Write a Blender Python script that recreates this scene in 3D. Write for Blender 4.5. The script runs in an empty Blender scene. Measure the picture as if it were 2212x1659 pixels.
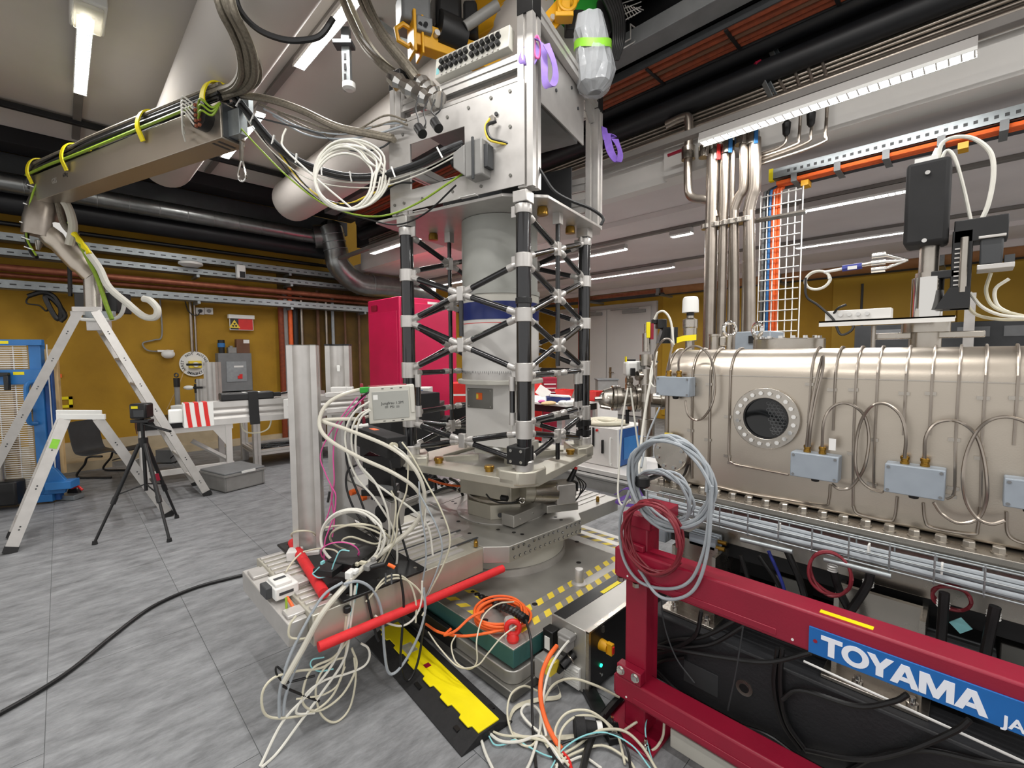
import bpy, bmesh, math, random
from mathutils import Vector, Matrix
random.seed(7)
R = math.radians
S = bpy.context.scene
COL = S.collection
# ------------------------------------------------------------------ camera
F_PX = 984.0; YAW = R(45.3); PITCH = R(-3.65); ROLL = R(-0.32); EYE = Vector((0, 0, 1.55))
_f = Vector((math.cos(YAW)*math.cos(PITCH), math.sin(YAW)*math.cos(PITCH), math.sin(PITCH)))
_r0 = Vector((math.sin(YAW), -math.cos(YAW), 0)); _u0 = _r0.cross(_f)
_r = _r0*math.cos(ROLL)+_u0*math.sin(ROLL); _u = _r.cross(_f)
cd = bpy.data.cameras.new('camera'); cam = bpy.data.objects.new('camera', cd); COL.objects.link(cam)
cam.matrix_world = Matrix(((_r.x, _u.x, -_f.x, EYE.x), (_r.y, _u.y, -_f.y, EYE.y), (_r.z, _u.z, -_f.z, EYE.z), (0, 0, 0, 1)))
cd.sensor_width = 36.0; cd.sensor_fit = 'HORIZONTAL'; cd.lens = F_PX/2212*36; cd.clip_start = 0.02
S.camera = cam
# ------------------------------------------------------------------ light
S.view_settings.view_transform = 'Standard'; S.view_settings.look = 'None'
S.view_settings.gamma = 1.0; S.view_settings.use_curve_mapping = False
S.view_settings.exposure = 0.36
w = bpy.data.worlds.new('world'); S.world = w; w.use_nodes = True
w.node_tree.nodes['Background'].inputs[0].default_value = (1.0, 0.98, 0.96, 1)
w.node_tree.nodes['Background'].inputs[1].default_value = 0.75
LAMP_POWER = 22.5
def strip_light(x, y0, y1, z, k=1.0):
    L = bpy.data.lights.new('strip_light', 'AREA'); L.shape = 'RECTANGLE'; L.size = 0.06; L.size_y = abs(y1-y0)
    L.energy = LAMP_POWER*abs(y1-y0)*k; L.color = (1.0, 0.98, 0.955)
    o = bpy.data.objects.new('strip_light', L); COL.objects.link(o); o.location = (x, (y0+y1)/2, z)
    return o
# lamp rows of the hall: (x, y start, y end, z) - those in the picture and the same rows going on behind the camera
LAMPS = [(0.26, 4.75, 6.18, 4.10), (1.62, 3.15, 4.30, 4.10), (1.62, 5.35, 6.85, 4.10), (3.58, 0.05, 1.54, 3.17),
         (3.58, 4.85, 6.75, 3.17), (5.50, 0.30, 1.32, 3.02), (5.50, 2.45, 2.72, 3.02), (5.66, 3.45, 6.05, 3.02), (7.35, 0.55, 1.80, 3.02),
         (7.40, 3.60, 5.30, 3.02), (5.72, 7.15, 8.40, 3.02)]
HIDDEN = [  # (same rows, out of the picture)
          (0.26, 1.2, 2.6, 4.10), (0.26, -2.2, -0.8, 4.10), (1.62, 0.2, 1.7, 4.10), (-1.6, 3.2, 4.6, 4.1), (-1.6, 0.2, 1.6, 4.1), (3.58, -2.4, -0.9, 3.17),
          (1.62, -2.6, -1.2, 4.10)]
for q in LAMPS: strip_light(q[0], q[1], q[2], q[3]-0.012, 1.0)
for q in HIDDEN: strip_light(q[0], q[1], q[2], q[3]-0.012)
# ------------------------------------------------------------------ helpers
def at(px, py, D=None, X=None, Y=None, Z=None):
    d = _f + _r*((px-1106)/F_PX) - _u*((py-829.5)/F_PX)
    if X is not None: t = X/d.x
    elif Y is not None: t = Y/d.y
    elif Z is not None: t = (Z-EYE.z)/d.z
    else: t = D
    return EYE + d*t
def mm(n, D): return n*D/F_PX
def fr(p, deg=0, pitch=0, roll=0):
    return Matrix.Translation(Vector(p)) @ Matrix.Rotation(R(deg), 4, 'Z') @ Matrix.Rotation(R(pitch), 4, 'Y') @ Matrix.Rotation(R(roll), 4, 'X')
FACE = -44.7     # heading of a front that looks straight at the camera
class MB:
    def __init__(s, M=None): s.v = []; s.f = []; s.M = M or Matrix()
    def _add(s, vs, fs, M=None):
        o = len(s.v); T = s.M @ M if M is not None else s.M
        s.v += [T @ Vector(p) for p in vs]; s.f += [tuple(i+o for i in q) for q in fs]; return s
    def box(s, c, d, M=None):
        x, y, z = c; a, b, h = d[0]/2, d[1]/2, d[2]/2
        vs = [(x-a, y-b, z-h), (x+a, y-b, z-h), (x+a, y+b, z-h), (x-a, y+b, z-h), (x-a, y-b, z+h), (x+a, y-b, z+h), (x+a, y+b, z+h), (x-a, y+b, z+h)]
        return s._add(vs, [(3, 2, 1, 0), (4, 5, 6, 7), (0, 1, 5, 4), (1, 2, 6, 5), (2, 3, 7, 6), (3, 0, 4, 7)], M)
    def bb(s, x0, x1, y0, y1, z0, z1, M=None):
        return s.box(((x0+x1)/2, (y0+y1)/2, (z0+z1)/2), (abs(x1-x0), abs(y1-y0), abs(z1-z0)), M)
    def prism(s, pts, z0, z1, M=None):
        n = len(pts); A = sum(pts[i][0]*pts[(i+1) % n][1]-pts[(i+1) % n][0]*pts[i][1] for i in range(n))
        if A < 0: pts = pts[::-1]
        vs = [(x, y, z0) for x, y in pts]+[(x, y, z1) for x, y in pts]
        fs = [tuple(range(n-1, -1, -1)), tuple(range(n, 2*n))]+[(i, (i+1) % n, n+(i+1) % n, n+i) for i in range(n)]
        return s._add(vs, fs, M)
    def ring(s, outer, inner, z0, z1, M=None):
        n = len(outer)
        vs = [(x, y, z0) for x, y in outer]+[(x, y, z0) for x, y in inner]+[(x, y, z1) for x, y in outer]+[(x, y, z1) for x, y in inner]
        fs = []
        for i in range(n):
            j = (i+1) % n
            fs += [(i, n+i, n+j, j), (2*n+i, 2*n+j, 3*n+j, 3*n+i), (i, j, 2*n+j, 2*n+i), (n+j, n+i, 3*n+i, 3*n+j)]
        return s._add(vs, fs, M)
    def cyl(s, p0, p1, r0, r1=None, n=16, caps=True):
        p0, p1 = Vector(p0), Vector(p1); r1 = r0 if r1 is None else r1
        ax = (p1-p0); ax = ax.normalized() if ax.length > 1e-9 else Vector((0, 0, 1))
        a = ax.orthogonal().normalized(); b = ax.cross(a)
        vs = []
        for p, rr in ((p0, r0), (p1, r1)):
            for i in range(n):
                t = 2*math.pi*(i+.5)/n; vs.append(p+(a*math.cos(t)+b*math.sin(t))*rr)
        fs = [(i, (i+1) % n, n+(i+1) % n, n+i) for i in range(n)]
        if caps: fs += [tuple(range(n-1, -1, -1)), tuple(range(n, 2*n))]
        return s._add(vs, fs)
    def lathe(s, prof, n=24, M=None, caps=True):       # prof: (radius, z) upwards
        vs = []; fs = []
        for rr, z in prof:
            for i in range(n):
                t = 2*math.pi*i/n; vs.append((rr*math.cos(t), rr*math.sin(t), z))
        for k in range(len(prof)-1):
            for i in range(n):
                j = (i+1) % n; fs.append((k*n+i, k*n+j, (k+1)*n+j, (k+1)*n+i))
        if caps: fs += [tuple(range(n-1, -1, -1)), tuple(range((len(prof)-1)*n, len(prof)*n))]
        return s._add(vs, fs, M)
    def tube(s, pts, r, n=8, closed=False):
        pts = [Vector(p) for p in pts]; m = len(pts); vs = []; fs = []
        a = None
        for i, p in enumerate(pts):
            if closed: d = pts[(i+1) % m]-pts[i-1]
            else: d = pts[min(i+1, m-1)]-pts[max(i-1, 0)]
            d = d.normalized() if d.length > 1e-9 else Vector((0, 0, 1))
            a = d.orthogonal().normalized() if a is None else (a-d*a.dot(d))
            a = a.normalized() if a.length > 1e-6 else d.orthogonal().normalized()
            b = d.cross(a)
            rr = r[i] if isinstance(r, (list, tuple)) else r
            for k in range(n):
                t = 2*math.pi*k/n; vs.append(p+(a*math.cos(t)+b*math.sin(t))*rr)
        L = m if closed else m-1
        for i in range(L):
            for k in range(n):
                j = (k+1) % n; q = (i+1) % m; fs.append((i*n+k, i*n+j, q*n+j, q*n+k))
        if not closed: fs += [tuple(range(n-1, -1, -1)), tuple(range((m-1)*n, m*n))]
        return s._add(vs, fs)
    def torus(s, c, R0, r, axis=(0, 0, 1), n=24, k=8):
        ax = Vector(axis).normalized(); a = ax.orthogonal().normalized(); b = ax.cross(a); c = Vector(c)
        return s.tube([c+(a*math.cos(2*math.pi*i/n)+b*math.sin(2*math.pi*i/n))*R0 for i in range(n)], r, k, True)
    def sphere(s, c, rx, ry=None, rz=None, n=16, m=10):
        ry = rx if ry is None else ry; rz = rx if rz is None else rz
        prof = [(max(1e-4, math.sin(math.pi*i/m)), -math.cos(math.pi*i/m)) for i in range(m+1)]
        return s.lathe(prof, n, Matrix.Translation(Vector(c)) @ Matrix.Diagonal((rx, ry, rz, 1)), False)
    def strip(s, pts, wv, th):       # flat band: centre line pts, width vector(s) wv, thickness th
        pts = [Vector(p) for p in pts]; m = len(pts); vs = []; fs = []
        for i, p in enumerate(pts):
            wd = Vector(wv[i]) if isinstance(wv, list) else Vector(wv)
            d = pts[min(i+1, m-1)]-pts[max(i-1, 0)]; nn = d.cross(wd); nn = nn.normalized()*th/2 if nn.length > 1e-9 else Vector((0, 0, th/2))
            vs += [p-wd/2-nn, p+wd/2-nn, p+wd/2+nn, p-wd/2+nn]
        for i in range(m-1):
            o = i*4
            for k in range(4): fs.append((o+k, o+(k+1) % 4, o+4+(k+1) % 4, o+4+k))
        fs += [(3, 2, 1, 0), ((m-1)*4, (m-1)*4+1, (m-1)*4+2, (m-1)*4+3)]
        return s._add(vs, fs)
def crv(pts, n=6, closed=False):      # Catmull-Rom
    P = [Vector(p) for p in pts]; m = len(P); out = []
    rng = range(m) if closed else range(m-1)
    for i in rng:
        p0 = P[i-1] if (i > 0 or closed) else P[0]*2-P[1]
        p1 = P[i]; p2 = P[(i+1) % m]; p3 = P[(i+2) % m] if (i+2 < m or closed) else P[-1]*2-P[-2]
        for k in range(n):
            t = k/n; out.append(0.5*((2*p1)+(p2-p0)*t+(2*p0-5*p1+4*p2-p3)*t*t+(3*p1-p0-3*p2+p3)*t*t*t))
    if not closed: out.append(P[-1])
    return out
def root_loc(p):
    v = Vector((0, 0, 0))
    while p is not None: v += Vector(p.location); p = p.parent
    return v
def obj(name, mb, m, parent=None, bev=0.0, flat=False, ang=35, base=True):
    me = bpy.data.meshes.new(name)
    if parent is not None: off = root_loc(parent); loc = Vector((0, 0, 0))
    else:
        xs = [p.x for p in mb.v]; ys = [p.y for p in mb.v]; zs = [p.z for p in mb.v]
        off = Vector(((min(xs)+max(xs))/2, (min(ys)+max(ys))/2, min(zs))); loc = off
    me.from_pydata([p-off for p in mb.v], [], mb.f)
    if not flat:
        me.polygons.foreach_set('use_smooth', [True]*len(me.polygons)); me.set_sharp_from_angle(angle=R(ang))
    if isinstance(m, str): m = M_[m]
    me.materials.append(m)
    o = bpy.data.objects.new(name, me); COL.objects.link(o); o.parent = parent; o.location = loc
    if bev:
        b = o.modifiers.new('bevel', 'BEVEL'); b.width = bev; b.segments = 2; b.limit_method = 'ANGLE'; b.angle_limit = R(40)
    return o
def tag(o, label, cat, group=None, kind=None):
    o['label'] = label; o['category'] = cat
    if group: o['group'] = group
    if kind: o['kind'] = kind
    return o
def thing(name, label, cat, loc=(0, 0, 0), group=None):
    o = bpy.data.objects.new(name, None); COL.objects.link(o); o.location = Vector(loc); o.empty_display_size = .05
    return tag(o, label, cat, group)
def single(name, mb, m, label, cat, group=None, bev=0, **k):
    return tag(obj(name, mb, m, None, bev, **k), label, cat, group)
def struct(name, mb, m, parent=None, bev=0, flat=False):
    o = obj(name, mb, m, parent, bev, flat)
    if parent is None: o['kind'] = 'structure'
    return o
def share(o, parent, delta, name=None):          # a copy of a part with shared mesh, moved by delta
    c = o.copy(); COL.objects.link(c); c.parent = parent; c.location = Vector(o.location)+Vector(delta)
    return c
def dup(root, loc, label=None):
    r_ = root.copy(); COL.objects.link(r_); r_.location = Vector(loc)
    if label: r_['label'] = label
    for ch in list(root.children):
        c = ch.copy(); COL.objects.link(c); c.parent = r_
        for g in ch.children:
            d = g.copy(); COL.objects.link(d); d.parent = c
    return r_
def text(s, size, M, m, parent, name='lettering', ext=0.0006, bold=0.0, align='CENTER', sx=1.0, fat=((0, 0),)):
    c = bpy.data.curves.new('t', 'FONT'); c.body = s; c.size = size; c.extrude = ext; c.offset = bold; c.align_x = align; c.align_y = 'CENTER'; c.resolution_u = 3
    t = bpy.data.objects.new('t', c); COL.objects.link(t)
    bpy.context.view_layer.update()
    me = bpy.data.meshes.new_from_object(t.evaluated_get(bpy.context.evaluated_depsgraph_get()))
    bpy.data.objects.remove(t); bpy.data.curves.remove(c)
    mb = MB(); T = M @ Matrix.Diagonal((sx, 1, 1, 1))
    for q, (dx, dy) in enumerate(fat):
        o_ = len(mb.v); mb.v += [T @ (v.co+Vector((dx, dy, q*.00004))) for v in me.vertices]; mb.f += [tuple(i+o_ for i in p.vertices) for p in me.polygons]
    bpy.data.meshes.remove(me)
    return obj(name, mb, m, parent, flat=True)
def wallM(p, right, up=(0, 0, 1)):               # frame whose local x = right, y = up, z = out of the face
    a = Vector(right).normalized(); b = Vector(up); b = (b-a*b.dot(a)).normalized(); c = a.cross(b)
    return Matrix(((a.x, b.x, c.x, p[0]), (a.y, b.y, c.y, p[1]), (a.z, b.z, c.z, p[2]), (0, 0, 0, 1)))
# ------------------------------------------------------------------ materials
def lin(c):
    if isinstance(c, str): c = tuple(int(c[i:i+2], 16)/255 for i in (0, 2, 4))
    return tuple((x/12.92 if x <= .04045 else ((x+.055)/1.055)**2.4) for x in c)+(1,)
M_ = {}
def mat(name, c, rough=.5, metal=0.0, c2=None, scale=8.0, mix=.5, bump=0.0, bscale=60.0, stretch=None, emit=0.0, alpha=1.0, trans=0.0, coat=0.0, rvar=0.0, det=6.0, world=False):
    m = bpy.data.materials.new(name); m.use_nodes = True; nt = m.node_tree; b = nt.nodes['Principled BSDF']
    b.inputs['Base Color'].default_value = lin(c); b.inputs['Roughness'].default_value = rough; b.inputs['Metallic'].default_value = metal
    if coat: b.inputs['Coat Weight'].default_value = coat
    tc = nt.nodes.new('ShaderNodeTexCoord'); mp = nt.nodes.new('ShaderNodeMapping'); geo = nt.nodes.new('ShaderNodeNewGeometry') if world else None
    nt.links.new(geo.outputs['Position'] if world else tc.outputs['Object'], mp.inputs[0])
    if stretch: mp.inputs['Scale'].default_value = stretch
    nz = nt.nodes.new('ShaderNodeTexNoise'); nz.inputs['Scale'].default_value = scale; nz.inputs['Detail'].default_value = det; nz.inputs['Roughness'].default_value = .72 if world else .5
    nt.links.new(mp.outputs[0], nz.inputs['Vector'])
    c2 = c2 or c
    rp = nt.nodes.new('ShaderNodeValToRGB'); rp.color_ramp.elements[0].position = .5-mix*.4; rp.color_ramp.elements[1].position = .5+mix*.4
    rp.color_ramp.elements[0].color = lin(c2); rp.color_ramp.elements[1].color = lin(c)
    nt.links.new(nz.outputs[0], rp.inputs[0]); nt.links.new(rp.outputs[0], b.inputs['Base Color'])
    if rvar:
        mr = nt.nodes.new('ShaderNodeMapRange'); mr.inputs[3].default_value = max(.03, rough-rvar); mr.inputs[4].default_value = rough+rvar
        nt.links.new(nz.outputs[0], mr.inputs[0]); nt.links.new(mr.outputs[0], b.inputs['Roughness'])
    if bump:
        n2 = nt.nodes.new('ShaderNodeTexNoise'); n2.inputs['Scale'].default_value = bscale; n2.inputs['Detail'].default_value = 3
        nt.links.new(mp.outputs[0], n2.inputs['Vector'])
        bp = nt.nodes.new('ShaderNodeBump'); bp.inputs['Strength'].default_value = bump; bp.inputs['Distance'].default_value = .01
        nt.links.new(n2.outputs[0], bp.inputs['Height']); nt.links.new(bp.outputs[0], b.inputs['Normal'])
    if emit:
        b.inputs['Emission Color'].default_value = lin(c); b.inputs['Emission Strength'].default_value = emit
    if alpha < 1: b.inputs['Alpha'].default_value = alpha
    if trans: b.inputs['Transmission Weight'].default_value = trans
    M_[name] = m
    return m
mat('floor', '9c9ea0', .6, c2='4a4b4d', scale=4.2, mix=.68, stretch=(1.0, 2.4, 1), bump=.35, bscale=22, world=True, det=12)
mat('joint', '77797a', .8)
mat('ochre', 'b38a1c', .75, c2='8e690e', scale=2.2, mix=.9, bump=.15, bscale=20)
mat('ochre_panel', 'b28c1a', .6, c2='a58014', scale=1.5)
mat('ceiling_white', 'cfcac4', .9, c2='c4beb8', scale=.8)
mat('soffit', 'dcd5d3', .85, c2='cfc8c6', scale=1.2)
mat('black_paint', '15151a', .7, c2='0d0d10', scale=3)
mat('black_duct', '1c1d20', .45, c2='121316', scale=4)
mat('white_paint', 'dcdad6', .5, c2='d3d1cd', scale=3)
mat('door_white', 'cbc8c4', .55, c2='c2bfbb', scale=1)
mat('alu', 'c9c6c2', .38, .55, c2='bdbab6', scale=12, rvar=.06)
mat('alu_plate', 'bdbbb5', .40, .7, c2='a5a39e', scale=5, mix=.9, rvar=.1)
mat('alu_warm', 'c6c2b4', .4, .6, c2='b9b5a8', scale=6, rvar=.08)
mat('alu_dark', '86857f', .4, .7, c2='75746f', scale=5)
mat('steel', 'b9b3aa', .27, .95, c2='a8a299', scale=7, rvar=.07)
mat('steel_tank', 'bdb4a8', .34, .9, c2='aea598', scale=1.6, mix=.9, rvar=.08, bump=.03, bscale=200)
mat('steel_pipe', 'a89f95', .3, .9, c2='988f85', scale=9)
mat('chrome', 'd8d6d2', .12, 1.0)
mat('galv', 'a2a8aa', .42, .7, c2='8b9193', scale=22, mix=.9)
mat('spiral', '9a9c9b', .3, .9, c2='868887', scale=10)
mat('carbon', '17171a', .18, 0.0, c2='101012', scale=90, coat=.6)
mat('black', '161617', .42, c2='101011', scale=10)
mat('black_matt', '1d1d1e', .75, c2='151516', scale=10)
mat('rubber', '1f1f20', .8, c2='171718', scale=40, bump=.2, bscale=120)
mat('cream_paint', 'c9c7bd', .5, c2='bfbdb3', scale=3)
mat('cyl_grey', 'a4a59f', .5, c2='9a9b95', scale=4)
mat('white', 'e6e6e2', .45, c2='dededa', scale=5)
mat('white_cable', 'dcdad0', .45, c2='d2d0c6', scale=20)
mat('cream_cable', 'cfcab4', .45, c2='c4bfaa', scale=20)
mat('grey_cable', '9fa5aa', .45, c2='92989d', scale=20)
mat('grey', '8d8c89', .5, c2='807f7c', scale=8)
mat('grey_box', '98a1aa', .45, c2='8f98a1', scale=14)
mat('grey_mid', '77797a', .5, c2='6c6e6f', scale=8)
mat('grey_dark', '3c3e40', .5, c2='333537', scale=8)
mat('braid', '8f8778', .55, .4, c2='5f594f', scale=55, mix=.8)
mat('navy', '1b2a6b', .35, c2='17245e', scale=5)
mat('magenta', 'c60f4c', .42, c2='b80c45', scale=3)
mat('crimson', '92102f', .4, c2='86102b', scale=6, bump=.05, bscale=150)
mat('red', 'd8231f', .45, c2='c91e1b', scale=10)
mat('red_foam', 'd9262b', .7, c2='c81f25', scale=20, bump=.2, bscale=60)
mat('dark_red_cable', '7e1f2b', .5, c2='6f1925', scale=20)
mat('orange', 'f06a1e', .5, c2='e25f17', scale=20)
mat('orange_cable', 'ee6a2b', .5, c2='e15f22', scale=20)
mat('orange_dim', '8a3c18', .6, c2='702f12', scale=20)
mat('yellow', 'f2e000', .5, c2='e8d600', scale=8)
mat('yellow_tape', 'e9cf43', .5, c2='dec43b', scale=20)
mat('grey_tape', '8a8682', .55, c2='7f7b77', scale=20)
mat('crane_yellow', 'e0a512', .45, c2='d09810', scale=5)
mat('green', '1f9c2c', .45, c2='1a8d26', scale=6)
mat('green_wire', '8aa62a', .5, c2='7c9a22', scale=30)
mat('lime', '8fd23c', .5, c2='86c836', scale=30)
mat('teal', '2f5f5c', .5, c2='295552', scale=9)
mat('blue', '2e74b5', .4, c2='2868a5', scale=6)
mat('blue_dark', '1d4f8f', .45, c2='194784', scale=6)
mat('blue_sign', '1565b0', .4, c2='1260a8', scale=20)
mat('blue_cable', '27348f', .5, c2='212d80', scale=20)
mat('cyan_cable', '8fd0d4', .5, c2='83c5ca', scale=20)
mat('pink_cable', 'd9579c', .5, c2='cf4d92', scale=20)
mat('purple', '7a57b5', .75, c2='684aa0', scale=30)
mat('violet_light', '9a7fce', .75, c2='8a6fbe', scale=30)
mat('brass', 'b08a3e', .3, .9, c2='9c7833', scale=12)
mat('copper', 'a8654a', .45, .4, c2='8c4f38', scale=14)
mat('brown', '6d4a35', .7, c2='5e3f2c', scale=9)
mat('insulation', 'a8774c', .7, c2='96683f', scale=5)
mat('wood', 'd2b483', .6, c2='c2a271', scale=6, stretch=(8, 8, .6))
mat('glass_dark', '060708', .06)
mat('black_stone', '232427', .55, c2='1b1c1f', scale=6, bump=.15, bscale=70)
mat('plastic_bag', 'd8dce0', .18, alpha=.42, bump=.9, bscale=14)
mat('clear_hose', 'd8d4c6', .2, alpha=.75)
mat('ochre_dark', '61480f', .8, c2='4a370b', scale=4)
mat('beige', 'b9a98c', .7, c2='a99a7e', scale=6)
mat('tick', '55565a', .5)
mat('text_black', '1c1c1c', .6)
mat('text_white', 'e8ebf4', .6)
mat('text_red', 'b3201a', .6)
mat('lamp_white', 'ffffff', .4, emit=4.0)
mat('lamp_dim', 'dfe8f4', .4, emit=.62)
mat('led_green', '20e0a0', .4, emit=3.0)
mat('lamp_body', 'b9b6b3', .45, .3)
mat('trunk', '77736f', .6, c2='6d6965', scale=4)
mat('tag_white', 'e9e9e6', .6)
mat('screen_green', '6fae62', .4)
# ================================================================== SETTING
fl = struct('floor', MB().bb(-4, 10.3, -4, 9.1, -.06, -.004), 'joint')
tile = None; tn = 0
for i in range(-5, 18):
    for j in range(0, 8):
        cx = -0.12+.6*i+.3; cy = .1+1.2*j+(.6 if i % 2 else 0)
        if cx > 10.0 or cy > 8.6: continue
        d = Vector((cx, cy, 0))-EYE; dd = d.dot(_f)
        if dd < .4 or abs(d.dot(_r)/dd) > 1.45: continue
        if tile is None:
            tile = obj('tile', MB().box((0, 0, -.004), (.5975, 1.1975, .008)), 'floor', fl, base=False); tile.location = (0, 0, 0)
            tile.data.transform(Matrix.Translation(root_loc(fl)))
        t_ = tile if tn == 0 else tile.copy()
        if tn: COL.objects.link(t_); t_.parent = fl
        t_.location = Vector((cx, cy, 0))-root_loc(fl); tn += 1
struct('wall_left', MB().bb(-4, 10.2, 9.0, 9.2, 0, 5.3), 'ochre')
wr = struct('wall_right', MB().bb(10.2, 10.4, -4, 9.2, 0, 5.3), 'ochre')
for y0, y1 in ((-1.4, .2), (.22, 1.86), (3.4, 5.2)):
    obj('panel', MB().bb(10.17, 10.2, y0, y1, .1, 2.9), 'ochre_panel', wr, bev=.004)
struct('baseboard_left', MB().bb(-4, 3.3, 8.93, 9.0, 0, .12).bb(-4, 2.0, 8.97, 9.0, .12, .34), 'beige')
struct('ceiling', MB().bb(-4, 3.05, -4, 7.9, 4.2, 4.4), 'ceiling_white')
struct('ceiling', MB().bb(3.05, 4.0, -4, 9.0, 5.1, 5.3).bb(-4, 3.05, 7.9, 9.0, 5.1, 5.3).bb(3.0, 3.05, -4, 7.9, 4.2, 5.1).bb(-4, 3.05, 7.85, 7.9, 4.4, 5.1), 'black_paint')
bm_ = MB().bb(3.95, 4.15, -4, 2.03, 3.12, 3.52).bb(4.02, 4.15, 2.03, 8.0, 3.12, 3.52)
struct('ceiling_beam', MB().bb(3.95, 4.15, -4, 8.0, 3.52, 5.1), 'black_paint')
struct('ceiling_beam', bm_, 'white_paint')
struct('ceiling', MB().bb(4.15, 9.55, -4, 9.0, 3.121, 3.3), 'soffit')
struct('ceiling', MB().bb(9.55, 10.2, -4, 9.0, 4.2, 4.4), 'black_paint')
struct('trim_1', MB().bb(9.5, 9.55, -4, 9.0, 3.02, 3.12), 'soffit')
# shallow steps of the soffit
for k, (x0, x1) in enumerate(((4.75, 5.1), (8.2, 8.9))):
    struct('ceiling_beam', MB().bb(x0, x1, -4, 7.9, 3.06, 3.12), 'soffit')
# double door in the far wall
dr = struct('door_1', MB().bb(10.12, 10.2, 5.33, 8.42, 0, 2.82), 'door_white', bev=.006)
for y0, y1 in ((5.46, 6.68), (6.70, 8.30)):
    lf = obj('door_leaf', MB().bb(10.07, 10.12, y0, y1, .02, 2.70), 'door_white', dr, bev=.004)
    obj('door_closer', MB().bb(10.02, 10.07, y0+.12, y0+.75, 2.56, 2.64).bb(10.03, 10.05, y0+.3, y0+1.1, 2.66, 2.68), 'grey', lf, bev=.004)
hd = obj('door_handle', MB().bb(10.055, 10.07, 6.53, 6.59, .92, 1.22).cyl((10.06, 6.56, 1.09), (10.0, 6.56, 1.09), .012).cyl((10.0, 6.57, 1.09), (10.0, 6.42, 1.09), .011), 'steel_pipe', dr)
# ------------------------------------------------------------------ lamps on their trunking
rows = {}
LAB = ['long lamp with square louvres alone on the pale ceiling above the jib crane', 'bright ceiling lamp beside the thick braided cables', 'ceiling lamp behind the carabiner of the jib crane',
       'large bright lamp with louvres hanging before the white beam and pipes', 'glowing strip lamp beyond the tower post near the spiral duct', 'soffit strip lamp passing behind the black drive box',
       'short soffit lamp seen below the bench frame edge of the tower', 'soffit strip lamp between the tower and the vertical pipes', 'lower soffit lamp behind the cable grid and the black drive box',
       'soffit strip lamp above the white double door', 'small far lamp glimpsed through the truss above the magenta cabinet']
for i, (x, y0, y1, z) in enumerate(LAMPS):
    t = thing('strip_lamp', LAB[i], 'lamp', (x, (y0+y1)/2, z), 'strip lamps of the hall')
    h = MB().prism([(-.05, .0), (.05, .0), (.035, .06), (-.035, .06)], y0, y1, Matrix(((1, 0, 0, x), (0, 0, 1, 0), (0, 1, 0, z), (0, 0, 0, 1))))
    obj('housing', h, 'lamp_body', t)
    df = MB().bb(x-.045, x+.045, y0+.01, y1-.01, z-.008, z+.002)
    n = int((y1-y0)/.05)
    obj('diffuser', df, 'lamp_white' if z < 4 or i > 0 else 'lamp_dim', t)
    lv = MB()
    for k in range(n+1):
        yy = y0+.01+(y1-y0-.02)*k/n; lv.bb(x-.046, x+.046, yy-.004, yy+.004, z-.016, z-.008)
    lv.bb(x-.05, x-.045, y0, y1, z-.018, z+.002).bb(x+.045, x+.05, y0, y1, z-.018, z+.002)
    obj('louvre', lv, 'white', t)['kind'] = 'stuff'
for x, y0, y1, z, l in ((.26, 1.5, 7.7, 4.16, 'grey light trunking along the ceiling above the jib crane'), (1.62, 0, 7.8, 4.16, 'grey light trunking on the ceiling beside the thick cables'),
                        (3.58, -1.5, 7.9, 3.235, 'grey light trunking before the white beam'), (5.5, -1, 8.8, 3.085, 'thin light trunking under the soffit nearer the white beam'),
                        (7.37, -1, 8.8, 3.085, 'thin light trunking under the soffit nearer the far wall')):
    single('light_trunking', MB().bb(x-.035, x+.035, y0, y1, z, z+(.035 if z < 3.2 or z > 4 else .05)), 'trunk', l, 'trunking', bev=.004)
t = thing('emergency_light', 'boxy emergency light on the ceiling at the start of the grey trunking', 'lamp', at(190, 30, Z=4.12))
p = at(190, 25, Z=4.13)
obj('housing', MB().box((p.x, p.y, p.z+.01), (.2, .42, .1)), 'white', t, bev=.01); obj('cover', MB().box((p.x, p.y, p.z-.05), (.16, .36, .03)), 'clear_hose', t, bev=.01)
# trunking hangers
for k, (px, py) in enumerate(((1640, 45), (1635, 135))):
    t = thing('hanger_rail', ['slotted strut bracket above the bright lamp, the farther of two', 'slotted strut bracket with red cap reaching down to the bright lamp'][k], 'bracket', at(px, py, D=3.35), 'strut brackets by the bright lamp')
    a, b = at(px, py+2, D=3.4), at(px+45, py+95, D=3.4)
    m_ = MB(); d = (b-a)
    for s_ in (-.018, .018): m_.strip([a+_r*s_, b+_r*s_], _f*.045, .006)
    m_.strip([a+_f*.022, b+_f*.022], _r*.036, .006)
    obj('strut', m_, 'galv', t); obj('end_cap', MB().cyl(a-d*.02, a+d*.06, .032, n=4), 'crimson', t)
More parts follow.
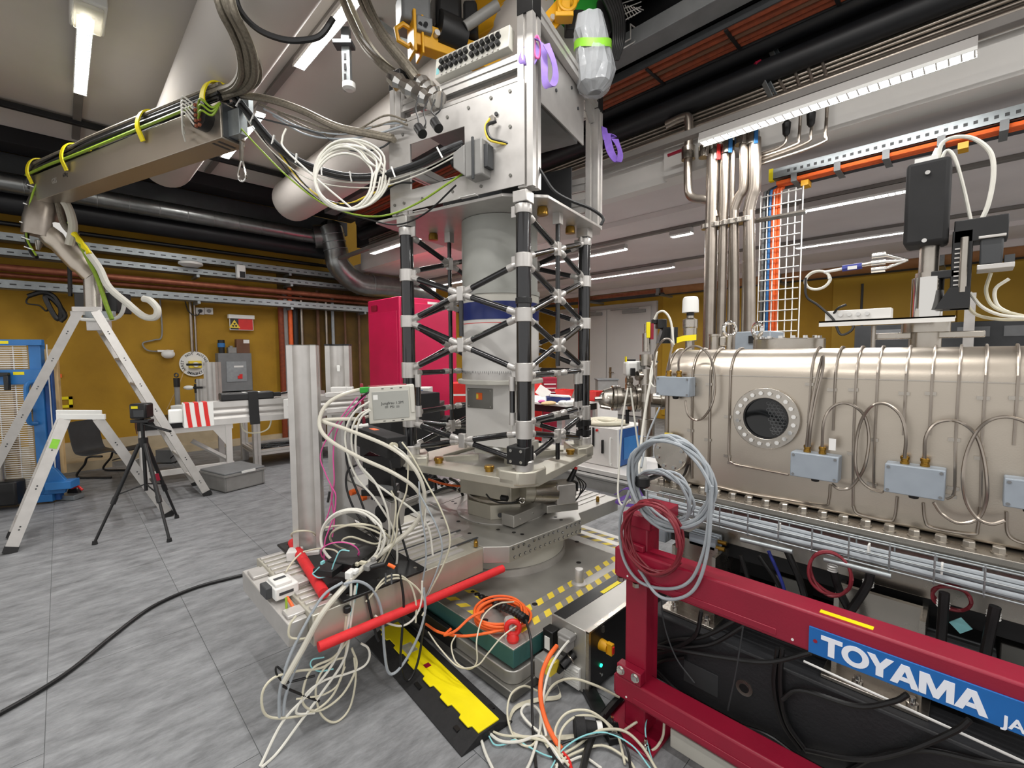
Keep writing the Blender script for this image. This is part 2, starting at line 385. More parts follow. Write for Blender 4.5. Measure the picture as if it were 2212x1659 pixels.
# ------------------------------------------------------------------ white round ducts on the ceiling
for k, (x, y0, y1, rr, l) in enumerate(((1.05, .6, 7.2, .27, 'thick white insulated duct on the ceiling over the jib crane, ending before the black duct'), (2.62, 2.2, 7.4, .3, 'white insulated duct on the ceiling just behind the tower'),
                                       (-.95, 3, 7.3, .4, 'white insulated duct on the ceiling at the picture edge above the jib crane'))):
    rad = [rr, rr, rr*1.0, rr*.98, rr*.9, rr*.7, rr*.3]; ys = [y0, (y0+y1)/2, y1-.12, y1-.05, y1-.01, y1+.02, y1+.03]
    m_ = MB().tube([(x, yy, 4.195-rr*1.0) for yy in ys], rad, 28)
    single('insulated_duct', m_, 'ceiling_white', l, 'duct', 'white ceiling ducts')
for k, (x, z, rr, l) in enumerate(((3.82, 3.86, .085, 'black insulated pipe next to the orange cables in the dark recess'), (3.85, 3.65, .085, 'black insulated pipe closest to the white beam in the dark recess'), (3.3, 4.5, .2, 'thickest black pipe deep in the dark ceiling recess'), (3.7, 4.4, .18, 'second thickest black pipe above the beam in the dark recess'))):
    single('black_pipe', MB().cyl((x, -2, z), (x, 7.6, z), rr, n=20), 'black_duct', l, 'pipe', 'black pipes in the ceiling recess')
single('cable_duct', MB().bb(3.16, 3.34, -1, 7.5, 3.86, 3.98), 'grey_mid', 'grey sheet cable duct along the edge of the dark ceiling recess', 'duct', bev=.005)
t = thing('cable_tray', 'perforated ceiling tray full of rusty orange cables above the tower', 'cable tray', (3.4, 2, 3.8))
obj('tray', MB().bb(3.38, 3.70, -1, 7.5, 3.86, 3.87).bb(3.38, 3.39, -1, 7.5, 3.80, 3.87).bb(3.69, 3.70, -1, 7.5, 3.80, 3.87), 'grey_dark', t)
for k in range(5): obj('cable', MB().tube(crv([(3.42+.06*k+random.uniform(-.01, .01), -1+j*1.0, 3.825+random.uniform(-.012, .004)) for j in range(9)], 4), .029, 8), 'orange_dim' if k != 2 else 'brown', t)
for k in range(9): obj('tie', MB().bb(3.39, 3.69, .1+.6*k-.012, .1+.6*k+.012, 3.785, 3.795), 'black', t)
# ------------------------------------------------------------------ left wall: ducts, trays, pipes (all along x)
def along(name, y, z, m, l, cat, rr=None, hw=None, x0=-3.5, x1=5.5, g=None, bev=.004):
    m_ = MB().cyl((x0, y, z), (x1, y, z), rr, n=24) if rr else MB().bb(x0, x1, y-hw[0], y+hw[0], z-hw[1], z+hw[1])
    return single(name, m_, m, l, cat, g, bev=0 if rr else bev)
along('ceiling_rail', 7.1, 4.15, 'black_duct', 'thin dark rail along the ceiling edge before the black duct', 'rail', hw=(.03, .03))
along('black_duct', 8.12, 4.13, 'black_paint', 'long flat black duct below the ceiling along the ochre wall', 'duct', hw=(.2, .1), x1=4.0)
along('grey_duct', 8.72, 3.95, 'grey_dark', 'dark grey sheet duct under the flat black duct', 'duct', hw=(.25, .12), x1=4.0)
sp = thing('spiral_duct', 'shiny spiral duct along the ochre wall bending down over the magenta cabinet', 'duct', (1, 8.3, 3.6))
obj('pipe', MB().cyl((-3.5, 8.3, 3.66), (3.35, 8.3, 3.66), .115, n=24), 'spiral', sp)
for k in range(14): obj('seam', MB().torus((-1.2+.33*k, 8.3, 3.66), .1155, .004, (1, 0, 0), 20, 6), 'spiral', sp)
e0 = at(715, 495, Y=8.1); e1 = at(733, 575, Y=8.1); e2 = at(775, 612, Y=8.1); e3 = at(930, 632, Y=8.1)
obj('bend', MB().tube(crv([(3.3, 8.3, 3.66), (3.55, 8.2, 3.7), e0, e0.lerp(e1, .6), e1, e2, e2.lerp(e3, .4), e3], 4), .2, 24), 'spiral', sp)
for k, p in enumerate([e0.lerp(e1, .15), e0.lerp(e1, .35), e0.lerp(e1, .55), e0.lerp(e1, .8), e2.lerp(e3, .15), e2.lerp(e3, .5)]):
    obj('clamp_ring', MB().torus(p, .204, .008, (e1-e0) if k < 4 else (e3-e2), 24, 6), 'galv', sp)
along('black_pipe', 8.6, 3.5, 'black_duct', 'thick black insulated pipe under the spiral duct', 'pipe', rr=.15, x1=4.0)
RL = [(8.75, 3.08, .05, 'upper perforated strut rail high on the ochre wall', 'galv', -3.5, 5), (8.7, 2.88, .045, 'middle perforated strut rail between upper rail and copper pipe', 'galv', -3.5, 5), (8.72, 2.48, .055, 'lowest perforated strut rail above the wall sockets', 'galv', -3.5, 4.6)]
for y, z, h, l, m, x0, x1 in RL:
    t = thing('strut_rail', l, 'rail', (0, y, z), 'strut rails on the ochre wall')
    obj('channel', MB().bb(x0, x1, y-.1, y+.1, z-h, z-h+.006).bb(x0, x1, y-.1, y-.094, z-h, z+h).bb(x0, x1, y+.094, y+.1, z-h, z+h), m, t)
    sl = MB()
    for k in range(60): sl.bb(x0+.1+.13*k, x0+.16+.13*k, y-.1015, y-.0995, z-.008, z+.008)
    obj('slots', sl, 'grey_dark', t)['kind'] = 'stuff'
    for k in range(6): obj('bracket', MB().bb(x0+.9+1.4*k-.02, x0+.9+1.4*k+.02, y-.1, 9.0, z-h-.04, z-h), 'galv', t)
along('copper_pipe', 8.75, 2.70, 'copper', 'reddish copper pipe along the ochre wall between the strut rails', 'pipe', rr=.045, x1=4.8)
along('copper_pipe', 8.85, 2.62, 'copper', 'slimmer dull copper pipe directly below the brighter one', 'pipe', rr=.03, x1=4.8)
along('dark_pipe', 8.85, 3.28, 'black_duct', 'thin dark pipe along the brown upper wall below the black pipe', 'pipe', rr=.03)
# things on the ochre wall
def onwall(px, py): return at(px, py, Y=8.98)
def wbox(px0, py0, px1, py1, th, Y=9.0):
    a, b = at(px0, py0, Y=Y-th), at(px1, py1, Y=Y-th)
    return a, b
for k, (px, py) in enumerate(((432, 672), (451, 672))):
    p = onwall(px, py); t = thing('wall_socket', ['white wall socket with a black plug and drooping lead', 'white double wall socket without any plug under the strut rail'][k], 'socket', p)
    obj('plate', MB().box((p.x, 8.98, p.z), (.12, .03, .11)), 'white', t, bev=.006)
    obj('insert', MB().cyl((p.x, 8.966, p.z), (p.x, 8.96, p.z), .032, n=16), 'grey', t)
    if k == 0:
        obj('plug', MB().cyl((p.x, 8.965, p.z), (p.x, 8.92, p.z), .025), 'black', t)
        obj('lead', MB().tube(crv([(p.x, 8.92, p.z), (p.x-.06, 8.92, p.z-.08), (p.x-.16, 8.95, p.z-.02), (p.x-.2, 8.95, p.z+.14)], 5), .008, 6), 'black', t)
# illuminated warning sign
p = onwall(520, 690); t = thing('warning_sign', 'white hanging sign box with radiation trefoil and red panel on the ochre wall', 'sign', p)
x0, x1 = at(493, 690, Y=8.9).x, at(547, 690, Y=8.9).x; z0, z1 = at(520, 712, Y=8.9).z, at(520, 680, Y=8.9).z
obj('housing', MB().bb(x0, x1+.02, 8.88, 8.97, z1-.07, z1), 'white', t, bev=.008)
obj('panel', MB().bb(x0+.02, x1, 8.91, 8.93, z0-.01, z1-.07), 'white', t)
xm = x0+(x1-x0)*.40
obj('black_field', MB().bb(x0+.03, xm, 8.905, 8.91, z0, z1-.07), 'black', t); obj('red_field', MB().bb(xm, x1-.01, 8.905, 8.91, z0, z1-.07), 'red', t)
Mx = wallM(((x0+.03+xm)/2, 8.903, (z0+z1-.07)/2), (1, 0, 0))
hh = (z1-.07-z0)*.42
obj('triangle', MB().prism([(-hh*1.1, -hh*.85), (hh*1.1, -hh*.85), (0, hh*.95)], 0, .002, Mx), 'yellow_tape', t)
tf = MB()
for a in (90, 210, 330):
    tf.prism([(hh*.12*math.cos(R(a-30+10*q)), -hh*.25+hh*.12*math.sin(R(a-30+10*q))) for q in range(7)]+[(hh*.5*math.cos(R(a+30-10*q)), -hh*.25+hh*.5*math.sin(R(a+30-10*q))) for q in range(7)], .002, .004, Mx)
obj('trefoil', tf, 'black', t)
# emergency-off disc
p = onwall(420, 786); t = thing('emergency_stop', 'round white emergency disc ringed by lettering with a small yellow box in its middle', 'switch', p)
obj('disc', MB().cyl((p.x, 9, p.z), (p.x, 8.97, p.z), .205, n=40), 'white', t)
obj('box', MB().box((p.x, 8.93, p.z-.01), (.17, .09, .12)), 'yellow_tape', t, bev=.008); obj('button', MB().cyl((p.x, 8.89, p.z-.01), (p.x, 8.86, p.z-.01), .04), 'white', t)
for word, a0, a1 in (('NOT', 128, 100), ('AUS', 72, 46), ('NOTAUS', 30, -40), ('EMERGENCY', 236, 304), ('ARRET', 215, 165)):
    for q, ch in enumerate(word):
        a = a0+(a1-a0)*q/max(1, len(word)-1)
        if ch == ' ': continue
        rot = a-90 if a0 >= a1 else a+90
        text(ch, .052, wallM((p.x+.165*math.cos(R(a)), 8.969, p.z+.165*math.sin(R(a))), (math.cos(R(rot)), 0, math.sin(R(rot))), (-math.sin(R(rot)), 0, math.cos(R(rot)))), 'text_black', t, 'letter', bold=.001)
single('conduit', MB().cyl((p.x-.02, 8.97, p.z+.2), (p.x-.02, 8.97, 2.45), .022).cyl((p.x+.035, 8.97, p.z+.2), (p.x+.035, 8.97, 2.45), .016), 'steel_pipe', 'twin steel conduits running down to the round emergency disc', 'conduit')
p2 = onwall(362, 765); t = thing('alarm_lamp', 'small white dome lamp with a looped cable on the ochre wall', 'lamp', p2)
obj('dome', MB().sphere((p2.x, 8.93, p2.z), .09, .07, .07).box((p2.x-.03, 8.95, p2.z+.05), (.2, .06, .03)), 'white', t)
obj('cable', MB().tube(crv([(p2.x-.08, 8.96, p2.z+.04), (p2.x-.25, 8.96, p2.z+.06), (p2.x-.3, 8.96, p2.z+.17), (p2.x-.16, 8.96, p2.z+.22), (p2.x-.06, 8.97, p2.z+.3), (p2.x-.06, 8.97, 2.45)], 6), .012, 6), 'grey', t)
# grey distribution box with cam sockets
a, b = at(471, 763, Y=8.78), at(546, 828, Y=8.78); t = thing('switch_box', 'grey wall box with metal plate and red tag above a narrow shelf', 'box', ((a.x+b.x)/2, 8.8, b.z))
obj('body', MB().bb(a.x, b.x, 8.78, 9, b.z-.12, a.z), 'grey_mid', t, bev=.01)
obj('plate', MB().bb(a.x+.11, b.x-.09, 8.77, 8.78, b.z+.04, a.z-.14), 'galv', t); obj('red_tag', MB().bb(a.x+.27, b.x-.16, 8.755, 8.77, b.z+.09, b.z+.14).bb(a.x+.34, b.x-.2, 8.755, 8.77, b.z+.14, b.z+.165), 'red', t)
obj('label', MB().bb(a.x+.22, a.x+.36, 8.765, 8.77, a.z-.24, a.z-.21), 'white', t); obj('shelf', MB().bb(a.x, b.x+.06, 8.66, 9, b.z-.16, b.z-.135), 'galv', t)
sb = at(480, 752, Y=8.8); t = thing('blue_plug', 'blue and black industrial plug standing on the grey wall box', 'plug', (sb.x, 8.8, a.z))
obj('body', MB().cyl((sb.x, 8.85, a.z), (sb.x, 8.85, a.z+.1), .045).cyl((sb.x, 8.85, a.z+.17), (sb.x, 8.85, a.z+.22), .05), 'black', t); obj('ring', MB().cyl((sb.x, 8.85, a.z+.1), (sb.x, 8.85, a.z+.17), .055), 'blue', t)
sb = at(526, 752, Y=8.8); t = thing('cardboard_box', 'small brown carton with a white label on the grey wall box', 'box', (sb.x, 8.85, a.z))
obj('carton', MB().box((sb.x, 8.87, a.z+.12), (.2, .12, .24)), 'brown', t, bev=.004); obj('label', MB().box((sb.x+.05, 8.808, a.z+.2), (.09, .004, .06)), 'white', t)
sb = at(504, 757, Y=8.8); single('small_relay', MB().box((sb.x, 8.87, a.z+.05), (.14, .1, .1)).box((sb.x-.02, 8.87, a.z+.11), (.05, .08, .03)), 'grey', 'grey relay block between blue plug and brown carton', 'box', bev=.006)
# pipes in the corner behind the aluminium posts
for k, (px, rr, m, l) in enumerate(((611, .05, 'orange_dim', 'rust coloured wall pipe at the edge of the ochre wall'), (620, .045, 'grey', 'grey riser pipe beside the rust coloured one'), (631, .04, 'orange_cable', 'bright orange cable run climbing the wall behind the near aluminium post'), (641, .05, 'black_duct', 'dark riser right of the orange cable run'),
        (655, .03, 'steel_pipe', 'thin steel riser just right of the dark riser'), (690, .03, 'brown', 'brown riser behind the top of the near aluminium post'), (708, .025, 'steel_pipe', 'steel riser between the two aluminium posts'), (722, .03, 'grey_cable', 'pale riser hose above the second aluminium post'), (748, .022, 'brown', 'slim brown conduit left of the magenta cabinet'), (778, .025, 'brown', 'brown conduit hugging the magenta cabinet'))):
    p = at(px, 800, Y=8.9); single('riser_pipe', MB().cyl((p.x, 8.9, 0.05), (p.x, 8.9, 2.6+.1*(k % 3)), rr, n=12), m, l, 'pipe', 'risers in the corner')
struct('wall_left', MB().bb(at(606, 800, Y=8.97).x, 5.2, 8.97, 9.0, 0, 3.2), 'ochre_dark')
# ------------------------------------------------------------------ far wall: trays and insulated pipe under the soffit
for k, (x, z, rr, m, l, y0, y1) in enumerate(((9.95, 3.5, .1, 'grey_dark', 'upper dark pipe along the far wall above the door', -3, 8.9), (9.9, 3.28, .07, 'galv', 'galvanised pipe along the far wall', -3, 8.9), (9.7, 3.02, .13, 'insulation', 'thick tan insulated pipe along the far wall behind the vertical steel pipes', -3, 4.9),
        (9.7, 2.98, .05, 'copper', 'coppery pipe over the white double door', 4.9, 8.9), (9.95, 2.95, .06, 'grey_dark', 'lowest dark pipe just over the door', -3, 8.9))):
    single('wall_pipe', MB().cyl((x, y0, z), (x, y1, z), rr, n=16), m, l, 'pipe', 'far wall pipes')
for k in range(4):
    yy = [6.9, 5.0, 2.6, .4][k]; single('pipe_bracket', MB().bb(9.5, 10.2, yy-.04, yy+.04, 2.86, 2.9).bb(9.52, 9.58, yy-.04, yy+.04, 2.86, 3.5), 'galv', ['pipe bracket over the door, hidden half by the tower', 'pipe bracket right above the door edge', 'pipe bracket behind the cable grid', 'pipe bracket behind the drive column'][k], 'bracket')
p = at(1908, 722, X=10.168); t = thing('pressure_gauge', 'small round pressure gauge on the far yellow wall behind the tank', 'gauge', p)
obj('case', MB().cyl(p, p+Vector((-.06, 0, 0)), .085, n=20), 'grey', t); obj('dial', MB().cyl(p+Vector((-.06, 0, 0)), p+Vector((-.065, 0, 0)), .07, n=20), 'white', t); obj('feed', MB().tube(crv([p+Vector((0, .1, .05)), p+Vector((0, .3, .15)), p+Vector((0, .32, .9))], 6), .02, 6), 'grey_dark', t)
# dark cabinet far right behind the tank
t = thing('dark_cabinet', 'dark grey cabinet with a row of small labels behind the tank at the picture edge', 'cabinet', (8.6, .2, 0))
obj('body', MB().bb(8.4, 9.2, -1.6, 1.25, 0, 1.95), 'grey_dark', t, bev=.01)
for k in range(5): obj('label', MB().bb(8.39, 8.4, 1.0-.42*k-.3, 1.0-.42*k, 1.75, 1.88), 'grey_mid', t)
obj('post', MB().bb(8.2, 8.3, .0, .1, 0, 2.3), 'alu', t)
# ================================================================== TOWER, TURNTABLE AND BASE
CX, CY = 2.105, 2.236
T = fr((CX, CY, 0), 14)
def tp(x, y, z): return T @ Vector((x, y, z))
def prof(mb, p0, p1, a, b, up, g=.012):           # slotted aluminium profile from p0 to p1, section a x b, 'up' = direction of b
    p0, p1 = Vector(p0), Vector(p1); d = (p1-p0); L = d.length; d.normalize()
    u = Vector(up); u = (u-d*u.dot(d)).normalized(); s_ = u.cross(d)
    M = Matrix(((s_.x, u.x, d.x, p0.x), (s_.y, u.y, d.y, p0.y), (s_.z, u.z, d.z, p0.z), (0, 0, 0, 1)))
    x, y = a/2, b/2; e = min(a, b)*.11
    pts = [(-x, -y), (-e, -y), (-e, -y+g), (e, -y+g), (e, -y), (x, -y), (x, -e), (x-g, -e), (x-g, e), (x, e), (x, y), (e, y), (e, y-g), (-e, y-g), (-e, y), (-x, y), (-x, e), (-x+g, e), (-x+g, -e), (-x, -e)]
    return mb.prism(pts, 0, L, M)
# ---- base block
base = thing('machine_pedestal', 'teal sided machine base with metal top and yellow hazard stripes on stacked plates', 'machine base', (2.1, 2.2, 0))
obj('foot_plate', MB().bb(1.35, 2.86, 1.37, 3.05, .012, .055), 'alu_dark', base, bev=.004)
rc = []
for cx, cy, a0 in ((1.43, 1.45, 180), (2.78, 1.45, 270), (2.78, 2.97, 0), (1.43, 2.97, 90)):
    rc += [(cx+.06*math.cos(R(a0+18*q)), cy+.06*math.sin(R(a0+18*q))) for q in range(6)]
obj('lower_plate', MB().prism(rc, .055, .118), 'alu_plate', base, bev=.004)
obj('side_rail', MB().bb(1.345, 1.37, 1.8, 2.95, .055, .15), 'black', base, bev=.003)
obj('block', MB().bb(1.385, 2.83, 1.40, 3.02, .135, .22), 'teal', base, bev=.003)
obj('spacer', MB().bb(1.6, 2.6, 1.6, 2.8, .118, .136), 'grey_dark', base)
obj('top_plate', MB().bb(1.385, 2.83, 1.40, 3.02, .2195, .226), 'alu_plate', base, bev=.002)
ys_, gs_ = None, None
def stripes(p0, d, n, wd, step, sl):
    global ys_, gs_
    d = Vector(d).normalized(); s_ = Vector((-d.y, d.x, 0))
    for k in range(n):
        p = Vector(p0)+d*step*k
        for q, (m, nm) in enumerate((('yellow_tape', 'hazard_stripe'), ('grey_tape', 'hazard_stripe'))):
            c = p+d*(step*.5*q)
            h = step*.5; M = Matrix.Translation(c)
            pts = [d*0, d*h, d*(h+sl)+s_*wd, d*sl+s_*wd]
            obj(nm, MB(M).prism([(v.x, v.y) for v in pts], .226, .2266), m, base, flat=True)
stripes((1.50, 1.46, 0), (1, 0, 0), 14, .045, .09, .03)
stripes((1.55, 1.56, 0), (1, 0, 0), 13, .045, .09, .03)
stripes((1.48, 1.72, 0), (0, 1, 0), 13, .045, .09, .03)
stripes((1.60, 1.80, 0), (0, 1, 0), 12, .045, .09, .03)
stripes((2.78, 1.55, 0), (0, 1, 0), 10, .045, .09, .03)
stripes((2.68, 1.62, 0), (0, 1, 0), 8, .045, .09, .03)
hole = None
for px, py in ((1200, 1332), (1048, 1340), (1250, 1215), (1246, 1170), (1330, 1165), (1155, 1305)):
    p = at(px, py, Z=.2268)
    if hole is None: hole = obj('bolt_hole', MB().cyl(p, p+Vector((0, 0, .0006)), .016, n=12), 'black', base); hp = p
    else: share(hole, base, p-hp)
for px, py, l in ((1101, 1376, 'short silver pin standing beside the orange cable coil'), (1251, 1262, 'silver flanged pin between the hazard stripes near the control box')):
    p = at(px, py, Z=.226); t = thing('locating_pin', l, 'pin', p, 'locating pins on the base')
    obj('shaft', MB(Matrix.Translation(p)).lathe([(.026, .0), (.026, .085), (.022, .092)]), 'alu', t)
    if px > 1200: obj('flange', MB(Matrix.Translation(p)).lathe([(.045, 0), (.045, .01), (.026, .018)]), 'alu', t)
p = at(1108, 1384, Z=.226); t = thing('lifting_eye', 'red lifting eye bolt screwed into the near corner of the base', 'eye bolt', p)
obj('ring', MB().torus(p+Vector((0, 0, .062)), .03, .012, _f, 28, 10), 'red', t); obj('collar', MB(Matrix.Translation(p)).lathe([(.026, 0), (.03, .012), (.024, .03), (.014, .038)]), 'red', t)
# ---- turntable
tt = thing('turntable', 'large aluminium turntable plate with ribbed arms on a round cream pedestal', 'turntable', (CX, CY, .226))
obj('pedestal_ring', MB(fr((CX, CY, 0))).lathe([(.435, .226), (.435, .268), (.425, .272)], 64), 'alu', tt)
obj('pedestal', MB(fr((CX, CY, 0))).lathe([(.425, .272), (.425, .40), (.42, .405)], 64), 'cream_paint', tt)
obj('seam', MB().torus((CX, CY, .27), .4245, .0025, n=64, k=6), 'grey_dark', tt)
pl = [(1.60, 1.85), (1.706, 1.752), (2.324, 1.725), (2.40, 1.80), (2.86, 1.79), (2.86, 2.66), (2.42, 2.67), (2.33, 2.76), (1.80, 2.76), (1.70, 2.60), (1.60, 2.60)]
obj('plate', MB().prism(pl, .405, .497), 'alu_plate', tt, bev=.003)
obj('arm', MB().bb(.68, 1.60, 1.85, 2.60, .36, .493), 'alu_warm', tt, bev=.004)
rib = None
for k in range(13):
    y = 1.89+.055*k
    for x0, x1 in ((.69, 1.62), (2.5, 2.85)):
        if x0 > 2 and k > 12: continue
        obj('rib', MB().bb(x0, x1 if x0 > 2 or 2 < k < 11 else 1.5, y, y+.028, .4965 if x0 > 2 else .492, .502), 'alu', tt, bev=.002)
for k, y in enumerate((1.96, 2.12)): obj('groove', MB().bb(1.1, 1.66, y, y+.012, .5, .5035), 'grey_dark', tt)
hole = None
for px, py in ((1110, 1150), (1128, 1154), (1014, 1152), (1076, 1144), (1035, 1129), (990, 1126), (1200, 1117), (1212, 1123), (912, 1157), (955, 1119), (978, 1083), (984, 1087), (1155, 1115)):
    p = at(px, py, Z=.4975)
    if hole is None: hole = obj('bolt_hole', MB().cyl(p, p+Vector((0, 0, .0008)), .012, n=12), 'black', tt); hp = p
    else: share(hole, tt, p-hp)
bolt = None
for k in range(15):
    for q in range(2):
        x = 1.735+.041*k; y = 1.752-.027*(x-1.706)/.618; z = .478-.052*q
        if k % 7 == 3 and q == 0: z -= .02
        p = Vector((x+.01*q, y-.0005, z))
        if bolt is None: bolt = obj('bolt', MB().cyl(p, p+Vector((0, -.004, 0)), .0062, n=10), 'chrome', tt); obj('bolt_seat', MB().cyl(p, p+Vector((0, -.001, 0)), .009, n=10), 'grey_dark', tt); hp = p
        else: share(bolt, tt, p-hp); obj('bolt_seat', MB().cyl(p, p+Vector((0, -.001, 0)), .009, n=10), 'grey_dark', tt)
for px, py in ((1028, 1180), (1291, 1083)):
    p = at(px, py, Z=.5); obj('brass_stud', MB(Matrix.Translation(p)).lathe([(.012, 0), (.012, .026), (.009, .028), (.009, .036)]), 'brass', tt)
# end of the arm: drive and guide
obj('end_carriage', MB().bb(.60, .68, 1.90, 2.55, .37, .47).bb(.61, .69, 1.93, 2.0, .47, .485).bb(.61, .69, 2.4, 2.5, .47, .485), 'alu', tt, bev=.004)
em = thing('drive_motor', 'small white housed motor on the end of the turntable arm', 'motor', at(607, 1265, D=2.05))
Mx = fr(at(610, 1268, D=2.05), 2)
obj('housing', MB(Mx).box((0, 0, 0), (.1, .12, .055)).box((-.01, 0, .035), (.07, .1, .02)), 'white', em, bev=.006)
obj('rear_cap', MB(Mx).box((-.06, .02, .0), (.03, .08, .05)), 'grey_dark', em, bev=.004); obj('bracket', MB(Mx).box((.075, 0, .0), (.06, .08, .02)), 'alu', em, bev=.003)
obj('vent', MB(Mx).box((-.005, -.061, 0), (.06, .003, .012)).box((-.01, 0, .0455), (.05, .02, .002)), 'grey_dark', em)
p0, p1 = at(688, 1398, Z=.37), at(1086, 1228, Z=.375)
single('foam_tube', MB().tube(crv([p0+(p1-p0)*(k/8) for k in range(9)], 3), .021, 14), 'red_foam', 'long red foam tube padding the lower near edge of the turntable arm', 'foam tube', 'red edge padding')
p0, p1 = at(632, 1172, Z=.53), at(700, 1282, Z=.53)
single('foam_tube', MB().tube(crv([p0+(p1-p0)*(k/8) for k in range(9)], 3), .024, 14), 'red_foam', 'short red foam tube lying across the end of the turntable arm', 'foam tube', 'red edge padding')
bp = thing('black_base_plate', 'black plate lying on the turntable arm under the tangle of cables', 'plate', (1.05, 2.2, .502))
obj('plate', MB().bb(.80, 1.22, 1.83, 2.66, .503, .515), 'black', bp, bev=.003)
for x, y in ((.84, 1.87), (1.18, 1.87), (.84, 2.6), (1.0, 1.9)): obj('screw', MB().cyl((x, y, .515), (x, y, .519), .009, n=10), 'chrome', bp)
# ---- rotary stage stack under the tower
rs = thing('rotary_stage', 'silver rotary stage stack with octagonal body under the tower', 'stage', (CX, CY, .497))
obj('disc', MB(fr((CX, CY, 0))).lathe([(.306, .4975), (.306, .503), (.30, .505)], 64), 'alu', rs)
oc = [(.25*math.cos(R(22.5+45*k)), .25*math.sin(R(22.5+45*k))) for k in range(8)]
obj('body', MB(fr((CX, CY, 0), 8)).prism(oc, .505, .60), 'alu_warm', rs, bev=.004)
obj('rim', MB(fr((CX, CY, 0))).lathe([(.22, .60), (.225, .606), (.225, .622), (.2, .63)], 48), 'steel', rs)
a = at(1110, 1141, Z=.505); b = at(1204, 1097, Z=.505); d = (b-a).normalized(); Mx = wallM(a, d, (0, 0, 1))
obj('side_block', MB(Mx).bb(0, (b-a).length, 0, .075, -.10, 0), 'alu_plate', rs, bev=.004)
for k in range(3): obj('bolt', MB(Mx).cyl((.06+.13*k, .04, 0), (.06+.13*k, .04, .003), .005, n=8), 'chrome', rs)
obj('port', MB().cyl(at(1080, 1113, D=2.86), at(1080, 1113, D=2.84), .015, n=12), 'black', rs)
obj('upper_stage', MB(T).bb(-.2, .2, -.2, .2, .63, .735).bb(-.23, .14, -.23, .15, .735, .82), 'alu_warm', rs, bev=.004)
for k, (px, py) in enumerate(((1031, 1047), (1078, 1060), (1104, 1062))): obj('slot', MB(T).box((-.2305, .12-.13*k, .77), (.002, .02, .02)), 'black', rs)
obj('sensor', MB().cyl(at(1083, 1075, D=2.82), at(1096, 1077, D=2.8), .018), 'black', rs)
obj('eye_bolt', MB().torus(at(1128, 1081, D=2.78), .016, .004, _f), 'chrome', rs)
obj('cable', MB().tube(crv([at(1050, 1067, D=2.8), at(1060, 1078, D=2.78), at(1080, 1086, D=2.76), at(1108, 1086, D=2.74), at(1122, 1080, D=2.76)], 6), .005, 6), 'black', rs)
for k in range(4): obj('scale_tick', MB(T).box((-.2305+.0001*k, .17-.1*k, .775), (.002, .003, .05)), 'grey_dark', rs)
mo = thing('servo_motor', 'silver cylindrical servo motor with black cable plug on the rotary stage', 'motor', at(1210, 1070, D=2.95))
m0, m1 = at(1150, 1062, D=2.9), at(1228, 1062, D=2.98)
obj('gearbox', MB().cyl(m0+(m0-m1)*.25, m0, .062, n=24), 'alu_warm', mo); obj('barrel', MB().cyl(m0, m0+(m1-m0)*.62, .07, n=28), 'steel', mo)
hd_ = math.degrees(math.atan2((m1-m0).y, (m1-m0).x)); Mx = fr(m0+(m1-m0)*.83, hd_)
obj('end_box', MB(Mx).box((0, 0, 0), (.13, .13, .13)), 'alu', mo, bev=.006); obj('end_disc', MB(Mx).cyl((.065, 0, 0), (.075, 0, 0), .05), 'steel', mo)
obj('plug', MB(Mx).cyl((.05, 0, .06), (.09, 0, .14), .022, .014).box((.085, 0, .03), (.03, .05, .06)), 'black', mo); obj('plug_tip', MB(Mx).cyl((.09, 0, .14), (.1, 0, .155), .011), 'red', mo)
for k in range(3): obj('lead', MB(Mx).tube(crv([(.09, -.01+.01*k, .1), (.13+.02*k, 0, .03), (.12, 0, -.04), (.06, -.02, -.085)], 5), .004, 6), 'black', mo)
obj('lower_bracket', MB(Mx).box((-.02, 0, -.09), (.22, .1, .05)), 'alu_plate', mo, bev=.004)
# ---- truss tower
tw = thing('truss_tower', 'square truss tower of black carbon tubes and silver clamps around the white cylinder', 'tower', (CX, CY, .82))
H = .425; CR = {'N': (-H, -H), 'L': (-H, H), 'R': (H, -H), 'B': (H, H)}
ZC = (2.055, 1.766, 1.456, 1.142)
fo = [(-.50, -.40), (-.40, -.50), (.40, -.50), (.50, -.40), (.50, .40), (.40, .50), (-.40, .50), (-.50, .40)]
fi = [(-.34, -.2), (-.2, -.34), (.2, -.34), (.34, -.2), (.34, .2), (.2, .34), (-.2, .34), (-.34, .2)]
obj('base_frame', MB(T).ring(fo, fi, .825, .872), 'alu_warm', tw, bev=.004)
for n_, (x, y) in CR.items():
    sx, sy = math.copysign(1, x), math.copysign(1, y)
    cb_ = [(x+sx*.075, y-sy*.0), (x+sx*.04, y+sy*.04), (x, y+sy*.075), (x-sx*.12, y+sy*.075), (x-sx*.17, y+sy*.03), (x-sx*.10, y-sy*.06), (x-sx*.06, y-sy*.10), (x+sx*.03, y-sy*.17), (x+sx*.075, y-sy*.12)]
    obj('corner_block', MB(T).prism(cb_, .84, .915), 'alu_warm', tw, bev=.008)
    obj('pocket_rib', MB(T).prism([(x-sx*.10, y-sy*.12), (x-sx*.12, y-sy*.10), (sx*.10, sy*.12), (sx*.12, sy*.10)], .84, .885), 'alu_warm', tw, bev=.003)
obj('floor_plate', MB(T).bb(-.33, .33, -.33, .33, .83, .85), 'alu_plate', tw)
for px, py in ((948, 1000), (1057, 1018), (1232, 981)):
    p = at(px, py, Z=.872); obj('brass_knob', MB(Matrix.Translation(p)).lathe([(.024, 0), (.024, .014), (.030, .016), (.030, .032), (.027, .035)]), 'brass', tw)
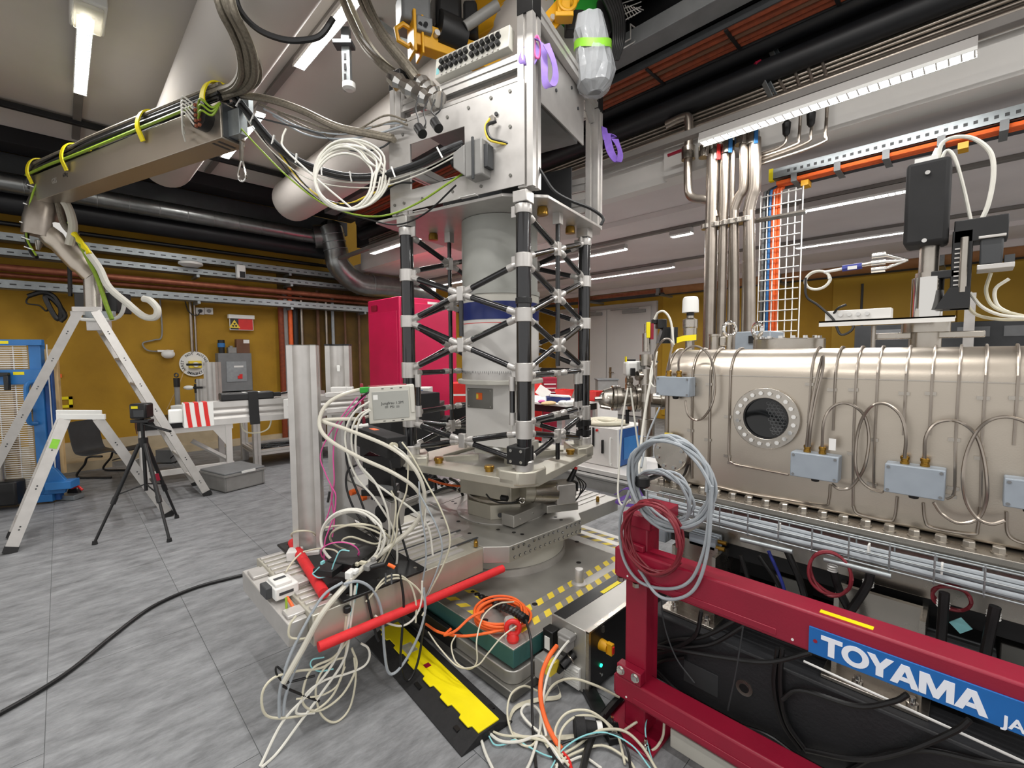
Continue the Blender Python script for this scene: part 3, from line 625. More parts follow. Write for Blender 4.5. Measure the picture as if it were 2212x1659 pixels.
for n_, (x, y) in CR.items():
    obj('column', MB().cyl(tp(x, y, .93), tp(x, y, 2.37), .041, n=28), 'carbon', tw)
    obj('foot_ring', MB(T @ Matrix.Translation((x, y, 0))).lathe([(.052, .915), (.052, .965), (.047, .97)], 28), 'alu', tw)
    obj('head_block', MB(T).box((x, y, 2.385), (.085, .085, .06)), 'alu', tw, bev=.004)
    obj('head_clamp', MB(T @ Matrix.Translation((x, y, 0))).lathe([(.046, 2.30), (.047, 2.302), (.047, 2.345), (.046, 2.347)], 28), 'alu', tw)
    for z in ZC:
        h = .075 if z > 1.2 and z != 1.456 else .10
        c_ = obj('collar', MB(T @ Matrix.Translation((x, y, 0))).lathe([(.0455, z-h/2), (.0475, z-h/2+.002), (.0475, z+h/2-.002), (.0455, z+h/2)], 28), 'alu', tw)
    # lugs toward both neighbours
    for z in ZC+(2.32, .945):
        for ax in (0, 1):
            dx, dy = (-math.copysign(1, x), 0) if ax == 0 else (0, -math.copysign(1, y))
            obj('lug', MB(T).box((x+dx*.058, y+dy*.058, z), (.032 if ax == 0 else .012, .012 if ax == 0 else .032, .06)), 'alu', tw, bev=.002)
def strut(a, b, r=.0175):
    a, b = Vector(a), Vector(b); d = (b-a).normalized()
    obj('strut', MB().cyl(a+d*.075, b-d*.075, r, n=14), 'carbon', tw)
    for p, s_, o in ((a, d, .035), (b, -d, .018)):
        obj('clevis', MB().cyl(p+s_*o, p+s_*(o+.03), .011, .0205, n=14).cyl(p+s_*(o+.03), p+s_*(o+.068), .0205, n=14), 'alu', tw)
def xface(k0, k1, z1, z0, side_out):
    (xa, ya), (xb, yb) = CR[k0], CR[k1]; zm = (z0+z1)/2; mx, my = (xa+xb)/2, (ya+yb)/2
    M0 = tp(mx, my, zm)
    for x, y in ((xa, ya), (xb, yb)):
        for z in (z1, z0): strut(tp(x, y, z), M0)
    ln = (abs(xb-xa) > .1)
    obj('node', MB(T).box((mx, my, zm), (.045 if ln else .03, .03 if ln else .045, .085)), 'alu', tw, bev=.003)
def hbar(k0, k1, z):
    (xa, ya), (xb, yb) = CR[k0], CR[k1]; m0 = tp((xa+xb)/2, (ya+yb)/2, z)
    strut(tp(xa, ya, z), m0); strut(m0, tp(xb, yb, z))
    obj('node', MB(T).box(((xa+xb)/2, (ya+yb)/2, z), (.05 if abs(xb-xa) > .1 else .024, .024 if abs(xb-xa) > .1 else .05, .036)), 'alu', tw, bev=.003)
for f_ in (('N', 'L'), ('N', 'R'), ('L', 'B'), ('R', 'B')):
    xface(f_[0], f_[1], ZC[0], ZC[1], 1); xface(f_[0], f_[1], ZC[1], ZC[2], 1); xface(f_[0], f_[1], ZC[3]-.02, .955, 1)
    if f_ != ('N', 'L'): xface(f_[0], f_[1], 2.32, ZC[0]+.02, 1); hbar(f_[0], f_[1], ZC[2]-.02)
    if f_ == ('N', 'R') or f_ == ('L', 'B'): hbar(f_[0], f_[1], ZC[3]+.035)
# slim uprights at the open window and in the middle of the faces
for x, y in ((-H, -H+.075), (-H, H-.075), (H-.075, -H), (H-.13, -H), (H, H-.075)):
    obj('upright', MB().cyl(tp(x, y, 1.18), tp(x, y, 1.42), .015, n=12), 'carbon', tw)
    for z0, z1 in ((1.16, 1.23), (1.35, 1.43)): obj('upright_end', MB().cyl(tp(x, y, z0), tp(x, y, z1), .02, n=12), 'alu', tw)
for x, y, z0, z1 in ((0, -H, 1.48, 2.36), (0, -H, .89, 1.06), (0, H, 1.0, 2.36), (-H, 0, 1.66, 1.87), (H, 0, 1.0, 2.36)):
    obj('mid_rod', MB().cyl(tp(x, y, z0), tp(x, y, z1), .0145, n=12), 'carbon', tw)
    if z1 > 2.3: obj('rod_block', MB(T).box((x, y, 2.38), (.05, .05, .07)), 'alu', tw, bev=.003)
c = tp(-H, -H, .99); obj('black_clamp', MB(T).box((-H-.01, -H+.02, 1.0), (.10, .12, .10)), 'black', tw, bev=.006)
for dy in (-.015, .05):
    for dz in (-.03, .03): obj('screw', MB(T).cyl((-H-.06, -H+dy, 1.0+dz), (-H-.066, -H+dy, 1.0+dz), .009, n=10), 'chrome', tw)
for z in (1.07, 1.0): obj('clamp_band', MB(T @ Matrix.Translation((H, -H, 0))).lathe([(.05, z-.02), (.053, z-.018), (.053, z+.018), (.05, z+.02)], 24).box((.075, 0, z), (.05, .03, .045)).box((-.075, 0, z), (.05, .03, .045)), 'black', tw)
obj('clamp_band', MB(T @ Matrix.Translation((-H, -H, 0))).lathe([(.042, 1.825), (.045, 1.828), (.045, 1.855), (.042, 1.858)], 24), 'black', tw)
# ---- white cylinder inside
ch = thing('cylinder_chamber', 'tall grey and white cylinder with a navy band inside the truss tower', 'chamber', (CX, CY, .93))
Z0 = Matrix.Translation((CX, CY, 0))
obj('upper_tube', MB(Z0).lathe([(.25, 1.955), (.25, 2.41)], 56, caps=False), 'cyl_grey', ch)
obj('seam_ring', MB(Z0).lathe([(.25, 1.925), (.264, 1.93), (.264, 1.958), (.25, 1.962)], 56), 'cyl_grey', ch)
obj('middle_tube', MB(Z0).lathe([(.258, 1.88), (.258, 1.928)], 56, caps=False), 'cream_paint', ch)
obj('blue_band', MB(Z0).lathe([(.259, 1.772), (.259, 1.882)], 56, caps=False), 'navy', ch)
obj('lower_tube', MB(Z0).lathe([(.257, 1.385), (.257, 1.775)], 56, caps=False), 'white_paint', ch)
obj('red_line', MB(Z0).lathe([(.2576, 1.748), (.2576, 1.752)], 56, caps=False), 'red', ch)
obj('scale_ring', MB(Z0).lathe([(.258, 1.395), (.258, 1.44)], 56, caps=False), 'alu', ch)
tk = MB(Z0)
for k in range(120):
    a_ = 2*math.pi*k/120; h = .022 if k % 5 == 0 else .013
    tk.box((.2582*math.cos(a_), .2582*math.sin(a_), 1.44-h/2+.01), (.0016, .0016, h), None)
obj('scale_ticks', tk, 'tick', ch)['kind'] = 'stuff'
obj('flange', MB(Z0).lathe([(.283, 1.365), (.286, 1.368), (.286, 1.388), (.283, 1.391)], 56), 'cream_paint', ch)
Bx = fr((CX, CY, 0), 14)
obj('lower_box', MB(Bx).bb(-.17, .17, -.17, .17, .96, 1.37), 'white_paint', ch, bev=.004)
obj('box_foot', MB(Bx).bb(-.13, .19, -.19, .13, .897, .96), 'cream_paint', ch, bev=.004)
Mx = wallM(Bx @ Vector((-.1715, .05, 1.27)), T.to_3x3() @ Vector((0, -1, 0)))
hp_ = obj('hatch', MB(Mx).bb(-.10, .10, -.065, .065, 0, .006), 'alu_dark', ch, bev=.004)
obj('logo', MB(Mx).bb(-.024, .022, -.008, .036, .006, .008), 'orange', hp_); obj('logo_shade', MB(Mx).bb(-.024, -.008, -.002, .03, .008, .0085), 'yellow_tape', hp_)
for sx in (-.085, .085):
    for sy in (-.052, .052): obj('screw', MB(Mx).cyl((sx, sy, .006), (sx, sy, .009), .004, n=8), 'alu', hp_)
single('paper_wad', MB(Matrix.Translation(at(1075, 970, D=2.95))).sphere((0, 0, 0), .045, .04, .02, 10, 6), 'white', 'crumpled white wipe lying on the tower base frame', 'wipe')
# ---- box frame on top
tb = thing('instrument_cage', 'aluminium profile frame with white panels on top of the truss tower', 'frame', (CX, CY, 2.41))
x0, x1, y0, y1 = -.41, .52, -.455, .47
oo = [(-.44, -.30), (-.28, -.50), (.46, -.53), (.61, -.47), (.61, .60), (.5, .70), (-.28, .70), (-.44, .68)]
obj('octagon_plate', MB(T).prism(oo, 2.412, 2.43), 'alu', tb, bev=.003)
for px, py in ((1012, 424), (910, 455)):
    p = at(px, py, Z=2.411); obj('slot', MB(fr(p, 104)).box((0, 0, -.001), (.11, .03, .003)), 'white', tb, bev=.001)
for px, py in ((1172, 448), (936, 505), (1232, 490)):
    p = at(px, py, Z=2.41); obj('bush', MB(Matrix.Translation(p)).lathe([(.03, -.045), (.033, -.043), (.033, -.012), (.028, 0)]), 'brass', tb)
PZ = {'n': 3.40, 'l': 3.34, 'r': 3.34, 'b': 3.34}
for (x, y), zt in (((x0, y0), 3.35), ((x0, y1), 3.25), ((x1, y0), 3.28), ((x1, y1), 3.26)):
    m_ = MB(); prof(m_, tp(x, y, 2.43), tp(x, y, zt-.05), .09, .09, T.to_3x3() @ Vector((0, 1, 0)), .008); obj('post', m_, 'alu', tb)
    obj('post_cap', MB(T).box((x, y, zt), (.094, .094, .11)), 'black', tb, bev=.003)
def rail(a, b, w_=.045, h_=.09):
    m_ = MB(); prof(m_, tp(*a), tp(*b), w_, h_, (0, 0, 1), .007); return obj('rail', m_, 'alu', tb)
rail((x0+.045, y0, 3.33), (x1-.045, y0, 3.27), .09, .08); rail((x0, y0+.045, 3.09), (x0, y1-.045, 3.09), .05, .07); rail((x0, y0+.045, 2.985), (x0, y1-.045, 2.985), .045, .05); rail((x1, y0+.045, 3.25), (x1, y1-.045, 3.24)); rail((x0+.045, y1, 3.22), (x1-.045, y1, 3.24))
rail((x0+.045, y1, 2.75), (x1-.045, y1, 2.75)); rail((x1, y0+.045, 2.75), (x1, y1-.045, 2.75)); rail((x1, y0+.045, 2.6), (x1, y1-.045, 2.6))
for sg in (1,):
    obj('gusset', MB(T).prism([(0, 0), (.12, 0), (0, -.12)], -.02, .02, Matrix(((-1, 0, 0, x1-.045), (0, 0, 1, y0), (0, 1, 0, 3.26), (0, 0, 0, 1)))), 'alu', tb)
xf = x0-.048
fpn = MB(T)
for ya, yb, za, zb in ((y0+.0, -.07, 2.44, 2.965), (-.07, .345, 2.83, 2.965), (.345, y1+.05, 2.44, 2.965), (-.07, .345, 2.44, 2.56)):
    fpn.bb(xf-.006, xf, ya, yb, za, zb)
obj('front_panel', fpn, 'alu', tb)
for y, z in ((.48, 2.49), (.48, 2.62), (.40, 2.49), (.40, 2.9), (.22, 2.9), (.05, 2.91), (-.1, 2.92), (-.25, 2.93), (-.37, 2.93), (-.37, 2.75), (-.37, 2.50), (-.18, 2.48), (.02, 2.49), (.25, 2.49)):
    obj('screw', MB(T).cyl((xf-.006, y, z), (xf-.012, y, z), .009, n=10), 'alu_dark', tb)
obj('inner_panel', MB(T).bb(.30, .31, -.38, .42, 2.46, 2.8), 'black_matt', tb); obj('inner_tray', MB(T).bb(-.36, .4, -.38, .42, 2.99, 3.05), 'grey_mid', tb)
obj('side_panel', MB(T).bb(x0+.05, x1-.2, y0-.004, y0+.004, 2.93, 3.26), 'alu', tb)
for x, z in ((.12, 3.2), (.22, 3.12), (-.1, 3.08)): obj('screw', MB(T).cyl((x, y0-.004, z), (x, y0-.01, z), .01, n=10), 'grey_dark', tb)
obj('back_box', MB(T).bb(-.1, .2, .1, .4, 2.5, 2.75), 'grey_dark', tb, bev=.01)
# connector panel
q0, q1, q2 = tp(-.455, .135, 3.262), tp(-.455, -.365, 3.272), tp(-.475, .115, 3.142)
Mx = wallM(q0, q1-q0, q0-q2); Lx, Ly = (q1-q0).length, (q0-q2).length
cp = thing('patch_unit', 'long beige patch panel with two rows of black connectors near the frame top', 'panel', q2)
obj('plate', MB(Mx).bb(0, Lx, -Ly, 0, -.05, 0), 'cream_paint', cp, bev=.003)
obj('sticker', MB(Mx).bb(.01, .03, -Ly+.02, -Ly+.06, 0, .001), 'cyan_cable', cp)
cn = None
for rrow in range(2):
    for k in range(12):
        p = Vector((Lx*(.105+.068*k+(.02 if k > 5 else 0)), -Ly*(.36+.33*rrow), 0))
        mb_ = MB(Mx).cyl(p, p+Vector((0, 0, .02)), .0135, n=12)
        if cn is None: cn = obj('connector', mb_, 'black', cp); pc = Mx @ p
        else: share(cn, cp, (Mx @ p)-pc)
        obj('screw_eye', MB(Mx).cyl(p+Vector((0, .030 if rrow == 0 else -.030, 0)), p+Vector((0, .030 if rrow == 0 else -.030, .006)), .006, n=8), 'alu', cp)
# gearbox style junction box on the front panel
jb = thing('grey_connector_box', 'grey finned heavy duty connector box feeding black cables on the white front panel', 'connector', at(1035, 345, D=2.5))
Mx = wallM(at(1035, 345, D=2.47), T.to_3x3() @ Vector((0, -1, 0)))
obj('body', MB(Mx).bb(-.06, .05, -.10, .09, -.06, .05), 'grey', jb, bev=.008); obj('hood', MB(Mx).prism([(-.14, -.03), (-.14, .05), (-.06, .08), (-.06, -.09)], -.05, .05), 'grey', jb, bev=.006)
obj('lever', MB(Mx).bb(-.01, .005, -.12, .1, .05, .06).bb(.05, .075, -.06, .06, -.03, .03), 'grey_dark', jb, bev=.003); obj('gland', MB(Mx).cyl((-.14, .02, 0), (-.17, .025, 0), .035, n=16), 'black', jb)
fd = thing('feedthrough', 'small metal feedthrough with yellow lead on the white front panel', 'feedthrough', at(1068, 262, D=2.47))
Mx = wallM(at(1068, 262, D=2.47), T.to_3x3() @ Vector((0, -1, 0)))
obj('plate', MB(Mx).bb(-.05, .05, -.04, .04, -.02, 0), 'steel', fd, bev=.003); obj('nut', MB(Mx).cyl((0, 0, 0), (0, 0, .03), .022, n=6), 'steel', fd); obj('plug', MB(Mx).cyl((.02, .02, 0), (.03, .02, .03), .01, n=8), 'black', fd)
# ================================================================== RIGHT SIDE: tank, red frame, pipes
XF = 2.10
tk_ = thing('vacuum_tank', 'long brushed steel vacuum tank with rounded top edge, round viewport and heater tubes', 'tank', (2.5, 0, .89))
arc = [(XF, .93), (XF, 1.44)]+[(XF+.13-.13*math.cos(R(15*k)), 1.44+.13*math.sin(R(15*k))) for k in range(1, 7)]+[(2.87, 1.57)]+[(2.87+.13*math.sin(R(15*k)), 1.44+.13*math.cos(R(15*k))) for k in range(1, 7)]+[(3.0, .93)]
YM = Matrix(((1, 0, 0, 0), (0, 0, 1, 0), (0, 1, 0, 0), (0, 0, 0, 1)))
obj('body', MB().prism(arc, -1.15, 1.06, YM), 'steel_tank', tk_, bev=.012)
obj('weld_seam', MB().bb(XF-.001, XF+.002, -1.1, 1.05, 1.452, 1.456), 'steel', tk_)
obj('flange', MB().bb(2.0, 3.1, -1.2, 1.10, .885, .925), 'steel', tk_, bev=.003)
obj('lower_plate', MB().bb(2.04, 3.0, -1.2, 1.06, .72, .885), 'steel', tk_, bev=.003)
bolt = None
for k in range(21):
    p = Vector((2.045, 1.04-.066*k, .925))
    if bolt is None: bolt = obj('bolt', MB(Matrix.Translation(p)).lathe([(.019, 0), (.019, .003), (.016, .004)], 16).lathe([(.0165, .003), (.0165, .02), (.014, .023)], 6), 'steel', tk_); hp = p
    else: share(bolt, tk_, p-hp)
def tubes(lst, off=.006, r=.0042, m='steel_pipe', X=XF):
    for pts in lst:
        w_ = []
        for px, py in pts:
            p = at(px, py, X=X-off)
            if p.z > 1.44: continue
            w_.append(p)
        if pts[0][1] < 770 and w_:
            rr_ = .13+off
            w_ = [Vector((XF+.13-rr_*math.cos(R(a_)), w_[0].y, 1.44+rr_*math.sin(R(a_)))) for a_ in (100, 80, 60, 40, 20, 4)]+w_
        obj('heater_tube', MB().tube(crv(w_, 5), r, 6), m, tk_)
V = [[(1452, 762), (1443, 800), (1441, 935)], [(1517, 757), (1500, 800), (1494, 900), (1494, 1034)], [(1549, 752), (1534, 800), (1532, 920), (1530, 1035)],
     [(1594, 750), (1577, 800), (1575, 900), (1574, 985), (1582, 1000), (1600, 1006), (1703, 1026)], [(1658, 752), (1648, 775), (1649, 788), (1664, 796), (1728, 797), (1748, 806), (1751, 830), (1745, 914)],
     [(1810, 748), (1800, 812), (1799, 930)], [(1855, 747), (1846, 812), (1843, 950), (1842, 1095)], [(1900, 746), (1892, 820), (1889, 950), (1887, 1045), (1894, 1060), (1907, 1064)],
     [(1962, 745), (1956, 820), (1951, 940)], [(2020, 743), (2013, 820), (2007, 940)], [(2076, 742), (2069, 830), (2064, 950), (2062, 1055), (2056, 1072), (2044, 1078)],
     [(2132, 742), (2127, 830), (2121, 960), (2118, 1095)], [(2203, 741), (2197, 830), (2190, 962)],
     [(1793, 1047), (1790, 1080), (1778, 1092), (1700, 1080), (1612, 1066), (1532, 1047)], [(1843, 1093), (1848, 1106), (1864, 1114), (1917, 1125), (1932, 1118), (1938, 1073)],
     [(1994, 1086), (1998, 1123), (2014, 1140), (2100, 1154), (2112, 1142), (2117, 1095)], [(2174, 1105), (2176, 1150), (2194, 1168), (2230, 1178)]]
tubes(V)
clip = None
for pts in V[:13]:
    for i in range(1, len(pts)-1):
        for py in ((pts[i][1]+30),) if len(pts) < 5 else (pts[i][1],):
            p = at(pts[i][0]-3, py, X=XF-.004)
            if not (.95 < p.z < 1.44): continue
            if clip is None: clip = obj('clip', MB().box(p, (.006, .03, .012)), 'steel', tk_); hp = p
            else: share(clip, tk_, p-hp)
# viewport
vc = at(1656, 903, X=XF); Mx = wallM(vc, (0, -1, 0))
vp = obj('viewport', MB(Mx).ring([(.128*math.cos(2*math.pi*k/48), .128*math.sin(2*math.pi*k/48)) for k in range(48)], [(.086*math.cos(2*math.pi*k/48), .086*math.sin(2*math.pi*k/48)) for k in range(48)], 0, .022), 'steel', tk_, bev=.002)
obj('inner_rim', MB(Mx).ring([(.0865*math.cos(2*math.pi*k/48), .0865*math.sin(2*math.pi*k/48)) for k in range(48)], [(.081*math.cos(2*math.pi*k/48), .081*math.sin(2*math.pi*k/48)) for k in range(48)], .004, .018), 'black', vp)
obj('pane', MB(Mx).cyl((0, 0, .002), (0, 0, .008), .083, n=40), 'glass_dark', vp)
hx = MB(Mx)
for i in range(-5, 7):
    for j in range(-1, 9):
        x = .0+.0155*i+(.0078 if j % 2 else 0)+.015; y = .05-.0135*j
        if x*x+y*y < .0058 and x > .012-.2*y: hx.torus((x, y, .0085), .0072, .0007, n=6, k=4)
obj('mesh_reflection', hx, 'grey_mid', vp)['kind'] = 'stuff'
b0 = None
for k in range(20):
    a_ = R(9+18*k); q = Vector((.107*math.cos(a_), .107*math.sin(a_), .022)); p = Mx @ q
    if b0 is None: b0 = obj('bolt', MB(Mx).cyl(q, q+Vector((0, 0, .008)), .009, n=6), 'chrome', vp); hp = p
    else: share(b0, vp, p-hp)
# blank flange at the left end
fc = at(1450, 980, X=XF-.03); Mx = wallM(fc, (0, -1, 0))
bf = thing('blank_flange', 'round bolted blank flange with yellow tab at the end of the tank', 'flange', fc)
obj('disc', MB(Mx).lathe([(.083, -.03), (.083, .012), (.079, .016)], 40), 'steel', bf); b0 = None
for k in range(8):
    a_ = R(20+45*k); q = Vector((.064*math.cos(a_), .064*math.sin(a_), .016)); p = Mx @ q
    if b0 is None: b0 = obj('bolt', MB(Mx).cyl(q, q+Vector((0, 0, .008)), .009, n=6), 'chrome', bf); hp = p
    else: share(b0, bf, p-hp)
obj('tab', MB(Mx).bb(-.03, .005, .08, .1, .0, .012), 'yellow_tape', bf); obj('tab_white', MB(Mx).bb(.006, .03, .08, .095, .0, .012), 'white', bf)
obj('strap', MB(Mx).strip(crv([(-.07, -.03, -.01), (-.05, -.10, .0), (.01, -.135, .0), (.06, -.10, .0), (.08, -.04, -.01)], 6), (0, 0, .03), .003), 'black', bf)
# junction boxes hanging on the tank
def jbox(c0, c1, glands, l, X=2.04):
    a, b = at(c0[0], c0[1], X=X), at(c1[0], c1[1], X=X)
    y0, y1, z0, z1 = min(a.y, b.y), max(a.y, b.y), min(a.z, b.z), max(a.z, b.z)
    t = thing('junction_box', l, 'junction box', (X+.02, (y0+y1)/2, z0), 'grey boxes on the tank')
    obj('body', MB().bb(X, XF, y0, y1, z0, z1), 'grey_box', t, bev=.004); obj('lid', MB().bb(X-.008, X, y0, y1, z0, z1), 'grey_box', t, bev=.003)
    for yy in (y0+.01, y1-.01):
        for zz in (z0+.01, z1-.01): obj('screw', MB().cyl((X-.008, yy, zz), (X-.010, yy, zz), .005, n=10), 'grey_mid', t)
    for px in glands:
        g = at(px, c0[1], X=X+.025); obj('gland', MB(Matrix.Translation((X+.03, g.y, z1))).lathe([(.013, 0), (.013, .008), (.011, .009), (.011, .016), (.013, .017), (.013, .026), (.008, .03)], 12), 'brass', t)
    obj('vent_plug', MB(Matrix.Translation((X+.03, (y0+y1)/2, z0))).lathe([(.008, -.016), (.013, -.014), (.016, 0)], 12), 'black', t)
    return t
jbox((1419, 813), (1490, 858), (1444, 1466), 'grey junction box at the far end of the tank above the blank flange')
jbox((1709, 975), (1810, 1043), (1743, 1776), 'grey junction box on the tank just right of the round viewport')
jbox((1912, 1000), (2040, 1082), (1954, 1998), 'largest looking grey junction box on the tank between two cable loops')
jbox((2170, 1032), (2290, 1112), (2235,), 'grey junction box cut off by the picture edge on the tank')
for k, (pts, l) in enumerate(((
     [(1466, 800), (1467, 775), (1482, 755), (1505, 748), (1530, 765), (1542, 800), (1544, 845), (1535, 880), (1518, 903), (1500, 907), (1485, 893), (1480, 865)], 'steel armoured cable looping from the far junction box over the tank end'),
    ([(1444, 800), (1447, 770), (1452, 745), (1446, 733), (1432, 735), (1416, 760), (1413, 800), (1420, 835)], 'thin armoured cable curling behind the far junction box'),
    ([(1742, 965), (1748, 910), (1758, 850), (1770, 795), (1778, 768), (1777, 800), (1763, 860), (1752, 920), (1748, 965)], 'narrow upright armoured cable loop beside the viewport'),
    ([(1776, 965), (1779, 915), (1793, 884), (1818, 871), (1845, 877), (1868, 900), (1877, 945), (1870, 1000), (1856, 1030), (1835, 1054), (1812, 1056), (1798, 1046)], 'armoured cable arching right from the box beside the viewport'),
    ([(1954, 990), (1957, 940), (1945, 897), (1915, 873), (1885, 876), (1862, 905), (1850, 950), (1848, 1005), (1858, 1035), (1880, 1055), (1908, 1062)], 'armoured cable arching left from the largest junction box'),
    ([(1997, 990), (2000, 945), (2018, 917), (2050, 908), (2080, 915), (2108, 940), (2125, 990), (2132, 1050), (2128, 1090), (2110, 1122), (2070, 1130), (2035, 1110), (2017, 1085)], 'armoured cable arching right from the largest junction box'),
    ([(2170, 1125), (2140, 1132), (2110, 1118), (2088, 1085), (2080, 1035), (2088, 980), (2112, 930), (2145, 905), (2190, 903), (2230, 930), (2236, 1020)], 'armoured cable arching left from the box cut off by the picture edge'))):
    single('armoured_cable', MB().tube(crv([at(px, py, X=2.06-.012*(i % 3 == 1)-.004*k) for i, (px, py) in enumerate(pts)], 6), .0052, 7), 'steel_pipe', l, 'cable', 'armoured cables on the tank')
for px, py in ((1798, 960),): single('paper_tag', MB(wallM(at(px, py, X=2.05), (0, -1, 0))).bb(-.011, .011, -.022, .022, 0, .001), 'tag_white', 'white printed tag tied beside the gland of the junction box', 'tag')
# things standing on the tank
gx = at(1490, 745, X=2.45); t = thing('vacuum_gauge', 'white capped vacuum gauge with a yellow paper tag on the tank', 'gauge', (gx.x, gx.y, 1.57))
Mz = Matrix.Translation((gx.x, gx.y, 1.57))
obj('stem', MB(Mz).lathe([(.024, 0), (.024, .05)], 20), 'steel', t); obj('body', MB(Mz).lathe([(.036, .05), (.036, .12), (.04, .125), (.04, .165), (.02, .175), (.018, .19)], 24), 'steel', t)
obj('neck', MB(Mz).lathe([(.02, .188), (.02, .21)], 16), 'black', t); obj('cap', MB(Mz).lathe([(.043, .205), (.041, .27), (.037, .285), (.03, .29)], 28), 'white', t)
obj('paper_tag', MB(fr(at(1484, 732, X=2.39), FACE, 0)).strip([(-.055, 0, -.008), (-.02, -.004, .003), (.05, 0, .008)], (0, .0, .03), .001), 'yellow', t)
fc = Vector((2.5, .63, 1.57)); t = thing('top_flange', 'wide bolted steel flange with a ring of hex bolts on the tank top', 'flange', fc)
obj('plate', MB(Matrix.Translation(fc)).lathe([(.15, 0), (.15, .022), (.15, .024), (.15, .046), (.146, .05)], 48), 'steel', t); b0 = None
for k in range(16):
    p = fc+Vector((.128*math.cos(R(22.5*k)), .128*math.sin(R(22.5*k)), .05))
    if b0 is None: b0 = obj('bolt', MB().cyl(p, p+Vector((0, 0, .012)), .01, n=6), 'chrome', t); hp = p
    else: share(b0, t, p-hp)
for (px, py), l in (((1636, 714), 'shiny ring eye bolt seen face on beside the wide tank flange'), ((1576, 712), 'shiny eye bolt seen edge on by the vertical pipes on the tank')):
    p = at(px, py, X=2.42); t = thing('eye_bolt', l, 'eye bolt', (p.x, p.y, 1.57), 'eye bolts on the tank')
    obj('ring', MB().torus((p.x, p.y, p.z+.002), .034, .0095, (1, -.9, 0) if px > 1600 else (.7, 1, 0), 28, 10), 'chrome', t)
    obj('shank', MB().cyl((p.x, p.y, 1.57), (p.x, p.y, p.z-.028), .014), 'steel', t)
p = at(1545, 728, X=2.5); t = thing('small_port', 'short capped tube port beside the eye bolt on the tank top', 'port', (p.x, p.y, 1.57))
obj('tube', MB(Matrix.Translation((p.x, p.y, 1.57))).lathe([(.03, 0), (.03, .07), (.033, .072), (.033, .085)], 20), 'steel', t); obj('clamp', MB().box((p.x, p.y-.045, 1.615), (.04, .03, .05)), 'steel', t, bev=.004)
# instrument column
ic = Vector((2.5, .14, 1.57)); t = thing('drive_column', 'steel instrument column carrying a tall black box on the tank', 'column', ic)
Mz = Matrix.Translation(ic)
obj('foot_flange', MB(Mz).lathe([(.05, 0), (.05, .06), (.075, .062), (.075, .115), (.05, .117)], 32), 'steel', t); obj('side_clamps', MB(Mz).box((0, .09, .05), (.05, .16, .025)).box((0, -.09, .05), (.05, .16, .025)), 'steel', t, bev=.003)
obj('bellows_tube', MB(Mz).lathe([(.05, .12), (.05, .28)], 32), 'chrome', t); obj('thin_tube', MB(Mz).lathe([(.031, .28), (.031, .44)], 28), 'steel', t); obj('collar', MB(Mz).lathe([(.04, .28), (.04, .30)], 28), 'steel', t)
a, b = at(1957, 372, X=2.42), at(2046, 520, X=2.42)
bx_ = thing('drive_box', 'tall matt black drive box with white plug on top of the steel column', 'box', (2.5, (a.y+b.y)/2, b.z))
obj('body', MB().bb(2.42, 2.56, b.y, a.y, b.z, a.z+.03), 'black_matt', bx_, bev=.014)
for yy, zz in ((.5, .04), (.5, .93)): obj('screw', MB().cyl((2.42, b.y+(a.y-b.y)*yy, b.z+(a.z-b.z)*zz), (2.413, b.y+(a.y-b.y)*yy, b.z+(a.z-b.z)*zz), .008, n=10), 'chrome', bx_)
obj('plug', MB().box((2.5, (a.y+b.y)/2+.01, a.z+.045), (.04, .07, .03)).cyl((2.5, (a.y+b.y)/2-.01, a.z+.05), (2.5, (a.y+b.y)/2-.02, a.z+.09), .012, .008), 'white', bx_)
ls = thing('linear_stage', 'black vertical slide with rack teeth and dark stepper motor beside the steel column', 'stage', (2.5, -.02, 1.67))
a, b = at(2058, 500, X=2.46), at(2094, 665, X=2.46)
obj('rail', MB().bb(2.46, 2.54, b.y, a.y, b.z, a.z), 'black', ls, bev=.003)
for k in range(9): obj('tooth', MB().box((2.457, a.y-.018, b.z+.09+.017*k), (.004, .018, .005)), 'alu', ls)
obj('foot', MB().prism([(a.y+.04, b.z), (b.y, b.z), (b.y, b.z+.08), (a.y, b.z+.08)], 2.44, 2.56, Matrix(((0, 0, 1, 0), (1, 0, 0, 0), (0, 1, 0, 0), (0, 0, 0, 1)))), 'black', ls)
c0, c1 = at(2062, 478, X=2.46), at(2178, 512, X=2.46); obj('cross_arm', MB().bb(2.46, 2.56, c1.y, c0.y, c1.z, c0.z), 'black', ls, bev=.003)
c0, c1 = at(2118, 512, X=2.46), at(2166, 568, X=2.46); obj('motor', MB().bb(2.46, 2.56, c1.y, c0.y, c1.z, c0.z), 'grey_dark', ls, bev=.006)
obj('motor_cap', MB().bb(2.45, 2.57, c1.y-.005, c0.y+.005, c0.z-.008, c0.z+.002), 'alu', ls, bev=.002); obj('motor_plate', MB().bb(2.45, 2.57, c1.y-.03, c0.y+.005, c1.z-.018, c1.z), 'alu', ls, bev=.002)
obj('encoder', MB().bb(2.47, 2.54, c1.y-.03, c1.y-.004, c1.z, c1.z+.03), 'grey_dark', ls); obj('arm', MB().bb(2.46, 2.5, .05, .13, 1.84, 1.87), 'black', ls, bev=.003)
obj('spindle', MB().cyl((2.448, (a.y+b.y)/2-.006, b.z+.06), (2.448, (a.y+b.y)/2-.006, a.z-.03), .012), 'steel', ls)
a, b = at(1775, 660, X=2.40), at(2065, 668, X=2.40)
sh = thing('sensor_rail', 'white angle rail holding a connector box across the tank top', 'rail', (2.4, (a.y+b.y)/2, 1.68))
obj('rail', MB().bb(2.36, 2.46, b.y, a.y, 1.682, 1.688).bb(2.36, 2.364, b.y, a.y, 1.665, 1.688), 'white_paint', sh)
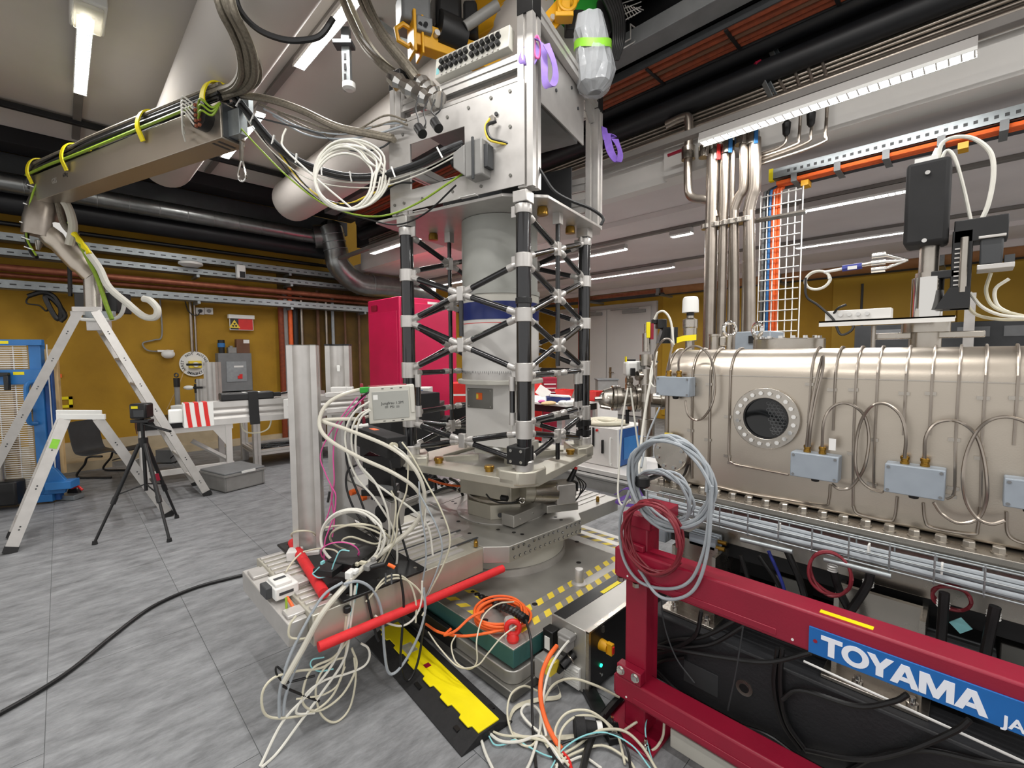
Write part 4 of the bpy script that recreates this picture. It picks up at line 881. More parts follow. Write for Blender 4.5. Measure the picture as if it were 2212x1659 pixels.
a, b = at(1783, 650, X=2.38), at(1925, 682, X=2.38)
obj('box', MB().bb(2.38, 2.44, b.y, a.y, 1.69, 1.732), 'white_paint', sh, bev=.003)
for k in range(4): obj('socket', MB().cyl((2.38, a.y-.058-.030*k, 1.713), (2.37, a.y-.058-.030*k, 1.713), .008, n=12), 'chrome', sh)
single('support_post', MB().cyl((2.45, .3, 1.57), (2.45, .3, 1.665), .008), 'steel', 'thin support post under the white angle rail on the tank', 'post')
# feedthrough and cable at column
p = at(1905, 565, X=2.4); t = thing('gauge_feedthrough', 'branched metal feedthrough with a small blue labelled sensor beside the steel column', 'sensor', p)
q0 = at(1780, 588, X=2.4); q1 = at(1850, 575, X=2.4); q2 = at(1890, 568, X=2.4); q3 = at(1960, 562, X=2.44)
obj('lead', MB().cyl(q0, q1, .006), 'white', t); obj('sensor', MB().cyl(at(1820, 580, X=2.4), at(1862, 574, X=2.4), .014, n=6), 'blue_cable', t); obj('label', MB(wallM(at(1841, 578, X=2.383), (0, -1, 0))).bb(-.016, .016, -.007, .007, 0, .001), 'white', t)
obj('joint', MB().cyl(q1, q2, .008), 'steel', t)
for dz in (-.028, 0, .028): obj('branch', MB().cyl(q2+Vector((0, .01, dz)), q2+Vector((0, -.035, dz)), .012).cyl(q2+Vector((0, -.03, dz)), q3, .006), 'chrome', t)
p = at(1765, 605, X=2.4); t = thing('hose_coil', 'small coil of clear white hose hanging beside the blue labelled sensor', 'coil', p)
obj('hose', MB().tube(crv([p+Vector((0, -.045*math.cos(2*math.pi*k/12)*(1+.02*(k % 5)), .04*math.sin(2*math.pi*k/12))) +Vector((.004*(k//12), 0, 0)) for k in range(48)], 3), .005, 6), 'white_cable', t)
single('black_lead', MB().tube(crv([at(1740, 600, X=2.39), at(1742, 640, X=2.38), at(1768, 660, X=2.38), at(1800, 690, X=2.37), at(1815, 722, X=2.36), at(1838, 715, X=2.36), at(1840, 700, X=2.37), at(1800, 690, X=2.4), at(1808, 668, X=2.37), at(1828, 658, X=2.365)], 6), .005, 6), 'black', 'black lead looping below the white connector rail', 'cable')
for k, (pts, l) in enumerate((([(2025, 348), (2035, 310), (2065, 296), (2105, 300), (2140, 330), (2146, 380), (2135, 440), (2118, 480)], 'white cable arching from the black drive box to the slide'),
     ([(2030, 350), (2045, 325), (2062, 340), (2080, 400), (2098, 480)], 'shorter grey white cable from the black drive box down to the slide'))):
    single('white_cable', MB().tube(crv([at(px, py, X=2.5) for px, py in pts], 6), .0075 if k == 0 else .006, 8), 'white_cable', l, 'cable')
for k, (pts, l) in enumerate((([(2095, 632), (2120, 662), (2160, 680), (2215, 686)], 'thick white cable leaving the slide foot along the tank'), ([(2140, 590), (2130, 630), (2150, 665), (2215, 684)], 'cream cable bending behind the stepper motor'),
      ([(2180, 602), (2150, 625), (2155, 660), (2190, 680)], 'grey cable crossing behind the stepper motor'), ([(2085, 655), (2110, 680), (2160, 690), (2215, 690)], 'pale cable sagging under the slide foot'))):
    single('motor_cable', MB().tube(crv([at(px, py, X=2.52+.02*k) for px, py in pts], 6), .006, 7), 'cream_cable' if k % 2 else 'white_cable', l, 'cable')
# valve stack at the tank's far end
vs_ = Vector((2.75, 1.32, 0)); t = thing('valve_stack', 'vertical stack of steel vacuum crosses beside the tank end', 'valve', (at(1398, 800, D=2.9).x, at(1398, 800, D=2.9).y, .9))
for y0, y1, rr in ((720, 700, 4), (760, 720, 8), (790, 766, 14), (830, 798, 16), (850, 832, 9), (868, 850, 14), (905, 868, 10), (940, 906, 17), (985, 945, 14)):
    obj('section', MB().cyl(at(1396, y0, D=2.9), at(1396, y1, D=2.9), mm(rr, 2.9), n=24), 'steel', t)
obj('side_arm', MB().cyl(at(1396, 812, D=2.9), at(1376, 812, D=2.88), .03).cyl(at(1396, 780, D=2.9), at(1418, 790, D=2.88), .03), 'steel', t)
t = thing('yellow_lever', 'yellow and dark red lever valve topping the vacuum crosses', 'valve', at(1402, 730, D=2.9))
obj('lever', MB(fr(at(1400, 713, D=2.88), FACE)).box((0, 0, 0), (.024, .02, .1)), 'yellow', t, bev=.003); obj('back', MB(fr(at(1407, 716, D=2.9), FACE)).box((0, 0, 0), (.02, .03, .1)), 'crimson', t)
obj('plug', MB(fr(at(1413, 695, D=2.9), FACE)).box((0, 0, 0), (.03, .03, .03)), 'black', t, bev=.004)
t = thing('black_valve', 'black solenoid valve with silver plate behind the yellow lever', 'valve', at(1440, 742, D=2.85))
obj('body', MB(fr(at(1440, 728, D=2.9), FACE)).prism([(-.06, -.04), (.06, -.04), (.06, .06), (-.03, .06)], -.03, .03, Matrix.Rotation(R(90), 4, 'X')), 'black', t); obj('coil', MB(fr(at(1428, 700, D=2.9), FACE)).box((0, 0, 0), (.06, .05, .06)), 'black', t, bev=.005); obj('plate', MB(fr(at(1452, 728, D=2.85), FACE)).box((0, 0, 0), (.008, .04, .12)), 'alu', t)
t = thing('ion_gauge', 'white ribbed controller box on the tubes left of the tank', 'controller', at(1368, 812, D=2.95))
Mx = fr(at(1370, 796, D=2.95), FACE); obj('body', MB(Mx).box((0, 0, 0), (.125, .1, .095)), 'white', t, bev=.015)
for k in range(9): obj('rib', MB(Mx).box((.005+.006*k, -.051, 0), (.003, .004, .085)), 'grey', t)
obj('plug', MB(Mx).box((-.028, -.07, -.02), (.028, .03, .05)), 'black', t, bev=.004); obj('flag', MB(Mx).box((-.055, 0, .06), (.006, .03, .035)), 'yellow', t); obj('top', MB(Mx).box((-.02, 0, .053), (.05, .03, .012)), 'black', t)
t = thing('cross_valve', 'polished horizontal vacuum valve assembly with round body left of the tank', 'valve', at(1350, 865, D=3.0))
def seg(x0, y0, x1, y1, r0, r1=None, D=3.0, nm='section', m='steel'): obj(nm, MB().cyl(at(x0, y0, D=D), at(x1, y1, D=D), mm(r0, D), mm(r1 or r0, D), n=28), m, t)
seg(1286, 862, 1310, 861, 5); seg(1302, 856, 1318, 858, 14, 22); obj('round_body', MB().sphere(at(1312, 864, D=3.0), mm(20, 3.0)), 'steel', t)
seg(1322, 860, 1328, 860, 27); seg(1329, 860, 1338, 860, 27); seg(1338, 860, 1360, 860, 18); seg(1360, 862, 1368, 862, 28); seg(1370, 862, 1380, 862, 28); seg(1380, 862, 1430, 866, 15); seg(1425, 866, 1432, 866, 19)
seg(1340, 860, 1340, 838, 9); seg(1372, 840, 1372, 832, 5); seg(1382, 840, 1382, 830, 5)
obj('handle', MB().tube([at(1297, 878, D=2.95), at(1318, 882, D=2.95)], .012), 'steel', t); obj('handle', MB().tube([at(1285, 862, D=2.95), at(1300, 861, D=2.95)], .013), 'steel', t)
seg(1358, 840, 1358, 812, 6); seg(1352, 836, 1366, 836, 8); seg(1352, 822, 1366, 822, 7)
obj('foot_post', MB().cyl(at(1355, 885, D=3.02), at(1355, 915, D=3.02), .012), 'black', t)
# ---------------------------------------------------------------- red frame
rf = thing('support_stand', 'crimson bolted box steel frame running before the tank', 'frame', (1.62, 0, 0))
obj('post', MB().bb(1.60, 1.70, .868, .962, 0.012, .90), 'crimson', rf, bev=.006)
obj('post_head', MB().bb(1.594, 1.84, .855, .975, .862, .912).bb(1.575, 1.597, .872, .96, .775, .80), 'crimson', rf, bev=.004)
obj('foot_plate', MB().bb(1.52, 1.78, .80, 1.03, 0, .014), 'crimson', rf, bev=.003)
for x, y in ((1.555, .99), (1.555, .84), (1.74, .99)): obj('anchor', MB(Matrix.Translation((x, y, .014))).lathe([(.022, 0), (.022, .003), (.012, .004), (.012, .014), (.007, .015), (.007, .035)], 14), 'chrome', rf)
for z0, z1, nm in ((.650, .775, 'upper_beam'), (.146, .238, 'lower_beam')):
    bm2 = obj(nm, MB().bb(1.562, 1.66, -1.4, .988, z0, z1), 'crimson', rf, bev=.008)
    s0 = None
    for k in range(16):
        p = Vector((1.5615, .93-.115*k, z0+.02))
        if s0 is None: s0 = obj('rivet', MB().cyl(p, p+Vector((-.002, 0, 0)), .004, n=8), 'white', bm2); hp = p
        else: share(s0, bm2, p-hp)
    obj('slot_strip', MB().bb(1.559, 1.563, .40, .90, z0+.012, z0+.034), 'crimson', bm2, bev=.002)
    obj('end_cap', MB().bb(1.568, 1.655, .986, .992, z0+.008, z1-.008), 'crimson', bm2)
obj('lug_plate', MB().bb(1.56, 1.60, .868, .975, .238, .29), 'crimson', rf, bev=.003)
for y in (.955, .89): obj('hex_bolt', MB().cyl((1.56, y, .268), (1.548, y, .268), .014, n=6).cyl((1.562, y, .268), (1.557, y, .268), .018, n=16), 'chrome', rf)
for y in (.97, .90): obj('hex_bolt', MB().cyl((1.575, y, .648), (1.575, y, .632), .014, n=6), 'steel', rf)
sg = thing('name_sign', 'blue maker sign with big pale capital letters on the upper red beam', 'sign', (1.558, -.1, .66))
obj('plate', MB().bb(1.556, 1.5615, -.75, .312, .654, .734), 'blue_sign', sg, bev=.001)
obj('rivet', MB().cyl((1.556, .295, .695), (1.5545, .295, .695), .0055, n=12), 'crimson', sg)
def glyphs(word, x, h, y0, M, m, par):
    U = {'T': (.92, [[(0, 1), (.92, 1), (.92, .77), (.60, .77), (.60, 0), (.32, 0), (.32, .77), (0, .77)]]),
         'Y': (1.0, [[(0, 1), (.31, 1), (.51, .65), (.72, 1), (1.02, 1), (.65, .42), (.65, 0), (.36, 0), (.36, .42)]]),
         'A': (1.06, [[(0, 0), (.28, 0), (.53, .70), (.53, 1), (.38, 1)], [(1.06, 0), (.68, 1), (.53, 1), (.53, .70), (.78, 0)], [(.36, .21), (.70, .21), (.632, .41), (.428, .41)]]),
         'M': (1.18, [[(0, 0), (0, 1), (.35, 1), (.59, .40), (.83, 1), (1.18, 1), (1.18, 0), (.92, 0), (.92, .60), (.68, 0), (.50, 0), (.26, .60), (.26, 0)]]), 'O': (1.12, None)}
    for ch in word:
        w_, ps = U[ch]; g = MB(M)
        if ps is None:
            el = lambda rx, ry: [(x+h*(.56+rx*math.cos(2*math.pi*k/32)), y0+h*(.5+ry*math.sin(2*math.pi*k/32))) for k in range(32)]
            g.ring(el(.56, .53), el(.29, .30), 0, .0012)
        else:
            for q in ps: g.prism([(x+h*u_, y0+h*v_) for u_, v_ in q], 0, .0012)
        obj('letter', g, m, par, flat=True); x += h*(w_-(.10 if ch in 'YO' else .0 if ch == 'M' else .03))
glyphs('TOYAMA', -.281, .0565, .664, wallM((1.5558, 0, 0), (0, -1, 0)), 'text_white', sg)
text('JAPAN', .040, wallM((1.555, -.086, .672), (0, -1, 0)), 'text_white', sg, align='LEFT', fat=((-.001, 0), (.001, 0), (0, .0008)))
single('yellow_label', MB().bb(1.58, 1.60, .165, .292, .7751, .7762), 'yellow', 'long thin yellow label strip on top of the upper red beam above the blue sign', 'label')
# ---------------------------------------------------------------- black machine bed under the tank
bd = thing('machine_bed', 'black stone machine bed under the tank behind the crimson frame', 'machine bed', (2.4, 0, 0))
obj('bed', MB().bb(1.80, 3.0, -1.4, .97, .12, .416), 'black_stone', bd, bev=.008)
obj('plinth', MB().bb(1.9, 2.9, -1.3, .9, 0, .12), 'black', bd)
for y, z in ((.563, .274), (-.1, .33)): obj('insert', MB().cyl((1.801, y, z), (1.795, y, z), .03, n=24), 'steel', bd); obj('insert_hole', MB().cyl((1.796, y, z), (1.794, y, z), .017, n=20), 'black', bd)
obj('recess', MB().bb(1.797, 1.80, .66, .80, .18, .27), 'grey_dark', bd, bev=.001)
su = thing('tank_support', 'stainless plates and adjuster blocks carrying the tank on the black bed', 'support', (2.2, 0, .416))
for y0, y1 in ((.70, .93), (.05, .33), (-.75, -.45)):
    obj('base_plate', MB().bb(1.84, 2.3, y0, y1, .417, .43), 'steel', su, bev=.002)
    obj('web', MB().bb(1.95, 1.97, y0+.03, y1-.03, .43, .72), 'steel', su); obj('rib', MB().bb(1.90, 2.2, y0+.02, y0+.035, .43, .70), 'steel', su); obj('rib', MB().bb(1.90, 2.2, y1-.035, y1-.02, .43, .70), 'steel', su)
    for k in (0, 1): obj('adjuster', MB(Matrix.Translation((1.87, y0+.04+.14*k, .43))).lathe([(.016, 0), (.016, .012), (.009, .013), (.009, .03)], 12), 'chrome', su)
obj('cross_beam', MB().bb(2.05, 2.9, -1.2, 1.0, .66, .72), 'black', su); obj('back_plate', MB().bb(2.45, 2.5, -1.2, .95, .42, .66), 'grey_dark', su)
for y in (.5, -.15, -.3, .18): obj('side_box', MB().bb(2.1, 2.3, y-.05, y+.05, .44, .62), 'alu_dark', su, bev=.004)
# small grey box with brass glands
t = thing('terminal_box', 'light grey terminal box with brass glands hanging under the tank flange', 'junction box', (1.95, .8, .76))
a, b = at(1488, 1150, X=1.95), at(1545, 1192, X=1.95)
obj('body', MB().bb(1.95, 2.03, b.y, a.y, b.z, a.z), 'grey_box', t, bev=.004)
for dz in (.0, .02): obj('gland', MB().cyl((1.96+dz, b.y, (a.z+b.z)/2+dz-.01), (1.96+dz, b.y-.035, (a.z+b.z)/2+dz-.01), .009, n=10), 'brass', t)
t = thing('terminal_box', 'blue grey terminal box glimpsed through the dark red cable coil', 'junction box', (1.95, 1.0, .7))
obj('body', MB().box((1.98, 1.02, .74), (.06, .11, .13)), 'grey_box', t, bev=.006)
# wire tray with pale cables
wt = thing('wire_tray', 'wire mesh cable tray running below the bolted tank flange', 'cable tray', (1.92, 0, .85))
for x, z in ((1.84, .94), (1.84, .90), (1.84, .86), (1.88, .856), (1.93, .856), (1.98, .856), (1.985, .90)):
    obj('wire', MB().cyl((x, -1.2, z), (x, 1.02, z), .0028, n=8), 'galv', wt)
w0 = None
for k in range(20):
    y = 1.0-.105*k
    m_ = MB().tube([(1.84, y, .945), (1.84, y, .86), (1.842, y, .853), (1.98, y, .853), (1.985, y, .86), (1.985, y, .9)], .0028, 6)
    if w0 is None: w0 = obj('cross_wire', m_, 'galv', wt)
    else: share(w0, wt, (0, -.105*k, 0))
for k in range(5):
    single('tray_cable', MB().tube(crv([(1.865+.023*k, 1.05-.28*j, .869+.004*((j+k) % 2)+(.012 if k % 2 else 0)) for j in range(9)], 4), .0095, 8), 'grey_cable', ['front cable of the five pale ones in the wire tray below the tank flange', 'second cable from the front in the wire tray below the tank flange', 'middle cable of the five pale ones in the wire tray', 'second cable from the tank side in the wire tray', 'rear cable of the five pale ones in the wire tray'][k], 'cable', 'pale cables in the wire tray')
for k, (px, py) in enumerate(((1683, 1140), (1877, 1185), (2035, 1228))): single('cable_tie', MB(fr(at(px, py, X=1.86), 0)).box((0, 0, 0), (.03, .005, .03)), 'white', ['white cable tie on the tray cables near the far end', 'white cable tie on the tray cables above the red loop', 'white cable tie on the tray cables above the sign letters'][k], 'cable tie', 'ties on the tray')
for k, (a, b, l) in enumerate((((1600, 1165), (1712, 1192), 'silver connector sleeve hanging in the wire tray nearer the terminal box'), ((1780, 1208), (1925, 1245), 'silver connector sleeve hanging in the wire tray over the red loop'))):
    single('connector_sleeve', MB().cyl(at(*a, X=1.83), at(*b, X=1.83), .0085, n=12), 'galv', l, 'connector')
# red loops under the tray
def loopring(cx, cy, rx, ry, X, n, r, m, name, label, cat, jit=.05, seed=1):
    random.seed(seed); t = []
    c = at(cx, cy, X=X); ey = abs(at(cx+rx, cy, X=X).y-c.y); ez = abs(at(cx, cy+ry, X=X).z-c.z); pts = []
    for k in range(n*12):
        a_ = 2*math.pi*k/12; j = 1+jit*math.sin(k*1.7+seed)+jit*random.uniform(-.5, .5)
        pts.append(c+Vector((.012*math.sin(k*.7)+.0015*k/12*3, -ey*j*math.cos(a_), ez*j*math.sin(a_))))
    return single(name, MB().tube(crv(pts, 3), r, 7), m, label, cat)
loopring(1792, 1240, 48, 46, 1.83, 3, .0048, 'dark_red_cable', 'red_cable_loop', 'dark red cable loop tied under the wire tray left of the black hoses', 'cable', .03, 2)
loopring(2056, 1293, 44, 26, 1.9, 2, .0048, 'dark_red_cable', 'red_cable_loop', 'dark red cable loop under the wire tray above the sign', 'cable', .03, 3)
loopring(1405, 1165, 62, 76, 1.525, 7, .0055, 'dark_red_cable', 'red_cable_coil', 'thick dark red cable coil hung on the head of the crimson post', 'cable coil', .05, 4)
loopring(1440, 1045, 92, 95, 1.56, 8, .0065, 'grey_cable', 'grey_cable_coil', 'large pale grey cable coil hanging in front of the blank flange', 'cable coil', .06, 5)
loopring(1425, 1075, 65, 55, 1.66, 4, .006, 'grey_cable', 'grey_cable_coil', 'smaller grey cable coil with black strap behind the large one', 'cable coil', .08, 6)
single('grey_cable', MB().tube(crv([at(px, py, X=1.55) for px, py in ((1360, 1060), (1340, 1120), (1345, 1200), (1380, 1255), (1440, 1272), (1490, 1255), (1520, 1190), (1533, 1100), (1535, 1060))], 8), .006, 8), 'grey_cable', 'pale grey cable hanging low across the upper red beam', 'cable')
single('grey_cable', MB().tube(crv([at(px, py, X=1.545) for px, py in ((1380, 1230), (1420, 1285), (1465, 1293), (1505, 1265), (1530, 1180), (1538, 1050))], 8), .006, 8), 'grey_cable', 'lowest pale grey cable loop below the upper red beam', 'cable')
single('velcro_strap', MB(fr(at(1388, 1040, X=1.6), -45)).lathe([(.024, -.02), (.028, -.015), (.028, .015), (.024, .02)], 14), 'black', 'black velcro strap holding the grey cable coil together', 'strap')
# black hoses and cables around the bed
BL = [(((1700, 1190), (1730, 1260), (1745, 1330), (1735, 1380)), .012, 1.9, 'thick black hose falling from the tray left of the adjuster'), (((1600, 1200), (1618, 1260), (1625, 1320)), .009, 1.92, 'black hose falling behind the upper beam near the terminal box'), (((1640, 1200), (1680, 1260), (1700, 1310)), .009, 1.9, 'black hose slanting behind the upper beam'),
      (((1880, 1240), (1870, 1270), (1820, 1345), (1800, 1370)), .013, 1.86, 'black ribbed hose slanting from the tray to the bed'), (((1798, 1225), (1815, 1280), (1845, 1340), (1850, 1390)), .013, 1.88, 'black ribbed hose below the red loop'), (((2040, 1280), (2036, 1340), (2030, 1420)), .013, 1.86, 'black hose with white ties left of the labelled cover'), (((2150, 1310), (2135, 1380), (2122, 1450)), .013, 1.86, 'black hose with white ties near the picture edge'),
      (((1660, 1190), (1690, 1260), (1700, 1310)), .006, 1.88, 'blue cable dropping from the tray')]
for pts, rr, X, l in BL: single('hose', MB().tube(crv([at(px, py, X=X) for px, py in pts], 6), rr, 10), 'blue_cable' if 'blue' in l else 'black', l, 'hose')
for k, (px, py) in enumerate(((1875, 1265), (2037, 1310), (2146, 1335), (1798, 1232))):
    p = at(px, py, X=1.87); t = thing('white_tie', ['white tie rings on the slanting hose below the tray', 'white tie rings on the hose left of the labelled cover', 'white tie rings on the hose near the picture edge', 'white tie rings on the hose inside the red loop'][k], 'cable tie', p, 'white tie rings on hoses')
    for q in range(3): obj('ring', MB(Matrix.Translation(p+Vector((0, 0, .008*q)))).lathe([(.0145, -.002), (.016, -.001), (.016, .001), (.0145, .002)], 12), 'white', t)
BC = [[(1390, 1410), (1450, 1385), (1520, 1375), (1600, 1335)], [(1392, 1418), (1470, 1400), (1540, 1390), (1610, 1350)], [(1395, 1405), (1440, 1405), (1500, 1375), (1515, 1320)], [(1400, 1435), (1410, 1470), (1480, 1530), (1560, 1575), (1640, 1610), (1720, 1655)], [(1392, 1445), (1430, 1500), (1520, 1560), (1620, 1615), (1700, 1660)], [(1396, 1455), (1450, 1510), (1540, 1575), (1630, 1630), (1690, 1665)], [(1410, 1440), (1480, 1505), (1580, 1560), (1660, 1590), (1740, 1650)],
      [(1412, 1395), (1560, 1420), (1660, 1430), (1750, 1410)], [(1680, 1400), (1672, 1480), (1690, 1560), (1730, 1620)], [(1690, 1400), (1686, 1480), (1700, 1560), (1745, 1625)], [(1690, 1510), (1730, 1490), (1850, 1525), (1930, 1515), (1960, 1500)], [(1740, 1620), (1850, 1640), (1950, 1625), (2060, 1580), (2095, 1555)], [(1830, 1665), (1900, 1630), (2000, 1620), (2120, 1645), (2220, 1660)], [(1420, 1500), (1400, 1470), (1425, 1430), (1480, 1420)]]
BT = ['black cable run over the bed corner behind the red post', 'second black cable over the bed corner just under the first', 'black cable rising behind the upper beam from the bed corner', 'outer black cable of the bunch along the lower red beam', 'second black cable of the bunch along the lower red beam', 'innermost black cable of the bunch touching the lower beam', 'top black cable of the bunch along the lower red beam', 'black cable crossing the bed face below the upper beam', 'black cable hanging down the bed face', 'second black cable hanging down the bed face', 'black cable sagging on the bed under the sign', 'black cable sweeping up to the sign from the bed', 'lowest black cable curving on the bed at the bottom edge', 'black cable curl at the bed corner']
for k, pts in enumerate(BC): single('black_cable', MB().tube(crv([at(px, py, X=1.785-.004*(k % 4)) for px, py in pts], 6), .0085, 8), 'black', BT[k], 'cable', 'black cables on the machine bed')
single('white_rod', MB().tube([at(1736, 1428, X=1.79), at(2260, 1668, X=1.79)], .004, 8), 'white', 'thin white hose running along the black bed below the sign', 'hose')
single('thin_cable', MB().tube(crv([at(px, py, X=1.72) for px, py in ((1428, 1290), (1435, 1350), (1460, 1420), (1500, 1475))], 6), .003, 6), 'grey_dark', 'thin grey wire hanging over the bed corner', 'cable')
single('thin_cable', MB().tube(crv([at(px, py, X=1.72) for px, py in ((1605, 1355), (1590, 1450), (1572, 1535))], 6), .003, 6), 'grey_dark', 'thin grey wire hanging before the steel insert', 'cable')
t = thing('labelled_cover', 'dark cover plate with a small pale blue diamond sticker under the tank', 'cover', (1.95, -.1, .43))
p = at(2075, 1352, X=1.9); obj('cover', MB().box((1.96, p.y, .56), (.1, .16, .16)), 'grey_dark', t, bev=.004); obj('sticker', MB(wallM((1.905, p.y, p.z), (0, -1, 0)) @ Matrix.Rotation(R(45), 4, 'Z')).bb(-.018, .018, -.018, .018, 0, .004), 'cyan_cable', t)
# ---------------------------------------------------------------- control cabinet beside the base
cc = thing('control_cabinet', 'stainless control cabinet with black front and yellow rotary switch beside the red post', 'cabinet', (1.87, 1.27, 0))
obj('case', MB().bb(1.62, 2.45, 1.175, 1.375, .01, .306), 'alu_plate', cc, bev=.003); obj('door', MB().bb(1.635, 2.45, 1.160, 1.175, .012, .300), 'black', cc, bev=.002)
obj('door_trim', MB().bb(1.622, 1.636, 1.158, 1.176, .010, .304).bb(1.622, 2.45, 1.157, 1.180, .299, .3075), 'steel', cc); obj('top_dark', MB().bb(1.63, 2.45, 1.30, 1.37, .306, .3075), 'black', cc)
p = at(1300, 1392, Y=1.155); sw = obj('rotary_switch', MB().cyl((p.x, 1.16, p.z), (p.x, 1.12, p.z), .026, .022, n=20).box((p.x, 1.11, p.z), (.022, .03, .05)), 'crane_yellow', cc); obj('knob', MB().box((p.x, 1.093, p.z), (.014, .006, .03)), 'red', sw)
p = at(1298, 1437, Y=1.159); obj('green_light', MB().cyl((p.x, 1.16, p.z), (p.x, 1.155, p.z), .008, n=14), 'led_green', cc); p = at(1299, 1457, Y=1.159); obj('button', MB().cyl((p.x, 1.16, p.z), (p.x, 1.155, p.z), .007, n=12), 'chrome', cc)
p = at(1301, 1358, Y=1.159); obj('key_lock', MB().box((p.x, 1.155, p.z), (.012, .01, .03)), 'steel', cc)
obj('fan_grille', MB().bb(1.605, 1.62, 1.20, 1.30, .02, .12), 'white', cc, bev=.002)
for k in range(7): obj('fan_slat', MB().bb(1.6, 1.606, 1.205, 1.295, .03+.012*k, .035+.012*k), 'white', cc)
single('yellow_label', MB(wallM(at(1320, 1268, Z=.3076), at(1338, 1258, Z=.3076)-at(1302, 1281, Z=.3076), (0, 1, 0))).bb(-.085, .085, -.012, .012, 0, .001), 'yellow', 'yellow printed label on top of the control cabinet', 'label')
t = thing('black_converter', 'black converter block with white sticker fixed to the control cabinet side', 'converter', (1.58, 1.34, .12))
obj('body', MB().bb(1.56, 1.615, 1.32, 1.38, .15, .26), 'black', t, bev=.004); obj('label', MB().bb(1.556, 1.561, 1.335, 1.365, .17, .23), 'white', t)
t = thing('grey_plug', 'grey industrial plug feeding the orange red cable into the cabinet side', 'plug', (1.59, 1.27, .2))
obj('hood', MB().bb(1.56, 1.62, 1.235, 1.29, .20, .26).bb(1.57, 1.62, 1.225, 1.30, .245, .275), 'grey', t, bev=.006); obj('gland', MB().cyl((1.565, 1.275, .2), (1.55, 1.29, .17), .012), 'steel', t)
t = thing('black_plug', 'black round plug below the grey one on the cabinet side', 'plug', (1.59, 1.24, .12)); obj('body', MB().cyl((1.62, 1.24, .17), (1.56, 1.26, .13), .02).cyl((1.56, 1.26, .13), (1.55, 1.275, .10), .016, .01), 'black', t); obj('ring', MB().torus((1.6, 1.247, .157), .021, .004, (.8, -.3, .5)), 'steel', t)
t = thing('valve_block', 'small metal valve block on the floor beside the cabinet side', 'valve', (1.53, 1.33, 0)); obj('body', MB().bb(1.50, 1.60, 1.28, 1.38, .05, .15).bb(1.52, 1.58, 1.3, 1.36, 0, .05), 'alu', t, bev=.006); obj('tape', MB().bb(1.498, 1.56, 1.279, 1.31, .1, .151), 'yellow_tape', t)
# ---------------------------------------------------------------- vertical pipes
VX = 3.8
def pz(px, py, X=VX): return at(px, py, X=X)
VP = [((1531, 742), (1531, 338), 13), ((1556, 742), (1549, 338), 9), ((1573, 742), (1568, 330), 4.5), ((1586, 742), (1597, 470), 9), ((1603, 742), (1606, 470), 4), ((1618, 742), (1622, 470), 11)]
VL = ['thickest vertical steel pipe at the outer edge of the group', 'second vertical steel pipe with a red valve', 'thin vertical steel pipe with a blue valve', 'vertical steel pipe that swings out under the beam', 'thinnest vertical steel pipe between two thick ones', 'inner vertical steel pipe beside the cable grid']
for k, ((x0, y0), (x1, y1), w_) in enumerate(VP):
    a, b = pz(x0, y0+40), pz(x0, y1); a.z = .0; b.x = a.x; b.y = a.y
    r_ = mm(w_, 3.8)
    pts = [a, b]
    if k == 0: pts = [(a.x, a.y, 0), (a.x, a.y, b.z)]
    if k in (3, 5):
        e = pz(1607 if k == 3 else 1631, 410); pts = crv([a, (a.x, a.y, 1.6), pz(x0, 480), pz(x0, 455), pz((x0+(1607 if k == 3 else 1631))/2, 425), pz(1607 if k == 3 else 1631, 400), pz(1607 if k == 3 else 1631, 300)], 4)
    single('steel_riser', MB().tube(pts, r_, 14), 'steel_pipe', VL[k], 'pipe', 'steel pipes rising to the beam')
t = thing('pipe_offset', 'bent steel pipe with red handled valve stepping sideways under the white beam', 'pipe', pz(1490, 400))
obj('pipe', MB().tube(crv([pz(1545, 470), pz(1540, 445), pz(1528, 432), pz(1500, 428), pz(1488, 415), pz(1486, 380), pz(1487, 330), pz(1488, 262), pz(1478, 253), pz(1440, 270)], 5), mm(9, 3.8), 12), 'steel_pipe', t)
obj('valve', MB().cyl(pz(1487, 345), pz(1487, 318), .055), 'steel', t); obj('lever', MB().tube([pz(1480, 322), pz(1443, 336)], .014), 'crimson', t)
for k, (px, py, m, l) in enumerate(((1523, 328, 'steel', 'round steel ball valve on the thickest vertical pipe'), (1547, 335, 'red', 'ball valve with red lever on the vertical pipes'), (1572, 320, 'blue', 'ball valve with long blue lever on the thin pipe'), (1601, 300, 'steel', 'ball valve without lever under the bright lamp'), (1626, 300, 'blue', 'ball valve with blue lever next to the bright lamp'))):
    t = thing('ball_valve', l, 'valve', pz(px, py), 'ball valves under the beam'); obj('body', MB().cyl(pz(px, py+12), pz(px, py-12), .05, n=14).cyl(pz(px, py-12), pz(px, py-40), .025), 'steel', t)
    obj('lever', MB(fr(pz(px-2, py), FACE)).box((0, -.06, 0), (.03, .012, .12)), m, t, bev=.004)
t = thing('pipe_clamp_rail', 'steel rail with pipe clamps holding the vertical pipes', 'rail', pz(1600, 480)); a, b = pz(1518, 492), pz(1735, 452)
obj('rail', MB().cyl(a+Vector((.08, 0, 0)), b+Vector((.08, 0, 0)), .018, n=4), 'steel', t)
for px in (1531, 1552, 1573, 1588, 1604, 1620): p = a.lerp(b, (px-1518)/217); obj('clamp', MB(Matrix.Translation(p)).lathe([(.05, -.02), (.055, -.015), (.055, .015), (.05, .02)], 14), 'steel', t)
